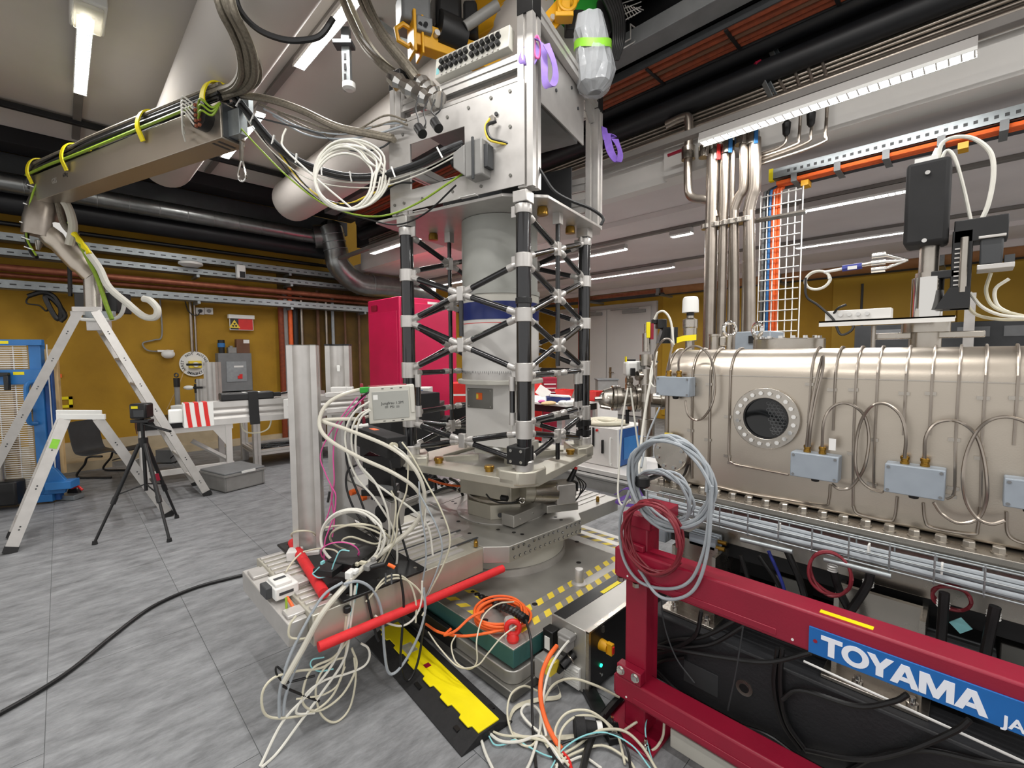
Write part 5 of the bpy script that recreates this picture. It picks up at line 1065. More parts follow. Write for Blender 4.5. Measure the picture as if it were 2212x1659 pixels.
# pipes running along the beam
for k, (z, x, rr) in enumerate(((3.58, 3.88, .012), (3.55, 3.88, .012), (3.52, 3.88, .012), (3.49, 3.885, .012), (3.44, 3.87, .026), (3.38, 3.89, .018))):
    single('beam_pipe', MB().cyl((x, -2.5, z), (x, 7.4, z), rr, n=12), 'steel_pipe', ['uppermost thin steel line along the white beam', 'second thin steel line along the white beam', 'third thin steel line along the white beam', 'fourth thin steel line along the white beam', 'thick steel pipe along the white beam below the thin lines', 'lowest steel pipe along the white beam'][k], 'pipe', 'steel lines along the white beam')
DL = [[(1683, 172), (1703, 215), (1700, 270), (1700, 290), (1685, 318), (1600, 345)], [(1713, 140), (1728, 200), (1726, 295), (1710, 316), (1605, 352)], [(1742, 132), (1757, 195), (1752, 285), (1735, 312), (1610, 358)], [(1774, 122), (1786, 183), (1783, 285), (1768, 312), (1610, 366)]]
for k, pts in enumerate(DL): single('branch_line', MB().tube(crv([at(px, py, X=3.87) for px, py in pts], 5), .011, 8), 'steel_pipe', ['first thin branch line bending off the beam pipes', 'second thin branch line bending off the beam pipes', 'third thin branch line bending off the beam pipes', 'last thin branch line bending off the beam pipes'][k], 'pipe', 'thin branch lines on the beam')
for k, (px, py) in enumerate(((1699, 276), (1752, 255))): single('needle_valve', MB(Matrix.Translation(at(px, py, X=3.86))).lathe([(.012, -.06), (.025, -.04), (.03, .03), (.015, .05)], 12), 'black', ['black valve knob on the first thin branch line', 'black valve knob on the third thin branch line'][k], 'valve')
# tray with orange cables and cable grid
ot = thing('orange_cable_tray', 'galvanised tray with bright orange cables slung below the soffit', 'cable tray', (4.2, .6, 2.95))
y0_, y1_ = at(1673, 385, Z=2.97).y, -1.6; X0 = at(1673, 385, Z=2.97).x
obj('channel', MB().bb(X0-.04, X0+.16, y1_, y0_, 2.95, 2.955).bb(X0-.04, X0-.035, y1_, y0_, 2.95, 3.03), 'galv', ot); sl = MB()
for k in range(60): sl.bb(X0-.0415, X0-.0395, y0_-.1-.045*k, y0_-.12-.045*k, 2.98, 3.0)
obj('slots', sl, 'grey_dark', ot)['kind'] = 'stuff'
obj('end_cap', MB().bb(X0-.045, X0+.0, y0_, y0_+.03, 2.94, 3.035), 'yellow', ot)
for k in range(5): obj('cable', MB().tube(crv([(X0-.01+.035*k, y0_-.02, 2.92-.005*(k % 2)), (X0-.01+.035*k, y0_-.5, 2.925), (X0-.01+.035*k, y0_-1.2, 2.925), (X0+.0+.035*k, y1_, 2.925)], 5), .017, 8), 'orange_cable' if k < 3 else 'grey_dark', ot)
for k in range(6): obj('strap', MB().bb(X0-.05, X0+.16, y0_-.15-.28*k-.02, y0_-.15-.28*k+.02, 2.895, 2.9).bb(X0-.05, X0-.045, y0_-.15-.28*k-.02, y0_-.15-.28*k+.02, 2.9, 2.96), 'grey_mid', ot)
for k, yy in enumerate((.98, .1)): obj('hanger', MB().bb(X0+.04, X0+.08, yy-.02, yy+.02, 2.96, 3.06), 'galv', ot); obj('hanger_foot', MB().bb(X0-.0, X0+.1, yy-.025, yy+.025, 2.86, 2.9), 'crane_yellow', ot)
gr = thing('cable_grid', 'upright white wire grid carrying blue grey and orange cables down behind the tank', 'cable grid', at(1690, 560, X=4.2))
GX = X0
za, zb = at(1690, 412, X=GX).z, 0.4
yl, yr = at(1640, 560, X=GX).y, at(1730, 560, X=GX).y
for k in range(7): yy = yl+(yr-yl)*k/6; obj('wire', MB().cyl((GX, yy, zb), (GX, yy, za), .005, n=6), 'white', gr)
for k in range(24): zz = za-.02-.085*k; obj('cross_wire', MB().cyl((GX-.008, yl-.01, zz), (GX-.008, yr+.01, zz), .005, n=6), 'white', gr)
for k in range(6): yy = yl+(yr-yl)*(.06+.075*k); obj('cable', MB().tube(crv([(GX+.03, yy, .5), (GX+.03, yy, 1.6), (GX+.03, yy, za-.1), (GX+.04, yy-.02, za+.03), (GX+.06, y0_-.05+.005*k, 2.92)], 5), .013, 8), ('grey_mid', 'grey_dark', 'blue', 'orange_cable', 'orange_cable', 'orange_cable')[k], gr)
t = thing('rack_box', 'pale grey control box half hidden behind the ring eye bolt and cable grid', 'box', at(1612, 735, X=3.3)); p = at(1628, 735, X=3.3)
obj('case', MB().bb(3.3, 3.6, p.y-.1, p.y+.12, p.z-.3, p.z+.06), 'grey_box', t, bev=.006); obj('stand', MB().bb(3.4, 3.5, p.y-.05, p.y+.05, 0, p.z-.3), 'grey_dark', t); obj('panel', MB().bb(3.29, 3.3, p.y-.04, p.y+.03, p.z-.02, p.z+.03), 'black', t)
# ================================================================== LEFT SIDE
def pb(px0, py0, px1, py1, D, dep, deg=FACE):         # box standing where those pixels look at depth D; its centre lies dep/2 behind
    c = at((px0+px1)/2, (py0+py1)/2, D=D); M = fr(c, deg)
    return MB(M).box((0, dep/2, 0), (mm(abs(px1-px0), D), dep, mm(abs(py1-py0), D)))
def pbox(name, px0, py0, px1, py1, D, dep, m, parent=None, bev=.003, deg=FACE): return obj(name, pb(px0, py0, px1, py1, D, dep, deg), m, parent, bev)
# magenta cabinet
t = thing('control_cabinet', 'tall magenta control cabinet in the corner under the bent spiral duct', 'cabinet', (3.88, 6.1, 0))
obj('body', MB().bb(3.4, 4.40, 5.67, 6.58, .1, 2.38), 'magenta', t, bev=.012); obj('plinth', MB().bb(3.42, 4.38, 5.69, 6.55, 0, .1), 'grey_dark', t)
obj('door', MB().bb(3.44, 4.36, 5.65, 5.67, .14, 2.30), 'magenta', t, bev=.006); obj('side_panel', MB().bb(3.39, 3.4, 5.72, 6.53, .14, 2.18), 'magenta', t, bev=.006)
obj('nameplate', MB().bb(3.86, 4.16, 5.645, 5.65, 2.30, 2.335), 'white', t); obj('vent', MB().bb(3.385, 3.39, 6.28, 6.45, 2.22, 2.3), 'crimson', t)
for k in range(2): obj('lock', MB().bb(3.47, 3.5, 5.64, 5.65, .8+.7*k, .95+.7*k), 'grey_dark', t)
# ---- aluminium posts and the horizontal beam
def bigprof(w_, d_, n=10):
    pts = [(-w_/2, -d_/2)]
    e = w_*.30
    for k in range(n+1): tt = math.pi*k/n; pts.append((-e*math.cos(tt), -d_/2+.034*math.sin(tt)))
    pts += [(w_/2, -d_/2), (w_/2, -.008), (w_/2-.012, -.008), (w_/2-.012, .008), (w_/2, .008), (w_/2, d_/2), (.01, d_/2), (.01, d_/2-.012), (-.01, d_/2-.012), (-.01, d_/2), (-w_/2, d_/2), (-w_/2, .008), (-w_/2+.012, .008), (-w_/2+.012, -.008), (-w_/2, -.008)]
    return pts
pp = at(670, 1195, D=2.45); t = thing('aluminium_post', 'near heavy aluminium profile post standing on the turntable arm', 'post', (pp.x, pp.y, .515), 'aluminium profile posts')
P1 = fr((pp.x, pp.y, 0), FACE+14)
obj('profile', MB(P1).prism(bigprof(.14, .11), .516, 1.605), 'alu', t); obj('post_cap', MB(P1).prism(bigprof(.139, .109), 1.605, 1.609), 'alu_dark', t)
obj('foot_clamp', MB(P1).box((-.06, -.07, .525), (.07, .07, .05)).box((.02, -.07, .52), (.08, .03, .03)), 'white_paint', t, bev=.006)
pq = at(742, 1120, D=3.02); t = thing('aluminium_post', 'second aluminium profile post behind the first with a white sticker', 'post', (pq.x, pq.y, .44), 'aluminium profile posts')
P2 = fr((pq.x, pq.y, 0), FACE+10)
obj('profile', MB(P2).prism(bigprof(.145, .11), .44, 1.615), 'alu', t); obj('post_cap', MB(P2).prism(bigprof(.15, .115), 1.615, 1.625), 'black', t); obj('sticker', MB(P2).box((.005, -.045, 1.47), (.02, .006, .04)), 'white', t, bev=.004)
obj('clamp_block', MB(P2).box((.03, -.08, 1.33), (.13, .05, .05)).box((.08, -.09, 1.33), (.04, .05, .05)), 'white_paint', t, bev=.006)
a, b = at(397, 896, D=2.22), at(800, 868, D=2.82); b.z = a.z = (a.z+b.z)/2
t = thing('aluminium_beam', 'horizontal aluminium profile beam with red and white tape at its free end', 'beam', (a+b)/2)
dB = (b-a).normalized(); Bm = wallM(a, dB); LB = (b-a).length       # local x along, y up, z towards camera
hb = .058
sec = [(-.04, -hb), (.04, -hb), (.04, -hb*.55)]+[(.04-.010*math.sin(math.pi*k/6), -hb*.5+hb*.45*k/6) for k in range(7)]+[(.04, .0)]+[(.04-.010*math.sin(math.pi*k/6), .003+hb*.45*k/6) for k in range(7)]+[(.04, hb), (-.04, hb)]
XA = Matrix(((0, 0, 1, 0), (0, 1, 0, 0), (1, 0, 0, 0), (0, 0, 0, 1)))    # prism z -> along x, (x,y) -> (z,y)
obj('profile', MB(Bm @ XA).prism(sec, 0, LB), 'alu', t)
for k in range(3): obj('red_tape', MB(Bm).strip([(.012+.036*k, hb+.001, -.035), (.012+.036*k, hb+.001, .041), (.012+.036*k+.004, 0, .0415), (.012+.036*k+.010, -hb-.001, .041)], (.017, 0, 0), .002), 'red', t)
obj('white_tape', MB(Bm).bb(-.002, .118, -hb-.0005, hb+.0005, .03, .0405), 'white', t)
obj('end_plate', MB(Bm).bb(-.004, 0, -hb, hb, -.04, .04), 'white_paint', t)
pe = Bm @ Vector((0, -.01, 0)); obj('end_plug', MB(Bm).bb(-.06, -.004, -.035, .03, -.03, .02), 'white', t, bev=.006)
q = at(630, 885, D=2.48); obj('bracket', pb(612, 862, 648, 905, 2.42, .05), 'white_paint', t, bev=.004); obj('bracket_nut', pb(620, 866, 632, 878, 2.415, .004), 'white', t, bev=.001)
xb0 = (at(476, 870, D=2.3)-a).dot(dB); xb1 = (at(588, 862, D=2.47)-a).dot(dB)
t2 = thing('power_supply', 'black power supply brick lying strapped on the aluminium beam', 'power supply', Bm @ Vector(((xb0+xb1)/2, hb, 0)))
obj('body', MB(Bm).bb(xb0, xb1, hb+.001, hb+.038, -.05, .045), 'black', t2, bev=.006); obj('sticker', MB(Bm).bb(xb0+.10, xb0+.17, hb+.038, hb+.0388, -.03, .02).bb(xb1-.09, xb1-.06, hb+.038, hb+.0388, -.03, .02), 'white', t2)
obj('plug', MB(Bm).bb(xb1, xb1+.045, hb+.008, hb+.03, -.03, .0), 'black_matt', t2, bev=.004); obj('lead', MB(Bm).tube(crv([(xb1+.04, hb+.02, -.015), (xb1+.10, hb+.03, -.02), (xb1+.16, hb+.05, -.03), (xb1+.2, hb+.02, -.02)], 5), .006, 6), 'black', t2)
xs = (at(545, 880, D=2.4)-a).dot(dB)
single('velcro_strap', MB(Bm).strip([(xs, hb+.0395, -.05), (xs, hb+.041, .046), (xs, 0.02, .049), (xs+.004, -hb-.012, .046)], (.046, 0, 0), .003), 'black_matt', 'wide black strap holding the power supply to the aluminium beam', 'strap')
single('cream_lead', MB().tube(crv([at(px, py, D=2.45) for px, py in ((520, 900), (527, 930), (555, 935), (580, 925), (588, 897))], 6), .004, 6), 'cream_cable', 'thin cream lead drooping under the aluminium beam', 'cable')
# ---- detector
dc = at(846, 873, D=2.33); Dm = wallM(dc, (at(897, 868, D=2.36)-at(800, 875, D=2.30)))
t = thing('detector_module', 'flat beige detector module with printed front plate beside the tower column', 'detector', dc)
obj('case', MB(Dm).bb(-.115, .118, -.094, .094, -.06, 0), 'cream_paint', t, bev=.005); obj('front_plate', MB(Dm).bb(-.093, .085, -.074, .068, 0, .003), 'cyl_grey', t, bev=.002)
obj('sticker', MB(Dm).bb(-.088, -.066, .028, .052, .003, .0035), 'white', t); obj('slide', MB(Dm).bb(.095, .114, -.05, .085, 0, .006), 'cream_paint', t, bev=.002)
text('Jungfrau 1.5M', .020, Dm @ Matrix.Translation((.004, .006, .0035)), 'text_black', t, ext=.0002); text('PSI', .018, Dm @ Matrix.Translation((.002, -.014, .0035)), 'text_black', t, 'emblem', ext=.0002)
obj('emblem', MB(Dm).bb(-.034, -.018, -.0175, -.0155, .003, .0036).bb(-.034, -.018, -.012, -.010, .003, .0036).bb(.022, .038, -.0175, -.0155, .003, .0036).bb(.022, .038, -.012, -.010, .003, .0036), 'text_black', t)['kind'] = 'stuff'
for k in range(3):
    for y in (.082, -.084): obj('slot', MB(Dm).box((-.04+.045*k, y, .0005), (.012, .003, .002)), 'black', t)
obj('red_bracket', MB(Dm).bb(-.15, -.135, -.11, .11, -.08, -.06), 'crimson', t, bev=.002); obj('top_red', MB(Dm).bb(-.11, .08, .094, .097, -.06, -.01), 'crimson', t)
for y in (.03, -.02, -.055): obj('port', MB(Dm).cyl((-.115, y, -.02), (-.135, y-.004, -.02), .009, n=12), 'steel', t)
obj('green_plug', MB(Dm).bb(-.15, -.10, .065, .095, -.03, .0), 'green', t, bev=.004); obj('hose_fitting', MB(Dm).cyl((-.12, -.098, -.01), (-.2, -.103, -.01), .009, n=12).cyl((-.15, -.1, -.01), (-.165, -.101, -.01), .013, n=6), 'white', t)
obj('arm', MB(Dm).bb(-.32, -.10, .05, .075, -.12, -.06).bb(-.32, -.10, -.03, -.005, -.12, -.06), 'alu', t, bev=.003)
# ---- camera below
cm = thing('camera_tube', 'long black camera housing with two round sockets on black slides', 'camera', at(820, 960, D=2.5))
c0 = at(775, 935, D=2.75); c1 = at(858, 965, D=2.32); dC = (c1-c0); dC.z = 0; Cm = wallM(Vector((c0.x, c0.y, (c0.z+c1.z)/2)), dC)
LC = dC.length; obj('body', MB(Cm).bb(0, LC, -.055, .05, -.055, .055), 'black_matt', cm, bev=.003)
for z_ in (-.018, .028): obj('socket', MB(Cm).cyl((LC, .01, z_), (LC+.025, .01, z_), .017, n=16).cyl((LC+.025, .01, z_), (LC+.03, .01, z_), .02, n=16), 'cream_cable' if z_ > 0 else 'grey_dark', cm)
obj('sticker', MB(Cm).bb(LC*.35, LC*.5, .05, .051, -.02, .01), 'orange', cm)
pbox('slide_upper', 783, 985, 865, 1012, 2.55, .12, 'black', cm); pbox('slide_lower', 795, 1010, 845, 1062, 2.6, .1, 'black', cm); pbox('slide_base', 780, 1058, 850, 1072, 2.6, .14, 'black', cm)
obj('knob', MB().cyl(at(820, 1052, D=2.55), at(845, 1056, D=2.5), .016, n=12), 'grey_mid', cm)
ob = thing('stage_block', 'aluminium stage block with two orange knobs and a big dark bore', 'stage', at(795, 1120, D=2.75))
q = [(735, 1040), (850, 1072), (862, 1120), (740, 1100)]
Om = wallM(at(800, 1090, D=2.7), at(860, 1115, D=2.62)-at(738, 1052, D=2.9))
obj('body', MB(Om).bb(-.24, .17, -.10, .075, -.12, 0), 'alu', ob, bev=.005); obj('bore', MB(Om).cyl((.10, -.02, 0), (.10, -.02, .003), .052, n=28), 'black', ob)
for x in (-.15, -.05): obj('orange_knob', MB(Om).cyl((x, .03, 0), (x, .03, .03), .018, n=8), 'orange', ob)
obj('plate', MB(Om).bb(-.24, .18, .075, .085, -.13, .005), 'alu_dark', ob, bev=.003); obj('slot', MB(Om).bb(.0, .018, .035, .06, 0, .002).bb(.03, .034, .035, .06, 0, .002), 'grey_dark', ob)
obj('foot', MB(Om).bb(-.24, .15, -.16, -.10, -.10, -.02), 'alu_dark', ob, bev=.003); obj('black_clip', MB(Om).bb(.0, .12, -.15, -.11, .0, .03), 'black', ob, bev=.004)
for (a_, b_), l in (((at(865, 1092, D=3.3), at(1002, 1040, D=3.6)), 'aluminium rail crossing behind the turntable toward the dark cabinet'), ((at(715, 1075, D=3.3), at(770, 1140, D=3.0)), 'short aluminium rail behind the second post')):
    m_ = MB(); prof(m_, a_, b_, .05, .05, (0, 0, 1), .008); single('floor_rail', m_, 'alu', l, 'rail')
single('dark_case', MB().bb(2.02, 2.55, 3.55, 4.15, .55, 1.2).bb(2.05, 2.5, 3.6, 4.1, 0, .55), 'black_matt', 'dark grey equipment case behind the detector and camera', 'case', bev=.008)
t = thing('cable_cluster', 'heap of black connectors and orange cables behind the rotary stage', 'connectors', at(950, 1050, D=3.3))
random.seed(11)
for k in range(9): p = at(random.uniform(905, 1000), random.uniform(1015, 1070), D=random.uniform(3.2, 3.45)); q = at(random.uniform(905, 1000), random.uniform(1015, 1075), D=random.uniform(3.2, 3.45)); obj('cable', MB().tube(crv([p, p.lerp(q, .4)+Vector((0, 0, .04)), q], 6), .011, 7), 'black', t)
obj('orange_cable', MB().tube(crv([at(925, 1035, D=3.2), at(960, 1046, D=3.2), at(1005, 1052, D=3.2)], 6), .008, 7), 'orange_cable', t); obj('plate', MB(fr(at(960, 1075, D=3.4), 10)).box((0, 0, 0), (.35, .2, .02)), 'alu', t)
obj('ring', MB().torus(at(994, 1057, D=3.2), .02, .007, _f), 'chrome', t)
# ---- stepladders
def stepladder(nm, tl, tr_, fl_, fr_, W, steps, l, foot_m='black', capm='alu', sticker=None):
    # tl/tr_: top points of the two near rails, fl_/fr_: their feet, W: vector to the far rails
    t = thing('stepladder', l, 'ladder', ((fl_.x+fr_.x)/2, (fl_.y+fr_.y)/2, 0), 'aluminium stepladders')
    for (a, b) in ((tl, fl_), (tr_, fr_)):
        d = (b-a); 
        sd = d.normalized().cross(W.normalized()).normalized()
        for s_ in (0, 1):
            o = W*s_
            obj('rail', MB().strip([a+o, b+o], sd*.075, .028).strip([a+o+W.normalized()*.012+sd*.034, b+o+W.normalized()*.012+sd*.034], sd*.008, .05).strip([a+o+W.normalized()*.012-sd*.034, b+o+W.normalized()*.012-sd*.034], sd*.008, .05), 'alu', t)
            obj('foot', MB().strip([b+o-d.normalized()*.05, b+o+d.normalized()*.0], sd*.085, .05), foot_m, t)
            for k in range(steps): 
                for q in (-.012, .012): p = a+d*((k+.8)/(steps+.4))+o-W.normalized()*.0145; obj('rivet', MB().cyl(p+d.normalized()*q, p+d.normalized()*q-W.normalized()*.003, .006, n=8), 'grey_dark', t)
        for k in range(steps):
            p = a+d*((k+.8)/(steps+.4)); hz = Vector((sd.x, sd.y, 0)).normalized()
            obj('step', MB().strip([p+W*.03, p+W*.97], hz*.075, .025), 'alu', t, bev=.003)
    cx = (tl+tr_)/2; hz = (tr_-tl).normalized()
    obj('hinge_cap', MB().strip([cx-hz*.14-W*.03, cx-hz*.14+W*1.03], Vector((0, 0, .001)), .001).strip([tl-hz*.05+Vector((0, 0, .02)), tr_+hz*.05+Vector((0, 0, .02))], Vector((0, 0, .045)), .034), capm, t, bev=.003)
    obj('hinge_cap', MB().strip([tl+W-hz*.05+Vector((0, 0, .02)), tr_+W+hz*.05+Vector((0, 0, .02))], Vector((0, 0, .045)), .034), capm, t, bev=.003)
    if sticker:
        p = tl+(fl_-tl)*.16-W.normalized()*.018; d = (fl_-tl).normalized(); obj('sticker', MB().strip([p, p+d*.08], d.cross(W.normalized())*.05, .002), sticker, t)
    return t
W_ = Vector((-.37, .35, 0)); W_ = at(427, 1048, Z=0)-at(452, 1070, Z=0)
stepladder('a', at(170, 672, D=4.55), at(206, 672, D=4.65), at(-77, 1131, D=4.2), at(450, 1070, Z=0), W_, 7, 'tall aluminium stepladder at the picture edge with its top in front of the jib arm')
W2 = W_*.75
stepladder('b', at(140, 905, D=3.95), at(212, 905, D=4.05), at(20, 1195, Z=0), at(367, 1115, Z=0), W2, 3, 'small aluminium stepladder with a white top and green sticker', capm='white', sticker='lime')
# ---- tripod
hub = at(310, 958, D=4.0); t = thing('tripod', 'black camera tripod standing between the small stepladder and the bench', 'tripod', (hub.x, hub.y, 0))
obj('column', MB().cyl(hub+Vector((0, 0, -.42)), hub+Vector((0, 0, .22)), .014).cyl(hub+Vector((0, 0, -.03)), hub+Vector((0, 0, .05)), .035), 'black', t)
feet = [at(205, 1176, Z=0), at(366, 1170, Z=0), at(382, 1119, Z=0)]
for f_ in feet:
    o = Vector((f_.x-hub.x, f_.y-hub.y, 0)).normalized()*.03; a = hub+o; m1 = a.lerp(f_, .58)
    lg = obj('leg', MB().cyl(a, m1, .016).cyl(m1-(f_-a)*.04, m1+(f_-a)*.03, .02).cyl(m1, f_+Vector((0, 0, .02)), .011), 'black', t); obj('rubber_foot', MB().cyl(f_+Vector((0, 0, .03)), f_, .016, .02), 'rubber', lg)
    obj('spreader', MB().cyl(hub+Vector((0, 0, -.36)), a.lerp(f_, .52), .006), 'black', t)
obj('red_mark', MB().cyl(hub+Vector((.07, -.03, -.28)), hub+Vector((.08, -.035, -.34)), .02), 'crimson', t)
obj('pan_head', MB(fr(hub+Vector((0, 0, .2)), FACE)).box((0, 0, .0), (.16, .07, .03)), 'black', t, bev=.006); obj('pan_handle', MB().cyl(hub+Vector((0, 0, .18)), at(368, 932, D=3.9), .011), 'black', t)
t = thing('laser_level', 'black measuring laser with a yellow label mounted on the tripod', 'instrument', hub+Vector((0, 0, .215)))
Mx = fr(hub+Vector((0, 0, .29)), FACE+10); obj('body', MB(Mx).box((0, 0, 0), (.13, .12, .13)), 'black', t, bev=.014); obj('face', MB(Mx).box((.01, -.061, -.02), (.08, .006, .06)), 'grey_dark', t, bev=.003); obj('label', MB(Mx).box((-.02, -.061, .035), (.05, .004, .02)), 'yellow', t)
# ---- blue lift with mesh guard
bl = thing('pallet_lift', 'blue hydraulic lift frame with wire mesh guard and pallet boards behind it', 'lift', at(60, 1090, Z=0))
g0, g1 = at(-60, 1100, Z=0), at(128, 1085, Z=0); Lm = wallM(g0, g1-g0); LL = (g1-g0).length; zt = at(105, 735, D=4.95).z
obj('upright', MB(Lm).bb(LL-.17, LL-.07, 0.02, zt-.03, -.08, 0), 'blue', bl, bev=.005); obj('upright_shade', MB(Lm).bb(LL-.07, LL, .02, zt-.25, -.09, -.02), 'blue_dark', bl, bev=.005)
for z0, z1 in ((zt-.06, zt), (at(60, 828, D=4.9).z, at(60, 797, D=4.9).z), (.02, .10)): obj('cross_bar', MB(Lm).bb(-.3, LL-.04, z0, z1, -.02, .03), 'blue', bl, bev=.005)
for x, z in ((.22, zt-.03), (.33, at(60, 805, D=4.9).z)): obj('yellow_label', MB(Lm).bb(x+.1, x+.19, z-.015, z+.015, .03, .032), 'yellow', bl)
gw = MB(Lm); n_ = 0
for k in range(86):
    z = .12+.0225*k
    if z > zt-.05: break
    gw.bb(-.1, LL-.18, z-.0042, z+.0042, -.004, .004)
obj('mesh_wires', gw, 'white', bl)['kind'] = 'stuff'
for k in range(6): obj('mesh_upright', MB(Lm).bb(.0+.14*k-.004, .0+.14*k+.004, .1, zt-.05, -.012, -.004), 'white_paint', bl)
for k, x in enumerate((.05, .24, .46, .63)): obj('board', MB(Lm).bb(x, x+.12, .25+.05*(k % 2), zt-.1, -.10, -.06), 'wood', bl, bev=.003)
for z in (.9, 1.35): obj('cross_board', MB(Lm).bb(-.1, LL-.2, z, z+.05, -.16, -.11), 'wood', bl)
obj('handle', MB(Lm).tube(crv([(LL-.13, .86, .02), (LL-.16, .88, .07), (LL-.16, 1.0, .08), (LL-.16, 1.25, .08), (LL-.13, 1.3, .03), (LL-.1, 1.3, 0)], 5), .022, 10), 'blue', bl)
obj('foot_arm', MB(Lm).prism([(LL-.12, .10), (LL+.06, .10), (LL+.10, .20), (LL+.0, .36), (LL-.04, .40)], -.02, .02).bb(LL-.06, LL+.16, .16, .24, -.06, .10), 'blue', bl, bev=.004)
t = thing('wheel_stop', 'galvanised caster bracket with red lever at the foot of the blue lift', 'caster', at(150, 1088, Z=0))
p = at(152, 1078, Z=0); Mx = fr((p.x, p.y, 0), FACE); obj('bracket', MB(Mx).box((0, 0, .03), (.2, .12, .05)).prism([(-.06, .05), (.06, .05), (.03, .15), (-.02, .15)], -.05, -.04, Matrix.Rotation(R(90), 4, 'X')), 'galv', t, bev=.003); obj('lever', MB(Mx).tube(crv([(.02, 0, .12), (.09, 0, .14), (.14, 0, .10)], 5), .012, 8), 'red', t); obj('wheel', MB(Mx).cyl((0, .03, .06), (0, .07, .06), .06), 'black', t)
# pallet truck in front of the guard
t = thing('pallet_truck', 'black pallet truck with upright handle behind the stepladder feet', 'pallet truck', at(40, 1075, Z=0))
obj('mast', MB(Lm).prism([(.12, .05), (.3, .05), (.26, .45), (.17, 1.0), (.10, 1.0), (.14, .45)], .06, .10), 'black', t, bev=.005); obj('pump', MB(Lm).bb(.10, .48, .05, .30, .04, .2), 'black', t, bev=.02); obj('hydraulic', MB(Lm).cyl((.33, .3, .12), (.33, .55, .12), .02), 'steel', t)
obj('grip', MB(Lm).bb(-.02, .07, 1.0, 1.4, .05, .10).bb(-.02, .42, 1.36, 1.4, .05, .09).bb(.38, .42, 1.22, 1.38, .05, .09), 'black', t, bev=.006); obj('label', MB(Lm).bb(0, .05, 1.22, 1.3, .1, .102).bb(.28, .31, .1, .22, .2, .202), 'white', t)
# yellow tape frame on the wall
p0, p1 = at(122, 858, Y=8.99), at(158, 880, Y=8.99); single('tape_rectangle', MB().bb(p0.x, p1.x, 8.985, 8.99, p0.z-.04, p0.z).bb(p0.x, p1.x, 8.985, 8.99, p1.z, p1.z+.04).bb(p1.x-.04, p1.x, 8.985, 8.99, p1.z, p0.z), 'yellow', 'yellow tape rectangle stuck on the ochre wall right of the lift', 'tape')
p0 = at(126, 812, Y=8.99); single('orange_sticker', MB().box((p0.x, 8.985, p0.z), (.07, .006, .05)), 'orange', 'small orange sticker on the ochre wall by the lift', 'sticker')
# ---- chair
sc_ = at(232, 976, D=6.0); t = thing('shell_chair', 'dark plastic shell chair on a black cantilever frame by the ochre wall', 'chair', (sc_.x, sc_.y, 0))
Mx = fr((sc_.x, sc_.y, 0), FACE); s0 = sc_.z
sh_ = crv([(-.30, 0, s0+.42), (-.285, 0, s0+.3), (-.24, 0, s0+.06), (-.17, 0, s0+.005), (-.05, 0, s0), (.12, 0, s0+.03), (.24, 0, s0+.05), (.30, 0, s0+.015)], 5)
obj('seat_shell', MB(Mx).strip(sh_, (0, .42, 0), .014), 'grey_dark', t)
for y in (-.19, .19): obj('leg', MB(Mx).tube(crv([(.1, y, s0-.02), (-.08, y, s0-.03), (-.13, y, s0-.12), (-.24, y, .03), (.0, y, .015), (.2, y, .015)], 5), .013, 8), 'black', t)
# ---- workbench
t = thing('workbench', 'white framed workbench with thick dark top and tools on it', 'bench', (1.03, 7.1, 0))
a = at(285, 908, D=5.75); b = at(492, 902, D=5.75); zt = .78
Wm = fr((.6, 6.85, 0), -4)
obj('top', MB(Wm).bb(0, 1.0, 0, .72, zt-.10, zt), 'black', t, bev=.004); obj('side_honeycomb', MB(Wm).bb(-.01, 0, 0, .72, zt-.13, zt), 'brown', t)
for x in (.05, .92):
    for y in (.05, .66): obj('leg', MB(Wm).bb(x-.035, x+.035, y-.035, y+.035, 0, zt-.10), 'white_paint', t, bev=.003)
obj('apron', MB(Wm).bb(.03, .97, .02, .06, zt-.17, zt-.10), 'white_paint', t); obj('foot_rail', MB(Wm).bb(.03, .97, .03, .07, .10, .17).bb(.03, .07, .05, .66, .10, .17), 'white_paint', t, bev=.003); obj('gusset', MB(Wm).prism([(.75, zt-.17), (.9, zt-.17), (.9, zt-.4)], .02, .05, Matrix(((1, 0, 0, 0), (0, 0, 1, 0), (0, 1, 0, 0), (0, 0, 0, 1)))), 'white_paint', t)
obj('diagonal', MB(Wm).cyl((.55, .35, .45), (.92, .3, .17), .03, n=4), 'white_paint', t)
for k, (px, py0, py1, l) in enumerate(((384, 808, 860, 'thin clamp rod with dark grip rising from the bench'), (428, 820, 875, 'second clamp rod with dark grip nearer the upright profile'))):
    p = at(px, 870, D=5.95); tt_ = thing('clamp_rod', l, 'rod', (p.x, p.y, zt)); obj('rod', MB().cyl((p.x, p.y, zt), (p.x, p.y, at(px, py0+20, D=6.3).z), .03), 'grey', tt_); obj('grip', MB().cyl((p.x, p.y, at(px, py0+24, D=6.3).z), (p.x, p.y, at(px, py0+6, D=6.3).z), .035), 'black', tt_); obj('ring', MB().torus((p.x, p.y, at(px, py0, D=6.3).z), .025, .008, _f, 14, 6), 'grey_dark', tt_)
p = at(462, 870, D=5.9); tt_ = thing('upright_profile', 'upright aluminium profile with a white tipped lever standing on the bench', 'profile', (p.x, p.y, zt)); Mx = fr((p.x, p.y, 0), FACE)
obj('profile', MB(Mx).prism(bigprof(.15, .12), zt, at(460, 782, D=5.9).z), 'alu', tt_); obj('short_profile', MB(Mx @ Matrix.Translation((-.13, 0, 0))).prism(bigprof(.1, .1), zt, at(440, 818, D=5.9).z), 'alu', tt_)
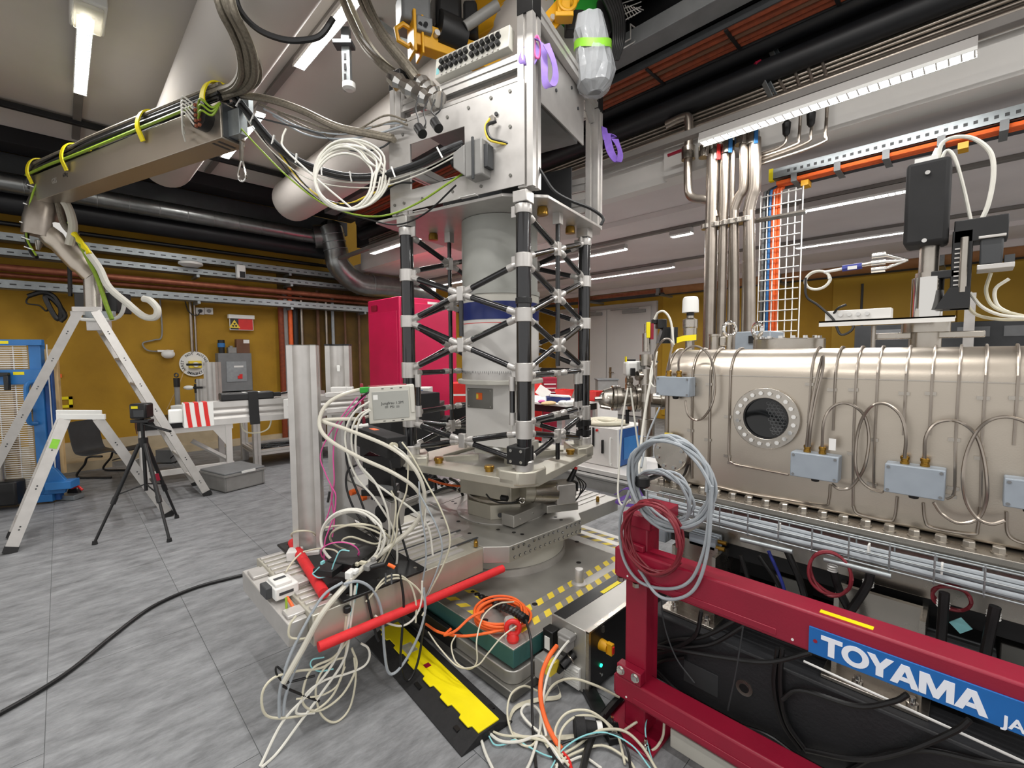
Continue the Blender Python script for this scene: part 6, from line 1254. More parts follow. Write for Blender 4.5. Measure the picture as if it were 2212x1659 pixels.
obj('lever', MB(Mx).cyl((-.08, -.09, at(440, 787, D=5.9).z), (-.26, -.09, at(440, 787, D=5.9).z), .014).cyl((-.08, -.09, at(440, 836, D=5.9).z), (-.2, -.09, at(440, 836, D=5.9).z), .014), 'black', tt_); obj('white_tip', MB(Mx).sphere((-.25, -.09, at(440, 836, D=5.9).z), .07, .03, .028), 'white', tt_)
tt_ = thing('white_device', 'small white device on the bench by the taped beam end', 'device', at(380, 905, D=5.6)); pbox('body', 368, 876, 400, 903, 5.6, .12, 'white', tt_, .01); pbox('dial', 376, 888, 386, 897, 5.58, .02, 'grey', tt_)
single('blue_glove', MB(Matrix.Translation(at(382, 912, D=5.65))).sphere((0, 0, 0), .07, .05, .025, 12, 8), 'blue', 'blue glove lying on the bench edge', 'glove')
single('yellow_wire', MB().tube(crv([at(px, py, D=6.0) for px, py in ((398, 800), (385, 835), (372, 860), (360, 885))], 6), .005, 6), 'wood', 'thin yellow wire running down to the bench', 'wire')
# alu frame rack right of the bench
fr0 = at(556, 1005, D=6.3); t = thing('profile_rack', 'low aluminium profile rack with dark tray behind the near aluminium post', 'rack', (fr0.x+.5, fr0.y+.3, 0)); Rm = fr((fr0.x, fr0.y, 0), -3)
for x, y in ((0, 0), (1.15, 0), (0, .75), (1.15, .75)): m_ = MB(); prof(m_, Rm @ Vector((x, y, 0)), Rm @ Vector((x, y, .98)), .085, .085, (0, 1, 0), .012); obj('leg', m_, 'alu', t)
for (x0, y0, x1, y1, z) in ((0, 0, 1.15, 0, .22), (0, .75, 1.15, .75, .22), (0, 0, 0, .75, .22), (1.15, 0, 1.15, .75, .22), (0, 0, 1.15, 0, .95), (0, .75, 1.15, .75, .95)): m_ = MB(); prof(m_, Rm @ Vector((x0, y0, z)), Rm @ Vector((x1, y1, z)), .07, .07, (0, 0, 1), .01); obj('rail', m_, 'alu', t)
obj('tray', MB(Rm).bb(.04, 1.11, .04, .71, .2, .215), 'black_matt', t)
random.seed(5)
for k in range(6): single('loose_cable', MB(Rm).tube(crv([(random.uniform(.1, 1), random.uniform(.1, .6), .225), (random.uniform(.1, 1), random.uniform(.1, .6), .24), (random.uniform(.1, 1), random.uniform(.1, .6), .235), (random.uniform(.1, 1), random.uniform(.1, .6), .225)], 6), .008, 6), 'grey_dark', 'loose dark cable lying in the tray of the low profile rack', 'cable', 'cables in the rack tray')
single('orange_hose', MB().tube(crv([at(px, py, D=6.9) for px, py in ((632, 900), (628, 925), (634, 945), (645, 955), (652, 952))], 6), .03, 8), 'orange_cable', 'orange hose bend beside the low profile rack', 'hose')
# euro box
p = at(497, 1050, D=5.15); t = thing('euro_box', 'grey plastic storage box with clear lid on the floor by the ladder foot', 'box', (p.x+.1, p.y+.2, 0))
e0, e1, e2 = at(487, 1066, Z=0), at(562, 1047, Z=0), at(436, 1045, Z=0); ex = (e1-e0); ey = Vector((-ex.y, ex.x, 0)).normalized()
Em = wallM(e0, ex, ey) ; LX = .40*1.15; LY = .52
obj('tub', MB(Em).ring([(0, 0), (LX, 0), (LX, LY), (0, LY)], [(.02, .02), (LX-.02, .02), (LX-.02, LY-.02), (.02, LY-.02)], 0.005, .19).bb(0, LX, 0, LY, .005, .02), 'grey', t, bev=.004); obj('rim', MB(Em).ring([(-.012, -.012), (LX+.012, -.012), (LX+.012, LY+.012), (-.012, LY+.012)], [(.02, .02), (LX-.02, .02), (LX-.02, LY-.02), (.02, LY-.02)], .175, .20), 'grey', t, bev=.003)
obj('lid', MB(Em).bb(-.005, LX+.005, -.005, LY+.005, .20, .222), 'grey_mid', t, bev=.006)
for x in (.02, LX-.02): obj('corner_rib', MB(Em).bb(x-.006, x+.006, -.006, 0, .02, .17), 'grey', t)
obj('clip', MB(Em).bb(LX*.4, LX*.75, -.016, -.004, .19, .215), 'white', t)
t = thing('grey_transformer', 'grey box standing on the floor under the bench', 'box', at(350, 1000, D=6.6)); pbox('body', 336, 972, 370, 1000, 6.6, .2, 'grey_mid', t, .006); obj('lead', MB().tube(crv([at(368, 990, D=6.6), at(380, 982, D=6.6), at(388, 990, D=6.5), at(378, 1000, D=6.5)], 5), .008, 6), 'black', t)
# floor cables near the wall
for k, (pts, l) in enumerate((([(140, 1022), (200, 1016), (260, 1008), (300, 990)], 'white cable along the foot of the ochre wall'), ([(140, 1005), (210, 1003), (250, 992), (275, 985)], 'dark cable along the foot of the ochre wall'))):
    single('wall_cable', MB().tube(crv([at(px, py, D=6.6) for px, py in pts], 5), .009, 6), 'white_cable' if k == 0 else 'grey_dark', l, 'cable')
single('wall_channel', MB().bb(-2.2, .45, 8.5, 8.9, 0, .12), 'beige', 'low beige floor channel along the ochre wall behind the chair', 'trunking')
single('black_cable_hank', MB().tube(crv([at(px, py, Y=8.7) for px, py in ((60, 640), (90, 632), (115, 640), (132, 670), (125, 690), (108, 665), (98, 640), (118, 650), (140, 680), (130, 695))], 6), .03, 7), 'black', 'hank of black cables hanging from the lowest strut rail', 'cable coil')
single('thin_loop', MB().tube(crv([at(px, py, Y=8.75) for px, py in ((95, 634), (65, 640), (58, 655), (85, 660), (100, 672), (108, 660))], 6), .01, 6), 'black', 'thin black wire loop left of the cable hank', 'cable')
p = at(1640//4, 570, Y=8.5); t = thing('smoke_detector', 'flat white round detector on the strut rails', 'detector', at(412, 570, Y=8.55)); p = at(412, 572, Y=8.55); obj('dome', MB(Matrix.Translation(p)).lathe([(.1, -.03), (.16, .0), (.16, .03), (.12, .05)], 24), 'white', t)
p = at(520, 590, Y=8.5); t = thing('surveillance_camera', 'white cube camera with dark lens hanging from the strut rail', 'camera', p); Mx = fr(p, 0); obj('body', MB(Mx).box((0, 0, .02), (.13, .12, .22)), 'white', t, bev=.02); obj('lens', MB(Mx).box((.01, -.062, -.03), (.08, .006, .10)), 'black', t, bev=.002)
# ================================================================== JIB CRANE ARM
J0, J1 = at(90, 415, D=4.904), at(503, 272, D=3.484); J1.z = J0.z = (J0.z+J1.z)/2  # jib pushed back along the line of sight: depths and sizes scaled about the camera
dJ = (J1-J0).normalized(); JS = 1.34; Jm = wallM(J0, dJ) @ Matrix.Scale(JS, 4); LJ = (J1-J0).length/JS     # x along, y up, z to camera
jc = thing('jib_crane', 'stainless swivel jib arm with cast elbow and pendant column at the top of the picture', 'jib arm', J0)
obj('beam', MB(Jm).bb(0, LJ, -.10, .10, -.07, .07), 'steel_tank', jc, bev=.004); obj('end_cap', MB(Jm).bb(LJ, LJ+.006, -.09, .09, -.06, .06), 'grey_dark', jc)
for k in range(2): obj('slot', MB(Jm).bb(LJ-.12+.05*k, LJ-.10+.05*k, -.1012, -.10, -.05, .05), 'grey_dark', jc)
text('GIS', .055, Jm @ Matrix.Translation((.42, .0, .0705)), 'alu', jc, ext=.0003); text('60kg', .042, Jm @ Matrix.Translation((.60, .015, .0705)), 'text_black', jc, ext=.0003)
el = Jm @ Vector((.02, -.10, 0))
obj('neck', MB(Jm).cyl((.06, -.10, 0), (.06, -.16, 0), .065), 'steel', jc)
e0, e1, e2, e3, e4 = at(105, 432, D=4.904), at(95, 480, D=4.904), at(128, 520, D=4.958), at(170, 565, D=5.025), at(205, 600, D=5.065)
obj('elbow', MB().tube([at(112, 428, D=4.904), e0, e0.lerp(e1, .5), e1, at(90, 512, D=4.904)], [.107, .14, .16, .167, .158], 28), 'steel_pipe', jc)
obj('lower_arm', MB().tube(crv([at(98, 482, D=4.931), e2, e3, e4], 5), [.134]*6+[.114]*6+[.10]*4, 20), 'steel_tank', jc)
obj('elbow_hub', MB().cyl(at(125, 500, D=4.878), at(150, 500, D=5.065), .094), 'chrome', jc); obj('joint_knob', MB().cyl(at(85, 520, D=4.904), at(82, 540, D=4.904), .04, .016), 'steel', jc)
obj('column', MB().cyl(at(203, 590, D=5.065), at(206, 668, D=5.065), .094), 'steel', jc)
obj('panel_box', pb(160, 632, 252, 676, 5.1, .2), 'black', jc, bev=.008); obj('handle_bracket', pb(178, 672, 243, 692, 5.0, .05), 'galv', jc, bev=.004); obj('handle_plate', pb(186, 690, 235, 714, 4.98, .04), 'alu', jc, bev=.004)
obj('handle_bar', MB().tube(crv([at(162, 680, D=4.958), at(180, 690, D=4.958), at(240, 690, D=4.958), at(262, 678, D=4.958), at(270, 650, D=4.958)], 5), .019, 8), 'white', jc)
obj('bracket', MB().tube([at(150, 575, D=5.092), at(152, 640, D=5.092)], .02, 6), 'black', jc); obj('cord', MB().tube(crv([at(78, 435, D=4.824), at(70, 470, D=4.824), at(58, 510, D=4.824), at(68, 545, D=4.824), at(80, 556, D=4.824)], 6), .019, 6), 'black', jc); obj('green_cord', MB().tube(crv([at(86, 385, D=4.757), at(70, 420, D=4.757), at(60, 470, D=4.757), at(58, 515, D=4.797), at(78, 552, D=4.797)], 6), .0095, 6), 'green_wire', jc)
for k, (px, py) in enumerate(((68, 402), (60, 442), (52, 482), (56, 515), (62, 536))): obj('tie', MB(fr(at(px, py, D=4.757), FACE, 20)).box((0, 0, 0), (.094, .008, .01)), 'white', jc)
obj('terminal_cap', MB(Jm).cyl((LJ-.12, .03, .07), (LJ-.12, .03, .12), .075, n=20), 'black', jc)
for r_ in range(5):
    for c_ in range(2): obj('terminal', MB(Jm).cyl((LJ-.13+.03*c_, .08-.028*r_, .12), (LJ-.13+.03*c_, .08-.028*r_, .13), .010, n=8), 'copper', jc)
for k in range(5): obj('white_wire', MB(Jm).tube(crv([(LJ-.14, .085-.028*k, .13), (LJ-.20, .13-.02*k, .15), (LJ-.27, .10-.03*k, .12), (LJ-.32, .12-.045*k, .08)], 5), .005, 6), 'white_cable', jc)
for k in range(3): obj('green_wire', MB(Jm).tube(crv([(LJ-.10, .06-.03*k, .13), (LJ-.02, .07-.03*k, .16), (LJ+.04, .02-.02*k, .14), (LJ+.05, .06, .10)], 5), .006, 6), 'green_wire', jc)
obj('bracket_plate', MB(Jm).bb(LJ-.04, LJ+.10, .0, .16, -.06, -.03).bb(LJ+.0, LJ+.1, -.08, .06, -.02, .03), 'galv', jc, bev=.003)
# bundle lying on the arm
cb = thing('arm_cable_bundle', 'bundle of black and cream cables strapped along the top of the jib arm', 'cables', Jm @ Vector((LJ/2, .15, 0)))
random.seed(3)
for k in range(12):
    oy, oz = .118+.024*(k//3), .068-.045*(k % 3)+.01*random.uniform(-1, 1)
    pts = [(-.03, oy-.10, oz), (.05, oy-.01, oz)]+[(x, oy+.012*math.sin(x*3+k)+.02*math.sin(math.pi*x/LJ), oz) for x in (.35, .7, 1.05, LJ-.15)]+[(LJ, oy, oz)]
    obj('cable', MB(Jm).tube(crv(pts, 5), .0125, 8), 'braid' if k in (9, 10) else ('white_cable' if k == 11 else 'black'), cb)
obj('green_wire', MB(Jm).tube(crv([(.0, .11, .085), (.4, .115, .088), (.9, .108, .088), (LJ-.1, .11, .09)], 6), .0095, 6), 'green_wire', cb)
for k, px in enumerate((95, 180, 343, 478)):
    x = .03 if k == 0 else LJ*(px-90)/(503-90)*(.86 if k == 1 else .93 if k == 2 else .97)
    x = (at(px, [355, 320, 255, 195][k], D=[4.85, 4.55, 3.95, 3.54][k])-J0).dot(dJ)/JS; x = max(.03, x)
    st = [(x+.02, .20, -.09), (x+.03, .235, -.02), (x+.02, .22, .07), (x-.0, .13, .10), (x+.02, .03, .082)]
    single('yellow_strap', MB(Jm).strip(crv(st, 5), (.04, 0, 0), .008), 'yellow', ['yellow strap at the far elbow end of the jib arm bundle', 'yellow strap around the bundle above the printed load mark', 'yellow strap in the middle of the jib arm bundle', 'double yellow strap where the braided cables meet the jib arm'][k], 'strap', 'yellow straps on the jib arm')
for k, (a, b, m, l) in enumerate((((160, 505), (193, 548), 'yellow', 'yellow ribbed strap on the lower jib pipe'),)):
    pts = [at(a[0]+(b[0]-a[0])*q/6+2*(q % 2), a[1]+(b[1]-a[1])*q/6, D=4.824) for q in range(7)]
    single('ribbed_strap', MB().tube(pts, [.03, .019, .03, .019, .03, .019, .027], 8), m, l, 'strap')
for k, (pts, rr, m, l) in enumerate((([(130, 425), (148, 450), (158, 490), (150, 530)], .03, 'clear_hose', 'clear hose hanging beside the cast jib elbow'), ([(125, 440), (135, 480), (150, 500), (165, 510)], .02, 'braid', 'braided cable running down beside the jib elbow'),
        ([(190, 545), (215, 580), (235, 620), (275, 655), (310, 683), (335, 685), (340, 668), (325, 650), (310, 645)], .026, 'white_cable', 'thick white hose swinging out from the jib column in a loop'), ([(150, 480), (190, 560), (210, 600), (230, 660), (242, 690)], .016, 'green_wire', 'green tinged cable running down the jib column'))):
    single('jib_hose', MB().tube(crv([at(px, py, D=4.851) for px, py in pts], 6), rr*1.34, 10), m, l, 'hose')
t = thing('carabiner', 'steel carabiner on a turnbuckle hanging from the jib arm end', 'carabiner', at(523, 360, D=3.511))
obj('turnbuckle', MB().cyl(at(521, 300, D=3.511), at(522, 348, D=3.511), .016, n=8).cyl(at(521, 290, D=3.511), at(521, 305, D=3.511), .024), 'steel', t); obj('ring', MB().tube(crv([at(520, 352, D=3.511), at(515, 378, D=3.511), at(519, 390, D=3.511), at(527, 390, D=3.511), at(531, 378, D=3.511), at(525, 352, D=3.511)], 5, True), .0088, 8, True), 'chrome', t)
# ================================================================== CHAIN HOIST ABOVE THE TOWER
ht = thing('chain_hoist', 'green and yellow chain hoist trolley with black and grey motors above the tower', 'hoist', at(1080, 20, D=3.3))
y0, y1 = at(893, 78, D=3.05), at(1010, 118, D=3.25); d = y1-y0
Hm = wallM(y0, d); L = d.length
obj('trolley_beam', MB(Hm).bb(0, L+.3, -.075, .075, -.05, .05), 'crane_yellow', ht, bev=.005); obj('flange_plate', MB(Hm).bb(-.02, .0, -.13, .13, -.07, .07).bb(.035, .05, -.13, .11, -.07, .07), 'crane_yellow', ht, bev=.004)
obj('hook_eye', MB().torus(at(876, 76, D=3.03), .068, .016, Hm.to_3x3() @ Vector((0, 0, 1)), 6, 8), 'crane_yellow', ht); obj('pin', MB(Hm).cyl((.14, .02, .05), (.14, .02, .085), .02), 'alu', ht)
text('Tiger', .085, Hm @ Matrix.Translation((.31, .02, .0515)), 'text_red', ht, bold=.002)
pbox('grey_motor', 868, -30, 932, 42, 3.0, .22, 'grey_mid', ht, .02, FACE+25); pbox('motor_socket', 900, 35, 935, 66, 3.0, .12, 'grey_mid', ht, .008, FACE+25)
for px in (908, 920): obj('socket_hole', MB().cyl(at(px, 52, D=2.995), at(px, 52, D=2.985), .014, n=12), 'black', ht)
pbox('black_drum', 942, -40, 1000, 60, 3.1, .25, 'black', ht, .03, FACE+20); obj('black_cap', MB().cyl(at(945, 60, D=3.1), at(1000, 85, D=3.2), .11, n=20), 'black', ht); pbox('chain_bag', 1000, 0, 1030, 70, 3.15, .2, 'black_matt', ht, .02)
pbox('green_housing', 962, 68, 1000, 100, 3.25, .2, 'green', ht, .008)
obj('grey_shaft', MB().cyl(at(1005, 58, D=3.1), at(1075, 10, D=3.1), .035), 'grey', ht)
a, b = at(1030, 75, D=3.35), at(1178, -10, D=3.2); obj('yellow_girder', MB(wallM(a, b-a)).bb(0, (b-a).length, -.05, .07, -.05, .05).bb(.05, (b-a).length-.05, .07, .22, -.02, .02), 'crane_yellow', ht, bev=.006); pbox('yellow_plate', 1100, -20, 1165, 40, 3.4, .05, 'crane_yellow', ht)
a, b = at(1168, 72, D=3.0), at(1236, -8, D=3.05); Ym = wallM(a, b-a); obj('yellow_lever', MB(Ym).bb(0, (b-a).length, -.055, .055, -.03, .03), 'crane_yellow', ht, bev=.004)
obj('lever_head', MB(fr(at(1217, 22, D=2.98), FACE)).box((0, 0, 0), (.085, .06, .14)).box((0, -.02, -.06), (.12, .08, .03)), 'crane_yellow', ht, bev=.005); obj('lever_eye', MB().torus(at(1226, 6, D=2.95), .05, .014, _f, 24, 8), 'crane_yellow', ht); obj('lever_pin', MB(Ym).cyl((.1, 0, -.03), (.1, 0, -.05), .018).cyl((.1, 0, .03), (.1, 0, .06), .018), 'alu', ht)
a, b = at(1160, -20, D=3.3), at(1290, 20, D=3.35); obj('green_body', MB(wallM(a, b-a)).bb(0, (b-a).length, -.20, .10, -.14, .08), 'green', ht, bev=.012); obj('black_end', pb(1222, 20, 1262, 62, 3.15, .1), 'black', ht, bev=.01)
obj('yellow_back', pb(1208, 85, 1240, 140, 3.5, .08).box((0, 0, 0), (0, 0, 0)), 'crane_yellow', ht, bev=.005); obj('yellow_hook', pb(1205, 222, 1232, 246, 3.2, .08), 'crane_yellow', ht, bev=.015)
obj('hoist_chain_box', pb(1290, 0, 1322, 66, 3.25, .2), 'black', ht, bev=.01)
for k in range(6): obj('loom_cable', MB().tube(crv([at(1300+7*k, -10, D=3.2), at(1322+5*k, 40, D=3.2), at(1326+4*k, 90, D=3.2), at(1318+3*k, 130, D=3.25)], 6), .014, 7), 'black', ht)
wb = thing('wire_basket', 'silver wire basket tray behind the hoist near the plastic wrapped motor', 'wire basket', at(1355, 70, D=3.4))
for k in range(8): obj('wire', MB().tube([at(1332+6*k, 6+k*1.5, D=3.4), at(1345+6.5*k, 50-k*4, D=3.4)], .004, 6), 'alu', wb)
for k in range(4): obj('cross_wire', MB().tube([at(1330+4*k, 12+12*k, D=3.4), at(1385, -6+10*k, D=3.4)], .004, 6), 'alu', wb)
obj('frame', MB().tube([at(1340, 108, D=3.4), at(1372, 90, D=3.4), at(1372, 60, D=3.4), at(1362, 52, D=3.4), at(1362, 84, D=3.4), at(1336, 98, D=3.4), at(1340, 108, D=3.4)], .006, 6), 'alu', wb)
pm = thing('wrapped_motor', 'motor wrapped in clear crinkled plastic with a lime green tape band', 'motor', at(1285, 190, D=2.85))
pw = [(0.0, 42, 26), (.25, 80, 32), (.42, 105, 35), (.55, 125, 40), (.75, 160, 43), (.92, 190, 36), (1.0, 204, 18)]
def bagtube(off, nm, m, jit, seed):
    random.seed(seed); pts = []; vs = MB(); n = 22
    for q, (tt_, py, w_) in enumerate(pw):
        c = at(1282+2*math.sin(q*2)-(10 if py < 90 else 0)+(4 if py > 150 else 0), py, D=2.85)
        for k in range(n):
            a_ = 2*math.pi*k/n; rr = mm(w_, 2.85)*off*(1+jit*random.uniform(-1, 1)); sq = 1+.18*abs(math.sin(2*a_)) if py < 100 else 1
            vs.v.append(c+(_r*math.cos(a_)+_f*math.sin(a_))*rr*sq+Vector((0, 0, jit*.06*random.uniform(-1, 1))))
    for q in range(len(pw)-1):
        for k in range(n): j = (k+1) % n; vs.f.append((q*n+j, q*n+k, (q+1)*n+k, (q+1)*n+j))
    vs.f.append(tuple(range((len(pw)-1)*n, len(pw)*n))[::-1]); vs.f.append(tuple(range(n)))
    return obj(nm, vs, m, pm, flat=(jit > 0))
bagtube(.80, 'motor_body', 'grey_mid', 0, 1); bagtube(1.0, 'plastic_wrap', 'plastic_bag', .09, 2)
c = at(1274, 108, D=2.85); tb_ = []
for k in range(17): a_ = math.pi*(1+k/16)-.0; tb_.append(at(1280, 108, D=2.85)+(_r*math.cos(a_)+_f*math.sin(a_))*mm(37, 2.85)*1.08+Vector((0, 0, .025*math.cos(a_*2)-.01)))
obj('tape_band', MB().strip(tb_, (0, 0, .05), .002), 'lime', pm)
# hoist side rails on the ceiling
single('crane_rail', MB().tube([at(735, -10, D=3.6), at(905, 110, D=3.6)], .03, 4), 'galv', 'galvanised crane rail running toward the yellow trolley', 'rail')
hb_ = thing('hanging_bracket', 'slotted ceiling bracket with a round white sensor at its lower end', 'bracket', at(750, 140, D=3.6)); obj('plate', MB(fr(at(743, 97, D=3.6), FACE)).box((0, 0, 0), (.15, .1, .03)), 'grey_dark', hb_, bev=.004); obj('stem', pb(738, 60, 755, 188, 3.6, .05), 'galv', hb_); obj('sensor', MB(Matrix.Translation(at(754, 186, D=3.58))).lathe([(.03, -.035), (.05, -.02), (.05, .02), (.03, .03)], 18), 'white', hb_)
for k in range(3): obj('slot', pb(743, 115+22*k, 748, 128+22*k, 3.595, .003), 'black', hb_)
# purple lifting slings
for (l, pts, D, w_) in (('purple lifting sling looped over the near post of the aluminium frame', [(1150, 88), (1132, 110), (1128, 135), (1148, 140), (1158, 110), (1150, 86), (1172, 95), (1176, 140), (1178, 178), (1190, 188), (1200, 165), (1195, 130), (1180, 95)], 2.36, .045), ('purple lifting sling tied to the far post of the aluminium frame', [(1305, 275), (1310, 300), (1325, 296), (1312, 290), (1318, 325), (1334, 350), (1340, 330), (1328, 300)], 3.0, .06), ('purple strap heaped behind the turntable tip beside the grey cable coil', [(1330, 1068), (1352, 1055), (1380, 1062), (1350, 1075), (1335, 1085), (1370, 1092), (1390, 1080), (1375, 1050), (1395, 1045)], 3.3, .05)):
    P = crv([at(px, py, D=D-.012*i/3) for i, (px, py) in enumerate(pts)], 5)
    wv = [(_r*.75+Vector((0, 0, .35*math.sin(i*.35)))+_f*.5*math.cos(i*.23)).normalized()*w_*.8 for i in range(len(P))]
    single('lifting_sling', MB().strip(P, wv, .004), 'purple' if D > 2.5 else 'violet_light', l, 'sling', 'purple slings')
single('pink_shackle', MB().tube(crv([at(px, py, D=2.34) for px, py in ((1158, 80), (1154, 95), (1156, 120), (1164, 125), (1168, 100), (1162, 80))], 5, True), .006, 8, True), 'pink_cable', 'pink and red shackle on the near lifting sling', 'shackle')
# silver wrapped cable ends on the frame, black ferrite weights
for k, (a, b, l) in enumerate((((845, 168), (935, 222), 'silver foil wrapped end of the lower braided hoses on the frame'), ((905, 175), (950, 215), 'silver foil wrapped end of the upper braided hoses on the frame'))):
    p, q = at(*a, D=2.75), at(*b, D=2.62); pts = [p.lerp(q, k_/10) for k_ in range(11)]
    single('foil_sleeve', MB().tube(pts, [.038+.007*((i*7) % 3) for i in range(11)], 10), 'chrome', l, 'sleeve', flat=True)
for k, (px, py) in enumerate(((908, 282), (943, 270))): single('ferrite_core', MB().cyl(at(px-5, py-7, D=2.5), at(px+5, py+8, D=2.47), .026, n=18), 'black', ['black ferrite core dangling by the panel window, the left one', 'black ferrite core dangling by the panel window, the right one'][k], 'ferrite core')
for k, pts in enumerate(([(905, 205), (898, 235), (903, 255), (905, 275)], [(925, 215), (915, 240), (920, 265), (912, 280)], [(940, 215), (932, 240), (945, 255), (945, 265)], [(955, 200), (952, 235), (940, 250), (946, 265)])): single('dangling_wire', MB().tube(crv([at(px, py, D=2.52) for px, py in pts], 6), .004, 6), 'black', ['first thin black cord from the foil sleeves to the ferrite cores', 'second thin black cord from the foil sleeves to the ferrite cores', 'third thin black cord from the foil sleeves to the ferrite cores', 'last thin black cord from the foil sleeves to the ferrite cores'][k], 'cord')
# ================================================================== BEHIND THE TOWER
# pump unit
a = at(1333, 1012, X=4.75); t = thing('pump_unit', 'grey and blue pump unit with display and coiled cream hose on top', 'pump', (5.05, a.y+.35, .2))
zt = at(1333, 928, X=4.75).z; y0 = a.y; z0 = a.z
obj('front', MB().bb(4.75, 4.80, y0, y0+.72, z0, zt), 'white_paint', t, bev=.005); obj('body', MB().bb(4.80, 5.40, y0+.005, y0+.715, z0+.01, zt-.01), 'blue_dark', t, bev=.005); obj('lid', MB().bb(4.8, 5.40, y0+.002, y0+.718, zt-.01, zt+.005), 'white_paint', t)
obj('display', MB().bb(4.74, 4.75, y0+.36, y0+.60, zt-.22, zt-.02), 'white', t, bev=.003); obj('display_frame', MB().bb(4.738, 4.742, y0+.33, y0+.36, zt-.24, zt-.01).bb(4.738, 4.742, y0+.33, y0+.6, zt-.25, zt-.235), 'black', t); obj('screen', MB().bb(4.736, 4.74, y0+.40, y0+.47, zt-.1, zt-.05), 'screen_green', t)
for k in range(5): obj('button', MB().cyl((4.74, y0+.4+.03*(k % 3), zt-.14-.035*(k//3)), (4.73, y0+.4+.03*(k % 3), zt-.14-.035*(k//3)), .01, n=8), 'grey_dark', t)
obj('red_button', MB().cyl((4.75, y0+.29, zt-.04), (4.73, y0+.29, zt-.04), .015), 'red', t); obj('latch', MB().bb(4.72, 4.75, y0+.19, y0+.215, zt-.32, zt-.15), 'black', t, bev=.006); obj('grip', MB().tube(crv([(4.75, y0+.08, zt-.12), (4.71, y0+.08, zt-.13), (4.71, y0+.08, zt-.42), (4.75, y0+.08, zt-.43)], 4), .01, 8), 'white', t)
obj('side_panel', MB().bb(4.9, 5.3, y0-.002, y0+.004, z0+.08, zt-.12), 'blue', t, bev=.004)
pts = []
for k in range(60): a_ = 2*math.pi*k/12; rr = .27-.035*(k//12); pts.append((5.05+rr*math.cos(a_), y0+.36+rr*math.sin(a_), zt+.03+.008*math.sin(k)))
single('hose_coil', MB().tube(crv(pts, 3), .022, 8), 'cream_cable', 'cream ribbed hose coiled on top of the blue pump unit', 'hose')
t = thing('pump_pallet', 'white and grey trolley bed under the blue pump unit', 'trolley', (5.1, y0+.3, 0)); obj('deck', MB().bb(4.55, 5.6, y0-.35, y0+1.4, z0-.06, z0-.005), 'white_paint', t, bev=.004); obj('skirt', MB().bb(4.7, 5.5, y0-.25, y0+1.3, .05, z0-.06), 'black', t)
obj('edge', MB().bb(4.3, 4.36, y0-.6, y0+1.6, 0, .14).bb(4.29, 4.38, y0-.6, y0+1.6, .13, .15), 'grey', t)
p = at(1382, 1010, D=4.1); t = thing('white_canister', 'small white plastic canister beside the blue pump unit', 'canister', (p.x, p.y, p.z-.06)); obj('body', MB(Matrix.Translation((p.x, p.y, p.z-.08))).lathe([(.05, 0), (.06, .01), (.06, .15), (.05, .19), (.03, .2), (.03, .22)], 18), 'white', t)
obj('stand', MB(Matrix.Translation((p.x, p.y, 0))).lathe([(.05, 0), (.05, p.z-.08)], 12), 'black', t)
# white table with tools
tz = .86; ta = at(1180, 878, Z=tz); t = thing('white_table', 'white table with red bins and small tools seen through the truss', 'table', (5.4, 5.2, 0))
obj('top', MB().bb(4.9, 5.75, 3.9, 5.6, tz-.03, tz), 'white', t, bev=.004); obj('apron', MB().bb(4.93, 5.7, 3.95, 5.5, tz-.13, tz-.03), 'black', t)
for x in (5.0, 5.65):
    for y in (4.0, 5.5): obj('leg', MB().bb(x-.03, x+.03, y-.03, y+.03, 0, tz-.13), 'alu', t)
def bin_(px, py, l, w_=.26):
    p = at(px, py, Z=tz); t_ = thing('red_bin', l, 'bin', p); a_ = [(-w_*.42, -.1), (w_*.42, -.1), (w_*.42, .1), (-w_*.42, .1)]
    obj('tub', MB(fr(p, FACE)).lathe([(.10, .005), (.155, .15), (.14, .15), (.09, .015)], 4), 'red', t_)
    return t_
bin_(1219, 862, 'red plastic bin on the white table between two thin tower tubes'); bin_(1284, 866, 'red plastic bin on the white table right of the tower column')
p = at(1205, 868, Z=tz); single('navy_tray', MB(fr(p, FACE)).box((0, 0, .04), (.34, .25, .08)), 'navy', 'navy blue tray full of white paper on the white table', 'tray', bev=.01); single('white_paper', MB(fr(p, FACE, 4)).box((.02, -.02, .092), (.3, .2, .02)), 'white', 'white papers lying in the navy blue tray', 'paper')
p = at(1185, 874, Z=tz); single('tan_pouch', MB(Matrix.Translation(p)).sphere((0, 0, .02), .14, .08, .03, 12, 6), 'wood', 'tan cloth pouch on the white table', 'pouch'); p = at(1170, 870, Z=tz); single('pink_ribbon', MB(Matrix.Translation(p)).sphere((0, 0, .02), .06, .05, .025, 10, 6), 'pink_cable', 'pink bundle beside the tan pouch on the white table', 'bundle')
for k, px in enumerate((1216, 1230)): p = at(px, 873, Z=tz); single('white_cloth', MB(Matrix.Translation(p)).sphere((0, 0, .02), .09, .06, .035, 8, 5), 'white', ['crumpled white cloth nearer the navy tray', 'crumpled white cloth beside the thin tower tubes'][k], 'cloth', flat=True)
p = at(1166, 858, Z=tz); single('tablet', MB(fr(p, FACE, 35)).box((0, .0, .1), (.22, .02, .16)), 'white', 'white tablet screen propped on the table left of the tool cabinet', 'tablet', bev=.005)
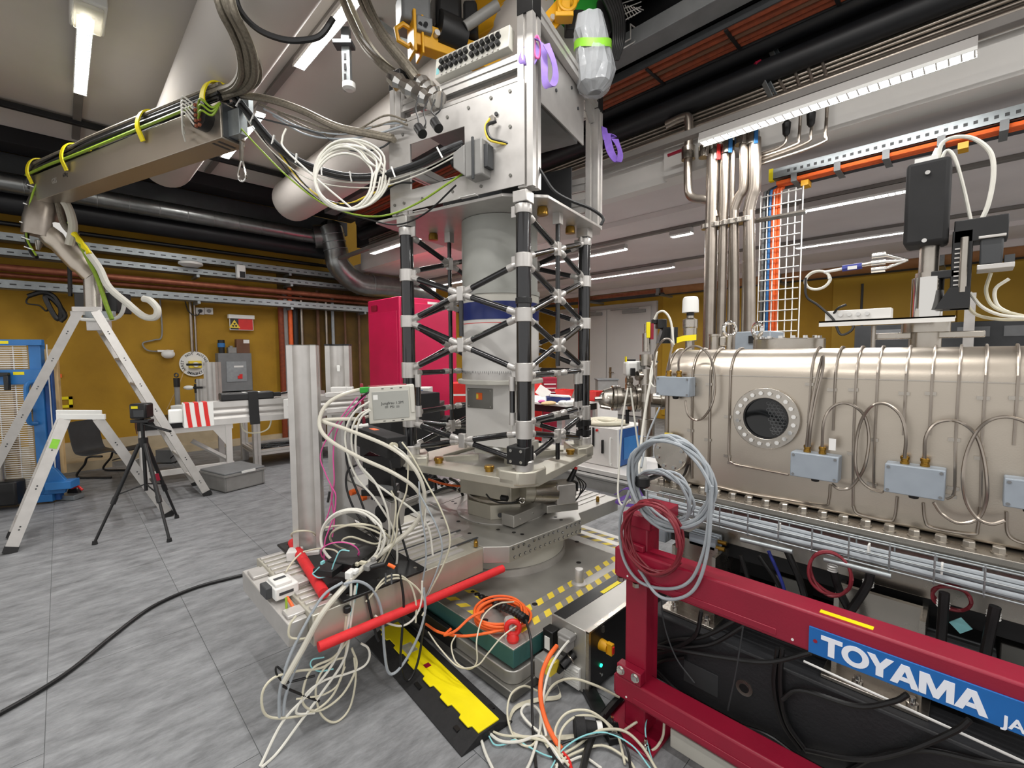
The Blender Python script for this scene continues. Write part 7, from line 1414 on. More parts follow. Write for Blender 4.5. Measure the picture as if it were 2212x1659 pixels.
# tool cabinet
a, b = at(1174, 815, D=8.4), at(1202, 856, D=8.4); t = thing('tool_cabinet', 'dark red tool cabinet with six grey drawer fronts behind the white table', 'cabinet', (a+b)/2*1.0)
Tm = fr(at(1188, 836, D=8.4), 14+90-90-60); zc = at(1188, 836, D=8.4).z; Tm = fr((at(1188, 836, D=8.4).x, at(1188, 836, D=8.4).y, 0), FACE); t.location.z = 0
zt_ = at(1188, 816, D=8.4).z
obj('body', MB(Tm).bb(-.13, .13, 0, .4, .05, zt_), 'crimson', t, bev=.008); obj('base', MB(Tm).bb(-.12, .12, .02, .38, 0, .05), 'black', t)
for k in range(6): obj('drawer', MB(Tm).bb(-.11, .11, -.012, 0, zt_-.12-.075*k, zt_-.065-.075*k), 'crimson', t, bev=.003); obj('drawer_handle', MB(Tm).bb(-.11, .11, -.02, -.012, zt_-.125-.075*k, zt_-.108-.075*k), 'white', t)
p = at(1158, 850, D=7.9); t = thing('red_cart', 'red tool cart side peeking out beside the white cylinder box', 'cart', (p.x, p.y, 0)); obj('body', MB(fr((p.x, p.y, 0), FACE)).bb(-.15, .1, 0, .5, .05, at(1158, 828, D=7.9).z), 'red', t, bev=.006); obj('base', MB(fr((p.x, p.y, 0), FACE)).bb(-.14, .09, .02, .48, 0, .05), 'black', t)
p = at(992, 850, D=6.2); t = thing('red_toolbox', 'bright red tool cart with white lettering strip left of the white cylinder', 'cart', (p.x, p.y, 0)); Mx = fr((p.x, p.y, 0), FACE); obj('body', MB(Mx).bb(-.12, .14, 0, .4, .1, at(990, 828, D=6.2).z), 'red', t, bev=.006); obj('strip', MB(Mx).bb(-.1, .12, -.003, 0, at(990, 855, D=6.2).z, at(990, 851, D=6.2).z), 'white', t); obj('base', MB(Mx).bb(-.11, .13, .02, .38, 0, .1), 'black', t)
p = at(1310, 832, D=9.2); t = thing('grey_crate', 'grey plastic crate before the white double door', 'crate', (p.x, p.y, 0)); Mx = fr((p.x, p.y, p.z), FACE); obj('tub', MB(Mx).box((0, 0, 0), (.40, .3, .24)), 'grey', t, bev=.015); obj('rim', MB(Mx).box((0, 0, .12), (.43, .33, .03)), 'grey_mid', t, bev=.005); obj('stand', MB(Mx).bb(-.2, .2, -.14, .14, -p.z, -.12), 'white_paint', t)
t = thing('left_counter', 'cluttered white counter with black instruments seen through the truss', 'counter', (4.1, 4.4, 0)); c0 = at(905, 1000, D=4.2); 
Mx = fr((at(950, 960, D=4.6).x, at(950, 960, D=4.6).y, 0), FACE); zt2 = at(950, 952, D=4.6).z
obj('top', MB(Mx).bb(-.42, .42, 0, .7, zt2-.03, zt2), 'white_paint', t, bev=.003); obj('legs', MB(Mx).bb(-.40, .4, .02, .68, zt2-.12, zt2-.03), 'black', t)
for x in (-.38, .38):
    for y in (.04, .64): obj('leg', MB(Mx).bb(x-.025, x+.025, y-.025, y+.025, 0, zt2-.12), 'alu', t)
t = thing('instrument_stack', 'white oscilloscope on a black instrument left of the white cylinder', 'instrument', Mx @ Vector((-.2, .3, zt2))); obj('scope', MB(Mx).bb(-.32, -.14, .2, .45, zt2+.36, zt2+.52), 'white', t, bev=.006); obj('screen', MB(Mx).bb(-.30, -.2, .195, .2, zt2+.4, zt2+.5), 'blue', t); obj('lower_unit', MB(Mx).bb(-.33, -.02, .18, .5, zt2+.19, zt2+.36), 'black', t, bev=.006); obj('bottom_unit', MB(Mx).bb(-.33, .05, .15, .52, zt2, zt2+.19), 'black_matt', t, bev=.006)
t = thing('black_chair_back', 'black instrument case right of the white oscilloscope', 'case', Mx @ Vector((.2, .4, zt2))); obj('body', MB(Mx).bb(.1, .36, .2, .5, zt2, zt2+.34), 'black', t, bev=.02)
# ================================================================== CABLE RAMP
q0, q1 = at(997, 1637, Z=0), at(789, 1391, Z=0); dR = (q1-q0).normalized(); w0 = at(1086, 1556, Z=0)
Rm2 = wallM(q0, dR, (0, 0, 1)); Rl = .92; ww = .26
Rm2 = Matrix(((dR.x, dR.y, 0, q0.x), (dR.y, -dR.x, 0, q0.y), (0, 0, 1, 0), (0, 0, 0, 1)))     # x along, y to the right
cr = thing('cable_ramp', 'black rubber cable ramp with a yellow toothed lid lying under the turntable arm', 'cable ramp', q0+dR*.4)
KX = Matrix(((0, 0, 1, 0), (1, 0, 0, 0), (0, 1, 0, 0), (0, 0, 0, 1)))
obj('body', MB(Rm2 @ KX).prism([(0, 0), (0, .006), (.085, .045), (.185, .045), (ww, .006), (ww, 0)], 0, Rl), 'rubber', cr, bev=.003)
y0, y1 = .085, .190
lid = [(0.005, y1)]+[(Rl-.005, y1), (Rl-.005, y0)]
for k in range(5, -1, -1):
    x = .02+.15*k; lid += [(x+.11, y0), (x+.10, y0-.016), (x+.035, y0-.016), (x+.03, y0)] if k % 1 == 0 else []
lid += [(.005, y0)]
obj('lid', MB(Rm2).prism(lid, .045, .052), 'yellow', cr, bev=.0015)
obj('red_mark', MB(Rm2).bb(.47, .50, y0+.03, y0+.06, .052, .0525), 'crimson', cr); obj('tape', MB(Rm2).bb(.62, .70, y0+.01, y0+.07, .052, .054), 'plastic_bag', cr)
for x, y in ((.10, .045), (.42, .045), (.10, .222)): obj('handle_hole', MB(Rm2).box((x, y, .027 if y < .1 else .026), (.05 if x > .2 else .03, .018, .008), None), 'black', cr)
for k in range(3): obj('channel', MB(Rm2).bb(-.001, .0, .1+.03*k, .12+.03*k, .01, .035), 'black', cr)
tr_ = MB(Rm2)
for i in range(30):
    for j in range(3): tr_.box((.03+.03*i, .02+.022*j, .012+.0105*j), (.016, .003, .004))
obj('tread', tr_, 'rubber', cr)['kind'] = 'stuff'
# ================================================================== CABLES
def Dn(px): return 1.79+(px-600)*.00115
def cab(pts, r, m, l, D=None, cat='cable', name=None, g=None, n=6, k=7):
    P = []
    for q in pts:
        px, py = q[0], q[1]; d = q[2] if len(q) > 2 else (D if D else Dn(px))
        p = at(px, py, D=d)
        if p.z < r+.002: p = at(px, py, Z=r+.002)
        P.append(p)
    return single(name or ('cable' if cat == 'cable' else cat.replace(' ', '_')), MB().tube(crv(P, n), r, k), m, l, cat, g)
def loom(l, D, strands, m, r, name='cable_loom', spread=(10, 8), seed=1, cat='cables', pm='cable', mats=None):
    random.seed(seed); c = at(strands[len(strands)//2][0], strands[len(strands)//2][1], D=D); t = thing(name, l, cat, c)
    cnt = spread[2] if len(spread) > 2 else 6
    for k in range(cnt):
        ox, oy, od_ = random.uniform(-1, 1)*spread[0], random.uniform(-1, 1)*spread[1], random.uniform(-.03, .03)
        obj(pm, MB().tube(crv([at(q[0]+ox*(q[3] if len(q) > 3 else 1), q[1]+oy*(q[3] if len(q) > 3 else 1), D=(q[2] if len(q) > 2 else D)+od_) for q in strands], 6), r, 8), (mats[k % len(mats)] if mats else m), t)
    return t
def Dj(px): return 3.45-(min(max(px, 500), 1000)-500)*.00196
# ---- from the ceiling and off the jib arm
loom('thick braided hoses dropping from the ceiling onto the jib arm end', 3.6, [(478, -30, 2.6), (492, 20, 2.65), (515, 65, 2.75), (532, 110, 2.87), (535, 155, 3.05), (520, 182, 3.25), (492, 194, 3.4), (462, 205, 3.46)], 'braid', .021, spread=(17, 9, 8), seed=2, mats=['braid', 'braid', 'cream_cable'])
loom('second braided hose strand curving back to the jib arm end', 3.6, [(515, 40, 2.7), (538, 100, 2.85), (558, 140, 3.0), (555, 175, 3.2), (525, 195, 3.35), (495, 205, 3.42)], 'braid', .019, spread=(6, 4, 3), seed=3)
loom('thick braided hoses swinging from the ceiling down to the foil sleeves', 2.9, [(735, -30, 3.15), (762, 40, 3.12), (790, 95, 3.05), (830, 140), (885, 180), (915, 205, 2.68)], 'braid', .018, spread=(13, 9, 6), seed=4, mats=['braid', 'braid', 'cream_cable'])
loom('second strand of braided hoses swinging down to the foil sleeves', 2.8, [(775, -30, 3.1), (800, 30, 3.0), (830, 80), (870, 130), (905, 175), (930, 205, 2.7)], 'braid', .018, spread=(10, 7, 4), seed=5)
cab([(505, -20), (520, 25), (560, 65), (615, 86), (665, 86), (695, 75), (720, 40)], .0175, 'black', 'thick black cable sagging under the bright lamp', 2.7)
loom('braided grey hose running from the jib arm end toward the frame', 2.65, [(510, 205, 3.43), (580, 215, 3.29), (650, 238, 3.16), (730, 275, 3.00), (800, 290, 2.86), (850, 300, 2.76)], 'braid', .017, spread=(4, 4, 3), seed=6)
loom('black cable loom swooping from the jib arm to the grey connector box', 2.55, [(500, 198, 3.45), (540, 245, 3.37), (590, 305, 3.27), (650, 350, 3.16), (730, 378, 3.00), (810, 382, 2.84), (900, 358, 2.67), (960, 328, 2.55), (1000, 312)], 'black', .011, spread=(7, 6, 9), seed=7, mats=['black', 'black', 'black', 'grey_dark'])
for k, (px, py) in enumerate(((515, 222), (545, 256), (590, 302), (640, 342), (695, 368), (758, 382), (850, 372), (950, 330))): single('white_tie', MB(fr(at(px, py, D=Dj(px)-.05), FACE, 0)).box((0, 0, 0), (.009, .014, .065), Matrix.Rotation(R(35-9*k), 4, 'Y')), 'white', 'white cable tie on the black loom, number %s counted from the jib arm' % ['one', 'two', 'three', 'four', 'five', 'six', 'seven', 'eight'][k], 'cable tie', 'ties on the black loom')
loom('white cables hanging slightly under the black loom', 2.5, [(510, 205, 3.43), (545, 265, 3.36), (600, 330, 3.25), (680, 385, 3.10), (800, 400, 2.86), (900, 375, 2.67), (1000, 325)], 'white_cable', .0042, spread=(5, 6, 2), seed=8)
for k, (pts, l, rr, m) in enumerate((([(560, 225, 3.33), (640, 255, 3.18), (720, 280, 3.02), (800, 275, 2.86), (850, 262, 2.76), (880, 270, 2.71)], 'grey cable from the jib arm arriving high at the left frame post', .007, 'braid'), ([(570, 235, 3.31), (650, 275, 3.16), (740, 290, 2.98), (820, 270, 2.82), (875, 265, 2.72)], 'second grey cable from the jib arm at the left frame post', .006, 'grey_cable'), ([(600, 245, 3.25), (690, 285, 3.08), (760, 285, 2.94), (830, 250, 2.80), (878, 260, 2.71)], 'arched grey cable over the left frame post', .006, 'braid'), ([(590, 250, 3.27), (660, 290, 3.14), (740, 300, 2.98), (810, 290, 2.84), (870, 272, 2.72)], 'lowest grey cable reaching the left frame post', .006, 'grey_cable'),
        ([(540, 250, 3.37), (620, 270, 3.21), (690, 290, 3.08), (760, 325, 2.94), (820, 320, 2.82), (850, 300, 2.76)], 'black grey cable drooping before the white coil', .006, 'grey_dark'))): cab(pts, rr, m, l, 2.62)
cab([(470, 238, 3.45), (505, 262, 3.44), (560, 320, 3.33), (620, 380, 3.21), (690, 435, 3.08), (760, 462, 2.94), (830, 466, 2.80), (900, 440, 2.67), (970, 395, 2.53), (1000, 375)], .006, 'green_wire', 'long yellow green earth wire sweeping down to the white panel', 2.55)
cab([(590, 310, 3.27), (640, 380, 3.18), (700, 430, 3.06), (750, 440, 2.96), (800, 420, 2.86), (860, 395, 2.74)], .006, 'yellow_tape', 'yellow earth wire ending at the left frame post', 2.6)
cab([(540, 260, 3.37), (590, 330, 3.27), (650, 400, 3.16), (720, 450, 3.02), (800, 475, 2.86), (860, 485, 2.74), (920, 460, 2.63), (985, 400, 2.50)], .005, 'black', 'thin black wire hanging lowest before the octagonal plate', 2.5)
cab([(600, 320, 3.25), (660, 400, 3.14), (730, 440, 3.00), (800, 430, 2.86), (855, 398, 2.75), (890, 395, 2.69)], .006, 'black', 'black wire to the small terminal on the left frame post', 2.58)
def coil(cx, cy, rx, ry, D, n, r, m, l, jit=.08, seed=1, name='cable_coil', tilt=0.0, cat='cable coil', k=7):
    random.seed(seed); P = []; jx = jy = 0
    for i in range(n*12):
        if i % 12 == 0: jx, jy = random.uniform(-1, 1)*jit, random.uniform(-1, 1)*jit
        a_ = 2*math.pi*i/12; s_ = 1+.5*jx
        P.append(at(cx+rx*(math.cos(a_)*s_+jx*.4), cy+ry*(math.sin(a_)*(1-.4*jy)+jy*.5), D=D+tilt*math.sin(a_)+.01*math.sin(i*.9)))
    return single(name, MB().tube(crv(P, 4), r, k), m, l, cat)
coil(752, 385, 72, 68, 2.75, 9, .0065, 'white_cable', 'large loose coil of white cable hanging left of the aluminium frame', .32, 9)
cab([(618, 278), (610, 300), (618, 325), (700, 400), (760, 450)], .006, 'white_cable', 'end of white cable sticking out above the white coil', 2.75)
cab([(1058, 256), (1048, 275), (1055, 300), (1075, 308), (1100, 312)], .006, 'yellow_tape', 'short yellow lead from the feedthrough on the white panel', 2.42)
cab([(1072, 262), (1052, 272), (1060, 298), (1090, 308), (1130, 325), (1165, 365), (1195, 410), (1230, 432), (1275, 450), (1302, 470), (1298, 486)], .0085, 'black', 'black cable running from the feedthrough down over the octagonal plate', 2.42)
cab([(1062, 150), (1066, 190), (1064, 220)], .006, 'white_cable', 'short white cable behind the panel top', 2.55)
# ---- detector and camera cables
cab([(835, 838, 2.36), (770, 843, 2.3), (712, 868, 2.25), (690, 908, 2.22), (705, 945, 2.2), (770, 985, 2.2), (850, 1022, 2.2), (900, 1058, 2.22), (914, 1100, 2.24), (910, 1130, 2.26)], .0095, 'clear_hose', 'translucent coolant hose leaving the detector top in a wide bow', cat='hose', k=10)
cab([(775, 905, 2.3), (720, 906, 2.26), (698, 910, 2.24), (750, 928, 2.22), (840, 965, 2.2), (890, 1005, 2.2), (916, 1060, 2.22), (912, 1125, 2.25)], .0095, 'clear_hose', 'translucent coolant hose leaving the lower detector fitting', cat='hose', k=10)
cab([(912, 1110, 2.24), (885, 1145, 2.25), (830, 1190, 2.2), (770, 1240, 2.02), (700, 1320, 1.88), (655, 1400, 1.84), (612, 1475, 1.8)], .012, 'clear_hose', 'broad translucent hose slanting down across the arm to the floor', cat='hose', k=10)
WL = [([(798, 868), (768, 888), (748, 925), (748, 970), (770, 1030), (812, 1080), (848, 1140), (858, 1200), (850, 1245)], 'white cable from the upper detector port bowing down to the arm'), ([(798, 884), (775, 898), (760, 930), (764, 980), (795, 1030), (840, 1065), (890, 1100), (925, 1140), (935, 1200)], 'white cable from the middle detector port running to the turntable'),
      ([(800, 886), (778, 905), (768, 950), (775, 1000), (812, 1045), (838, 1110), (838, 1180), (812, 1235)], 'white cable from the lowest detector port bowing inward'), ([(850, 962), (878, 985), (905, 1030), (918, 1090), (916, 1140)], 'white cable from the upper camera socket'), ([(868, 955), (890, 985), (920, 1040), (952, 1100), (972, 1160), (962, 1210), (930, 1275), (905, 1320)], 'thin cream cable from the lower camera socket sweeping far right'),
      ([(845, 1060), (855, 1085), (852, 1130), (842, 1180), (815, 1220)], 'cream cable with a loose white end near the camera slide'), ([(882, 1000), (878, 1060), (860, 1110), (855, 1160), (830, 1215)], 'cream cable falling behind the translucent hoses'), ([(905, 1040), (908, 1100), (918, 1160), (920, 1210), (912, 1260)], 'grey cable falling straight from the hose junction'), ([(905, 1065), (940, 1130), (955, 1180), (945, 1230), (915, 1300), (890, 1340)], 'grey cable bowing right from the hose junction')]
for k, (pts, l) in enumerate(WL): cab(pts, .0055 if k < 3 else .0042, 'white_cable' if k < 4 else ('cream_cable' if k < 7 else 'grey_cable'), l, 2.27-.01*k)
cab([(772, 858), (742, 895), (710, 940), (692, 985), (704, 1025), (718, 1060), (712, 1100), (700, 1135)], .003, 'pink_cable', 'thin pink fibre bowing left of the near post', 2.28)
cab([(790, 855), (755, 890), (728, 930), (720, 980), (722, 1040), (716, 1075), (722, 1120), (718, 1160)], .0035, 'pink_cable', 'pink fibre running straight down beside the near post', 2.29)
cab([(715, 1050), (725, 1070), (722, 1110), (712, 1140), (702, 1170), (700, 1210)], .0035, 'pink_cable', 'pink fibre ending at the black switch on the arm', 2.26)
coil(735, 1195, 42, 22, 2.14, 2, .003, 'pink_cable', 'pink fibre looped around the black switch on the arm', .12, 4, tilt=.05)
cab([(712, 1062), (708, 1085)], .006, 'black', 'black fibre splice sleeve on the pink fibre', 2.25)
for pts, l in (([(795, 848, 2.26), (782, 858), (770, 878), (763, 905), (762, 940)], 'black lead from the green detector plug'), ([(748, 905), (746, 960), (752, 1010), (775, 1070), (800, 1130), (842, 1190), (880, 1255), (905, 1290)], 'black cable slanting from behind the camera across the arm'), ([(770, 1005), (752, 1015), (748, 1050), (765, 1100), (800, 1150), (830, 1185)], 'black cable looping from the camera slide to the arm'), ([(842, 995), (855, 1060), (862, 1130), (880, 1200), (905, 1275), (918, 1320)], 'black cable dropping from under the camera housing')): cab(pts, .0055, 'black', l, 2.3)
coil(761, 1164, 68, 60, 2.16, 3, .0055, 'white_cable', 'white cable loops standing upright over the switch on the arm', .12, 12)
coil(775, 1160, 62, 30, 2.25, 2, .0045, 'cream_cable', 'flat cream cable loops lying behind the upright white loops', .15, 13, tilt=.1)
cab([(700, 1140), (740, 1135), (790, 1140), (830, 1160), (810, 1175), (760, 1160), (740, 1170), (790, 1180), (840, 1190)], .005, 'cream_cable', 'cream cable meandering over the black plate', 2.28)
coil(655, 1155, 26, 9, 2.42, 2, .0045, 'cream_cable', 'small cream cable loop left of the near post', .1, 14, tilt=.08)
# devices on the arm
t = thing('network_switch', 'black network switch with four cream plugs buried under cables on the arm', 'switch', at(755, 1215, D=2.18)); Sm = fr(at(765, 1205, D=2.17), 25); obj('case', MB(Sm).box((0, 0, 0), (.2, .14, .045)), 'black', t, bev=.004)
for k in range(4): p = at(750+9*k+(8 if k == 3 else 0), 1222-2*k, D=2.08); obj('plug', MB(fr(p, 25)).box((0, 0, 0), (.016, .035, .016)), 'cream_cable', t, bev=.002)
t = thing('media_converter', 'small black converter with pink fibres next to the near post foot', 'converter', at(705, 1225, D=2.08)); obj('case', MB(fr(at(712, 1228, D=2.06), 30)).box((0, 0, 0), (.1, .1, .03)), 'black', t, bev=.003); obj('port', MB(fr(at(697, 1215, D=2.03), 30)).box((0, 0, 0), (.02, .01, .012)), 'cyan_cable', t)
p = at(757, 1240, D=2.0); single('white_mains_plug', MB(fr(p, 30)).box((0, 0, 0), (.045, .03, .035)).box((.01, -.02, .01), (.03, .02, .02)), 'white', 'white mains plug amid the cables on the black plate', 'plug', bev=.005)
p = at(800, 1222, D=2.05); single('grey_cable_joint', MB(fr(p, 20)).box((0, 0, 0), (.06, .03, .025)).box((.02, .0, .02), (.02, .02, .02)), 'grey', 'grey cable connector right of the white mains plug', 'connector', bev=.004)
single('black_sleeve', MB().cyl(at(800, 1226, D=2.03), at(830, 1218, D=2.06), .011, n=12), 'black', 'black sleeve of a cable with an orange tip', 'sleeve'); single('orange_tip', MB().cyl(at(838, 1219, D=2.05), at(853, 1226, D=2.05), .008, n=10), 'orange', 'orange sleeve tip on a cable above the arm edge', 'sleeve')
cab([(690, 1225), (680, 1235), (676, 1240), (690, 1248), (712, 1240), (722, 1215), (735, 1190), (755, 1190)], .003, 'cyan_cable', 'pale cyan fibre curling over the red foam tube', 2.02)
cab([(650, 1195, 2.2), (635, 1210, 2.14), (622, 1228, 2.1), (618, 1235, 2.08)], .004, 'cream_cable', 'cream lead from the drive motor to the post foot')
cab([(655, 1192, 2.25), (690, 1185, 2.25), (725, 1190, 2.2), (740, 1215, 2.12)], .004, 'cream_cable', 'cream lead crossing behind the near post foot')
# hanging in front of the arm
HG = [([(740, 1258), (700, 1285), (662, 1345), (625, 1420), (605, 1490), (603, 1550)], .006, 'grey_cable', 'grey cable hanging steeply off the arm corner'), ([(752, 1262), (712, 1305), (672, 1375), (640, 1440), (618, 1500), (612, 1545)], .006, 'grey_cable', 'second grey cable hanging off the arm corner'),
      ([(758, 1250), (757, 1300), (746, 1370), (715, 1440), (665, 1500), (610, 1560), (562, 1655)], .0058, 'white_cable', 'white cable falling to the lower picture edge'), ([(768, 1265), (758, 1340), (745, 1420), (700, 1490), (648, 1560), (600, 1625), (565, 1658)], .0058, 'white_cable', 'second white cable falling to the lower picture edge'),
      ([(748, 1330), (738, 1400), (700, 1440), (640, 1450), (590, 1465), (566, 1500), (575, 1545), (625, 1550), (680, 1535), (720, 1500), (745, 1440)], .005, 'cream_cable', 'cream loop spreading on the floor left of the arm'), ([(755, 1380), (720, 1420), (680, 1440), (660, 1470), (655, 1520), (690, 1535), (740, 1500), (770, 1440), (760, 1400)], .005, 'cream_cable', 'tighter cream loop below the arm corner'),
      ([(745, 1420), (715, 1430), (690, 1460), (682, 1500), (695, 1545), (725, 1560), (755, 1530), (768, 1470), (765, 1420)], .0045, 'cream_cable', 'longest cream loop below the arm corner'), ([(780, 1390), (795, 1400), (798, 1420), (785, 1440), (750, 1455), (700, 1470), (660, 1500), (640, 1540), (680, 1540)], .005, 'white_cable', 'white loop reaching toward the ramp'),
      ([(742, 1262), (775, 1256), (805, 1275), (824, 1320), (830, 1400), (838, 1450), (855, 1452), (880, 1420), (905, 1370), (918, 1320), (915, 1270)], .0065, 'grey_cable', 'thick grey cable hanging in a deep loop over the ramp'), ([(810, 1330), (835, 1345), (868, 1352), (895, 1335), (910, 1300), (912, 1255)], .005, 'white_cable', 'white cable in a shallow hanging loop under the arm edge'),
      ([(800, 1290), (830, 1250), (862, 1243), (885, 1260), (898, 1300), (898, 1345)], .0045, 'cream_cable', 'cream cable arching over the tie posts on the black plate'), ([(790, 1300), (830, 1258), (870, 1250), (905, 1275), (920, 1310), (912, 1330)], .0045, 'cream_cable', 'second cream cable arching over the tie posts'), ([(760, 1330), (748, 1400), (735, 1470), (700, 1500), (640, 1510)], .004, 'cream_cable', 'thin cream cable inside the hanging bunch'),
      ([(790, 1275), (800, 1320), (812, 1370), (818, 1385)], .006, 'black', 'black cable hanging off the black plate edge'), ([(864, 1240), (872, 1300), (868, 1370), (865, 1430), (872, 1465), (888, 1465), (905, 1420), (918, 1330)], .006, 'black', 'black cable in a deep loop touching the ramp'), ([(615, 1455), (598, 1440), (597, 1455), (612, 1475)], .004, 'black', 'small black cable hook left of the bunch'), ([(680, 1460), (640, 1470), (610, 1480), (650, 1500), (690, 1515)], .005, 'black', 'black cable crossing the hanging bunch'),
      ([(772, 1260), (765, 1300), (755, 1330), (750, 1370)], .004, 'cyan_cable', 'cyan cable inside the hanging bunch'), ([(700, 1420), (675, 1425), (672, 1440), (690, 1450), (720, 1445)], .003, 'cyan_cable', 'thin cyan cable curl below the arm corner'), ([(618, 1290, 1.95), (620, 1330, 1.93), (626, 1360, 1.9), (650, 1380, 1.88)], .005, 'green_wire', 'greenish cable hanging under the drive motor'), ([(620, 1290, 1.98), (632, 1310, 1.95), (640, 1330, 1.93)], .007, 'orange_cable', 'short orange cable under the drive motor'), ([(640, 1330), (626, 1350), (625, 1375), (645, 1380), (665, 1378)], .0045, 'cream_cable', 'cream cable end curled at the arm corner')]
for pts, rr, m, l in HG: cab([(q[0], q[1])+tuple(q[2:]) for q in pts], rr, m, l)
single('velcro_tie', MB(Matrix.Translation(at(750, 1316, D=1.95))).lathe([(.012, -.014), (.016, -.01), (.016, .01), (.012, .014)], 10), 'black', 'black tie around the hanging cable bunch', 'cable tie')
for k, px in enumerate((833, 846)): single('tie_post', MB().cyl(at(px, 1238, D=2.05), at(px, 1262, D=2.03), .004, n=8), 'grey_dark', ['nearer small dark tie post on the black plate edge', 'second small dark tie post on the black plate edge'][k], 'post')
# ---- orange coil, spiral hose and wires on the base
oc_ = at(1083, 1332, Z=.24); P = []; random.seed(8)
for k in range(7):
    jx, jy, jr = random.uniform(-.012, .012), random.uniform(-.012, .012), random.uniform(-.02, .012)
    for q in range(12): a_ = 2*math.pi*q/12; P.append(oc_+Vector(((.135+jr)*math.cos(a_)+jx, (.135+jr)*math.sin(a_)+jy, .006*k-.004+.003*math.sin(q))))
single('orange_cable_coil', MB().tube(crv(P, 4), .0065, 8), 'orange_cable', 'coil of bright orange cable on the hazard striped base', 'cable coil')
cab([(1095, 1358, 2.15), (1050, 1368, 2.14), (1000, 1374, 2.15), (950, 1366, 2.2), (920, 1348, 2.28)], .0065, 'orange_cable', 'orange cable tail running off the base under the arm')
cab([(1045, 1320, 2.22), (1015, 1335, 2.18), (985, 1362, 2.14), (960, 1372, 2.15), (975, 1358, 2.16)], .0065, 'orange_cable', 'second orange cable tail hanging over the teal edge')
sp_ = crv([at(1000, 1275, D=2.62), at(1040, 1292, D=2.5), at(1080, 1308, D=2.36), at(1112, 1322, D=2.24), at(1136, 1338, D=2.16)], 16)
single('spiral_hose', MB().tube(sp_, [.021 if i % 4 < 2 else .0155 for i in range(len(sp_))], 12), 'black', 'black corrugated hose lying across the orange cable coil', 'hose', ang=20)
cab([(1136, 1340, 2.15), (1146, 1380, 2.06), (1149, 1440, 2.0), (1149, 1520, 1.95), (1152, 1590, 1.85), (1158, 1659, 1.72)], .006, 'black', 'straight black cable dropping from the corrugated hose to the floor')
cab([(1110, 1300, 2.3), (1075, 1305, 2.25), (1045, 1330, 2.2), (1030, 1380, 2.08), (1030, 1430, 2.05), (1012, 1445, 2.05), (985, 1430, 2.08), (975, 1395, 2.12), (985, 1372, 2.14)], .0035, 'cream_cable', 'thin cream wire looping over the teal base edge'); cab([(1125, 1345, 2.12), (1085, 1375, 2.06), (1055, 1410, 2.04), (1030, 1438, 2.03), (990, 1440, 2.06), (950, 1400, 2.12), (925, 1365, 2.2)], .0035, 'cream_cable', 'long thin cream wire hanging down the teal base')
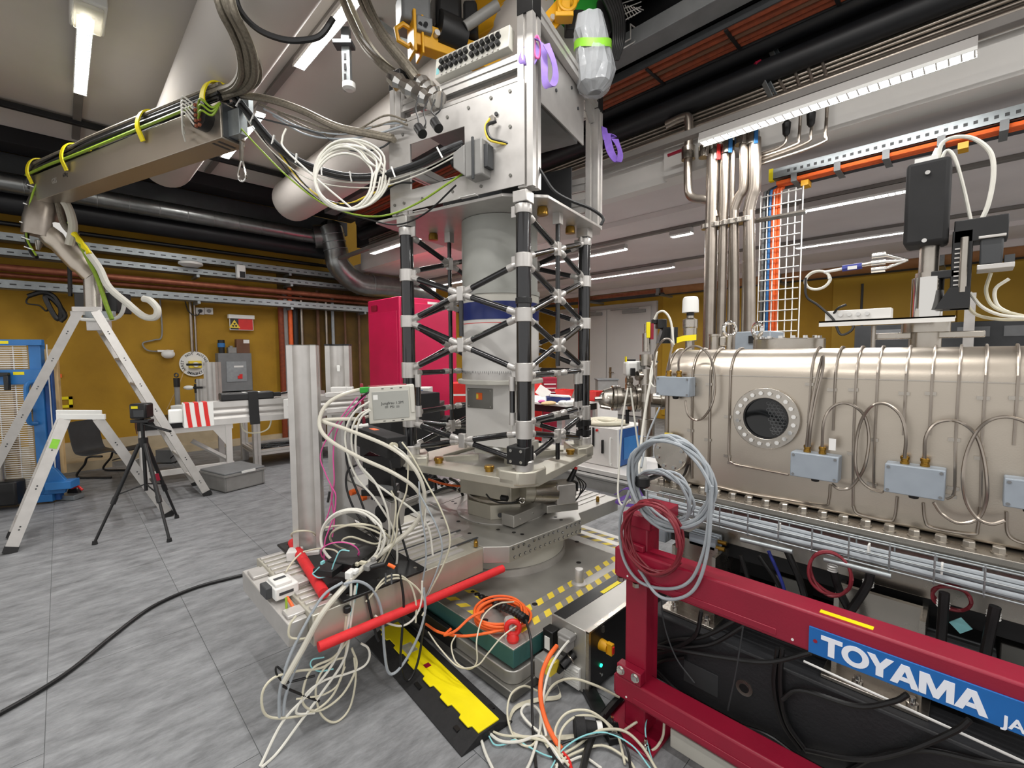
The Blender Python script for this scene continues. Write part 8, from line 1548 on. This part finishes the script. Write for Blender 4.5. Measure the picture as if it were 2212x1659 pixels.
# ---- cabinet and floor tangle
cab([(1203, 1395, 2.05), (1185, 1420, 2.0), (1170, 1460, 1.96), (1168, 1510, 1.9), (1180, 1560, 1.85), (1200, 1600, 1.8), (1213, 1618, 1.8)], .010, 'orange_cable', 'thick orange red cable from the cabinet plug to the floor', k=10)
cab([(1246, 1366, 2.1), (1215, 1400, 2.03), (1190, 1440, 1.98), (1176, 1490, 1.92), (1172, 1540, 1.88), (1180, 1590, 1.82)], .0055, 'white_cable', 'white cable from the cabinet side to the floor')
def fcab(pts, r, m, l, z=.012, k=7): return single('floor_cable', MB().tube(crv([at(q[0], q[1], Z=(q[2] if len(q) > 2 else z)) for q in pts], 6), r, k), m, l, 'cable')
FC = [([(1338, 1506, .05), (1285, 1480, .1), (1235, 1466, .12), (1195, 1480, .08), (1172, 1525, .04), (1168, 1580), (1190, 1625)], .0055, 'cream_cable', 'cream cable arching from the red post past the cabinet'), ([(1205, 1620), (1200, 1575, .05), (1225, 1540, .09), (1270, 1535, .1), (1310, 1560, .07), (1335, 1590, .03), (1350, 1650)], .005, 'cream_cable', 'outer cream loop on the floor before the red post'), ([(1208, 1640), (1212, 1580, .05), (1245, 1548, .08), (1295, 1550, .08), (1325, 1580, .05)], .005, 'cream_cable', 'inner cream loop on the floor before the red post'),
      ([(1050, 1577), (1080, 1600, .02), (1120, 1602, .02), (1165, 1590, .02), (1190, 1612, .02), (1215, 1650)], .006, 'white_cable', 'thick white cable coming out of the ramp'), ([(1048, 1572), (1085, 1588, .02), (1130, 1592, .02), (1185, 1605, .02), (1230, 1655)], .005, 'cream_cable', 'cream cable coming out of the ramp beside the thick white one'), ([(1056, 1590), (1068, 1608), (1090, 1608), (1112, 1598), (1140, 1612), (1175, 1630), (1210, 1640)], .003, 'cyan_cable', 'thin cyan cable coming out of the ramp'),
      ([(1168, 1585), (1140, 1560, .02), (1126, 1538, .03), (1138, 1522, .04), (1160, 1530, .04), (1170, 1555, .03), (1160, 1600), (1148, 1640), (1135, 1668)], .006, 'white_cable', 'white cable folded in a narrow loop before the base'), ([(1160, 1492, .04), (1132, 1482, .08), (1104, 1500, .08), (1096, 1545, .04), (1112, 1595), (1145, 1612), (1168, 1580), (1172, 1530, .04)], .0045, 'cream_cable', 'cream cable ring standing by the base corner'), ([(1198, 1640), (1245, 1612), (1290, 1580, .05), (1345, 1578, .06), (1385, 1610, .03), (1420, 1665)], .0055, 'cream_cable', 'cream cable arching over the black plug'),
      ([(1200, 1655), (1235, 1630), (1300, 1610, .02), (1355, 1640), (1375, 1668)], .005, 'cream_cable', 'cream cable low at the picture bottom edge'), ([(1190, 1660), (1215, 1620, .02), (1260, 1590, .05), (1310, 1583, .07), (1365, 1610, .05), (1405, 1660)], .003, 'cyan_cable', 'thin cyan cable arching over the black plug'), ([(1195, 1615), (1230, 1600, .03), (1275, 1592, .05), (1330, 1585, .07), (1355, 1620, .03), (1362, 1665)], .005, 'black', 'black cable arching over the floor tangle'), ([(1185, 1618), (1200, 1640), (1220, 1665)], .008, 'black', 'black cable end at the picture bottom edge'),
      ([(1302, 1545, .04), (1285, 1580, .03), (1268, 1625, .02), (1258, 1668, .02)], .014, 'black', 'thick black hose beside the black plug'), ([(1345, 1500, .03), (1310, 1540, .03), (1290, 1570, .03)], .018, 'black', 'black hose from the cabinet corner to the floor tangle'), ([(1210, 1620), (1228, 1640), (1236, 1668)], .006, 'red', 'red cable end in the floor tangle'), ([(1195, 1615), (1205, 1640), (1200, 1668)], .005, 'white_cable', 'white cable end in the floor tangle'), ([(1180, 1600), (1200, 1635), (1225, 1645), (1260, 1635), (1300, 1660)], .005, 'white_cable', 'white cable flat on the floor in the tangle'),
      ([(1040, 1600), (1050, 1630), (1068, 1668)], .006, 'white_cable', 'white cable running from the ramp out of the picture'), ([(1345, 1580, .02), (1375, 1560, .05), (1400, 1545, .08)], .005, 'cream_cable', 'cream cable slipping under the lower red beam'), ([(1398, 1545, .08), (1394, 1580, .05), (1402, 1620, .02), (1415, 1660)], .003, 'cyan_cable', 'cyan cable behind the foot of the red post'), ([(1435, 1560, .08), (1432, 1590, .04), (1420, 1612, .02), (1408, 1622)], .005, 'cream_cable', 'short cream cable behind the red foot plate')]
for pts, rr, m, l in FC: fcab(pts, rr, m, l)
q = [at(px, py, Z=z_) for px, py, z_ in ((1205, 1480, .03), (1208, 1505, .012), (1160, 1512, .012), (1112, 1530, .012), (1100, 1572, .012), (1125, 1592, .012), (1180, 1594, .012), (1230, 1592, .012), (1275, 1588, .012))]
single('braided_strap', MB().strip(crv(q, 5), (.008, .016, .006), .003), 'cream_cable', 'flat cream braided earth strap on the floor around the base corner', 'strap')
pl_ = thing('black_power_plug', 'large black round power plug with a white label lying by the red post', 'plug', at(1265, 1590, Z=0)); a, b = at(1242, 1573, Z=.045), at(1335, 1573, Z=.04); d = b-a
obj('head', MB().cyl(a, a+d*.22, .042, n=22).cyl(a-d*.02, a, .036, n=22), 'rubber', pl_); obj('body', MB().cyl(a+d*.22, a+d*.5, .030, .024, n=20), 'rubber', pl_); obj('label', MB().cyl(a+d*.5, a+d*.62, .0255, n=20), 'white', pl_); sp2 = [a+d*(.62+.02*i) for i in range(20)]; obj('bend_relief', MB().tube(sp2, [.021 if i % 2 else .016 for i in range(20)], 12), 'black', pl_)
fcab([(-20, 1552), (80, 1495), (160, 1442), (245, 1372), (330, 1310), (420, 1270), (500, 1248), (585, 1228)], .0105, 'black', 'long black cable curving across the grey floor to the arm end', .0125, 10)
single('floor_channel', MB(fr(at(1288, 1528, Z=0), 58)).bb(-.2, .12, -.03, .03, 0, .03), 'black', 'black floor channel running past the foot of the red post', 'trunking', bev=.004)
single('steel_channel', MB().bb(1.66, 1.78, -1.3, .78, 0, .06).bb(1.64, 1.66, -1.3, .78, 0, .075), 'cream_paint', 'pale steel floor channel behind the lower red beam', 'channel', bev=.003)
fcab([(640, 1040), (650, 1055), (640, 1070), (655, 1078)], .008, 'black', 'short black cable on the floor behind the near post')
# ---- right: cables by the tank end
for pts, rr, m, l in (([(1356, 838, 2.9), (1345, 905, 2.85), (1338, 1000, 2.8), (1335, 1068, 2.7), (1345, 1092, 2.65), (1362, 1080, 2.6)], .006, 'white_cable', 'white cable hanging straight from the white controller box'), ([(1362, 838, 2.9), (1374, 930, 2.85), (1384, 1000, 2.8), (1388, 1030, 2.7)], .006, 'white_cable', 'second white cable hanging from the white controller box'), ([(1418, 765, 2.8), (1402, 840, 2.7), (1388, 930, 2.6), (1380, 1015, 2.4), (1375, 1050, 2.3)], .008, 'white_cable', 'thick white cable slanting down past the valve stack'), ([(1425, 880, 2.7), (1400, 940, 2.6), (1385, 1010, 2.4)], .006, 'grey_cable', 'grey cable slanting behind the thick white one'),
      ([(1413, 690, 2.88), (1422, 675, 2.86), (1436, 674, 2.84), (1449, 695, 2.82), (1455, 745, 2.8)], .007, 'white_cable', 'white cable arching from the yellow lever valve'), ([(1420, 760, 2.8), (1408, 790, 2.7), (1404, 820, 2.65), (1415, 836, 2.6), (1432, 820, 2.55)], .004, 'white_cable', 'white wire looped in front of the valve stack')): cab(pts, rr, m, l)
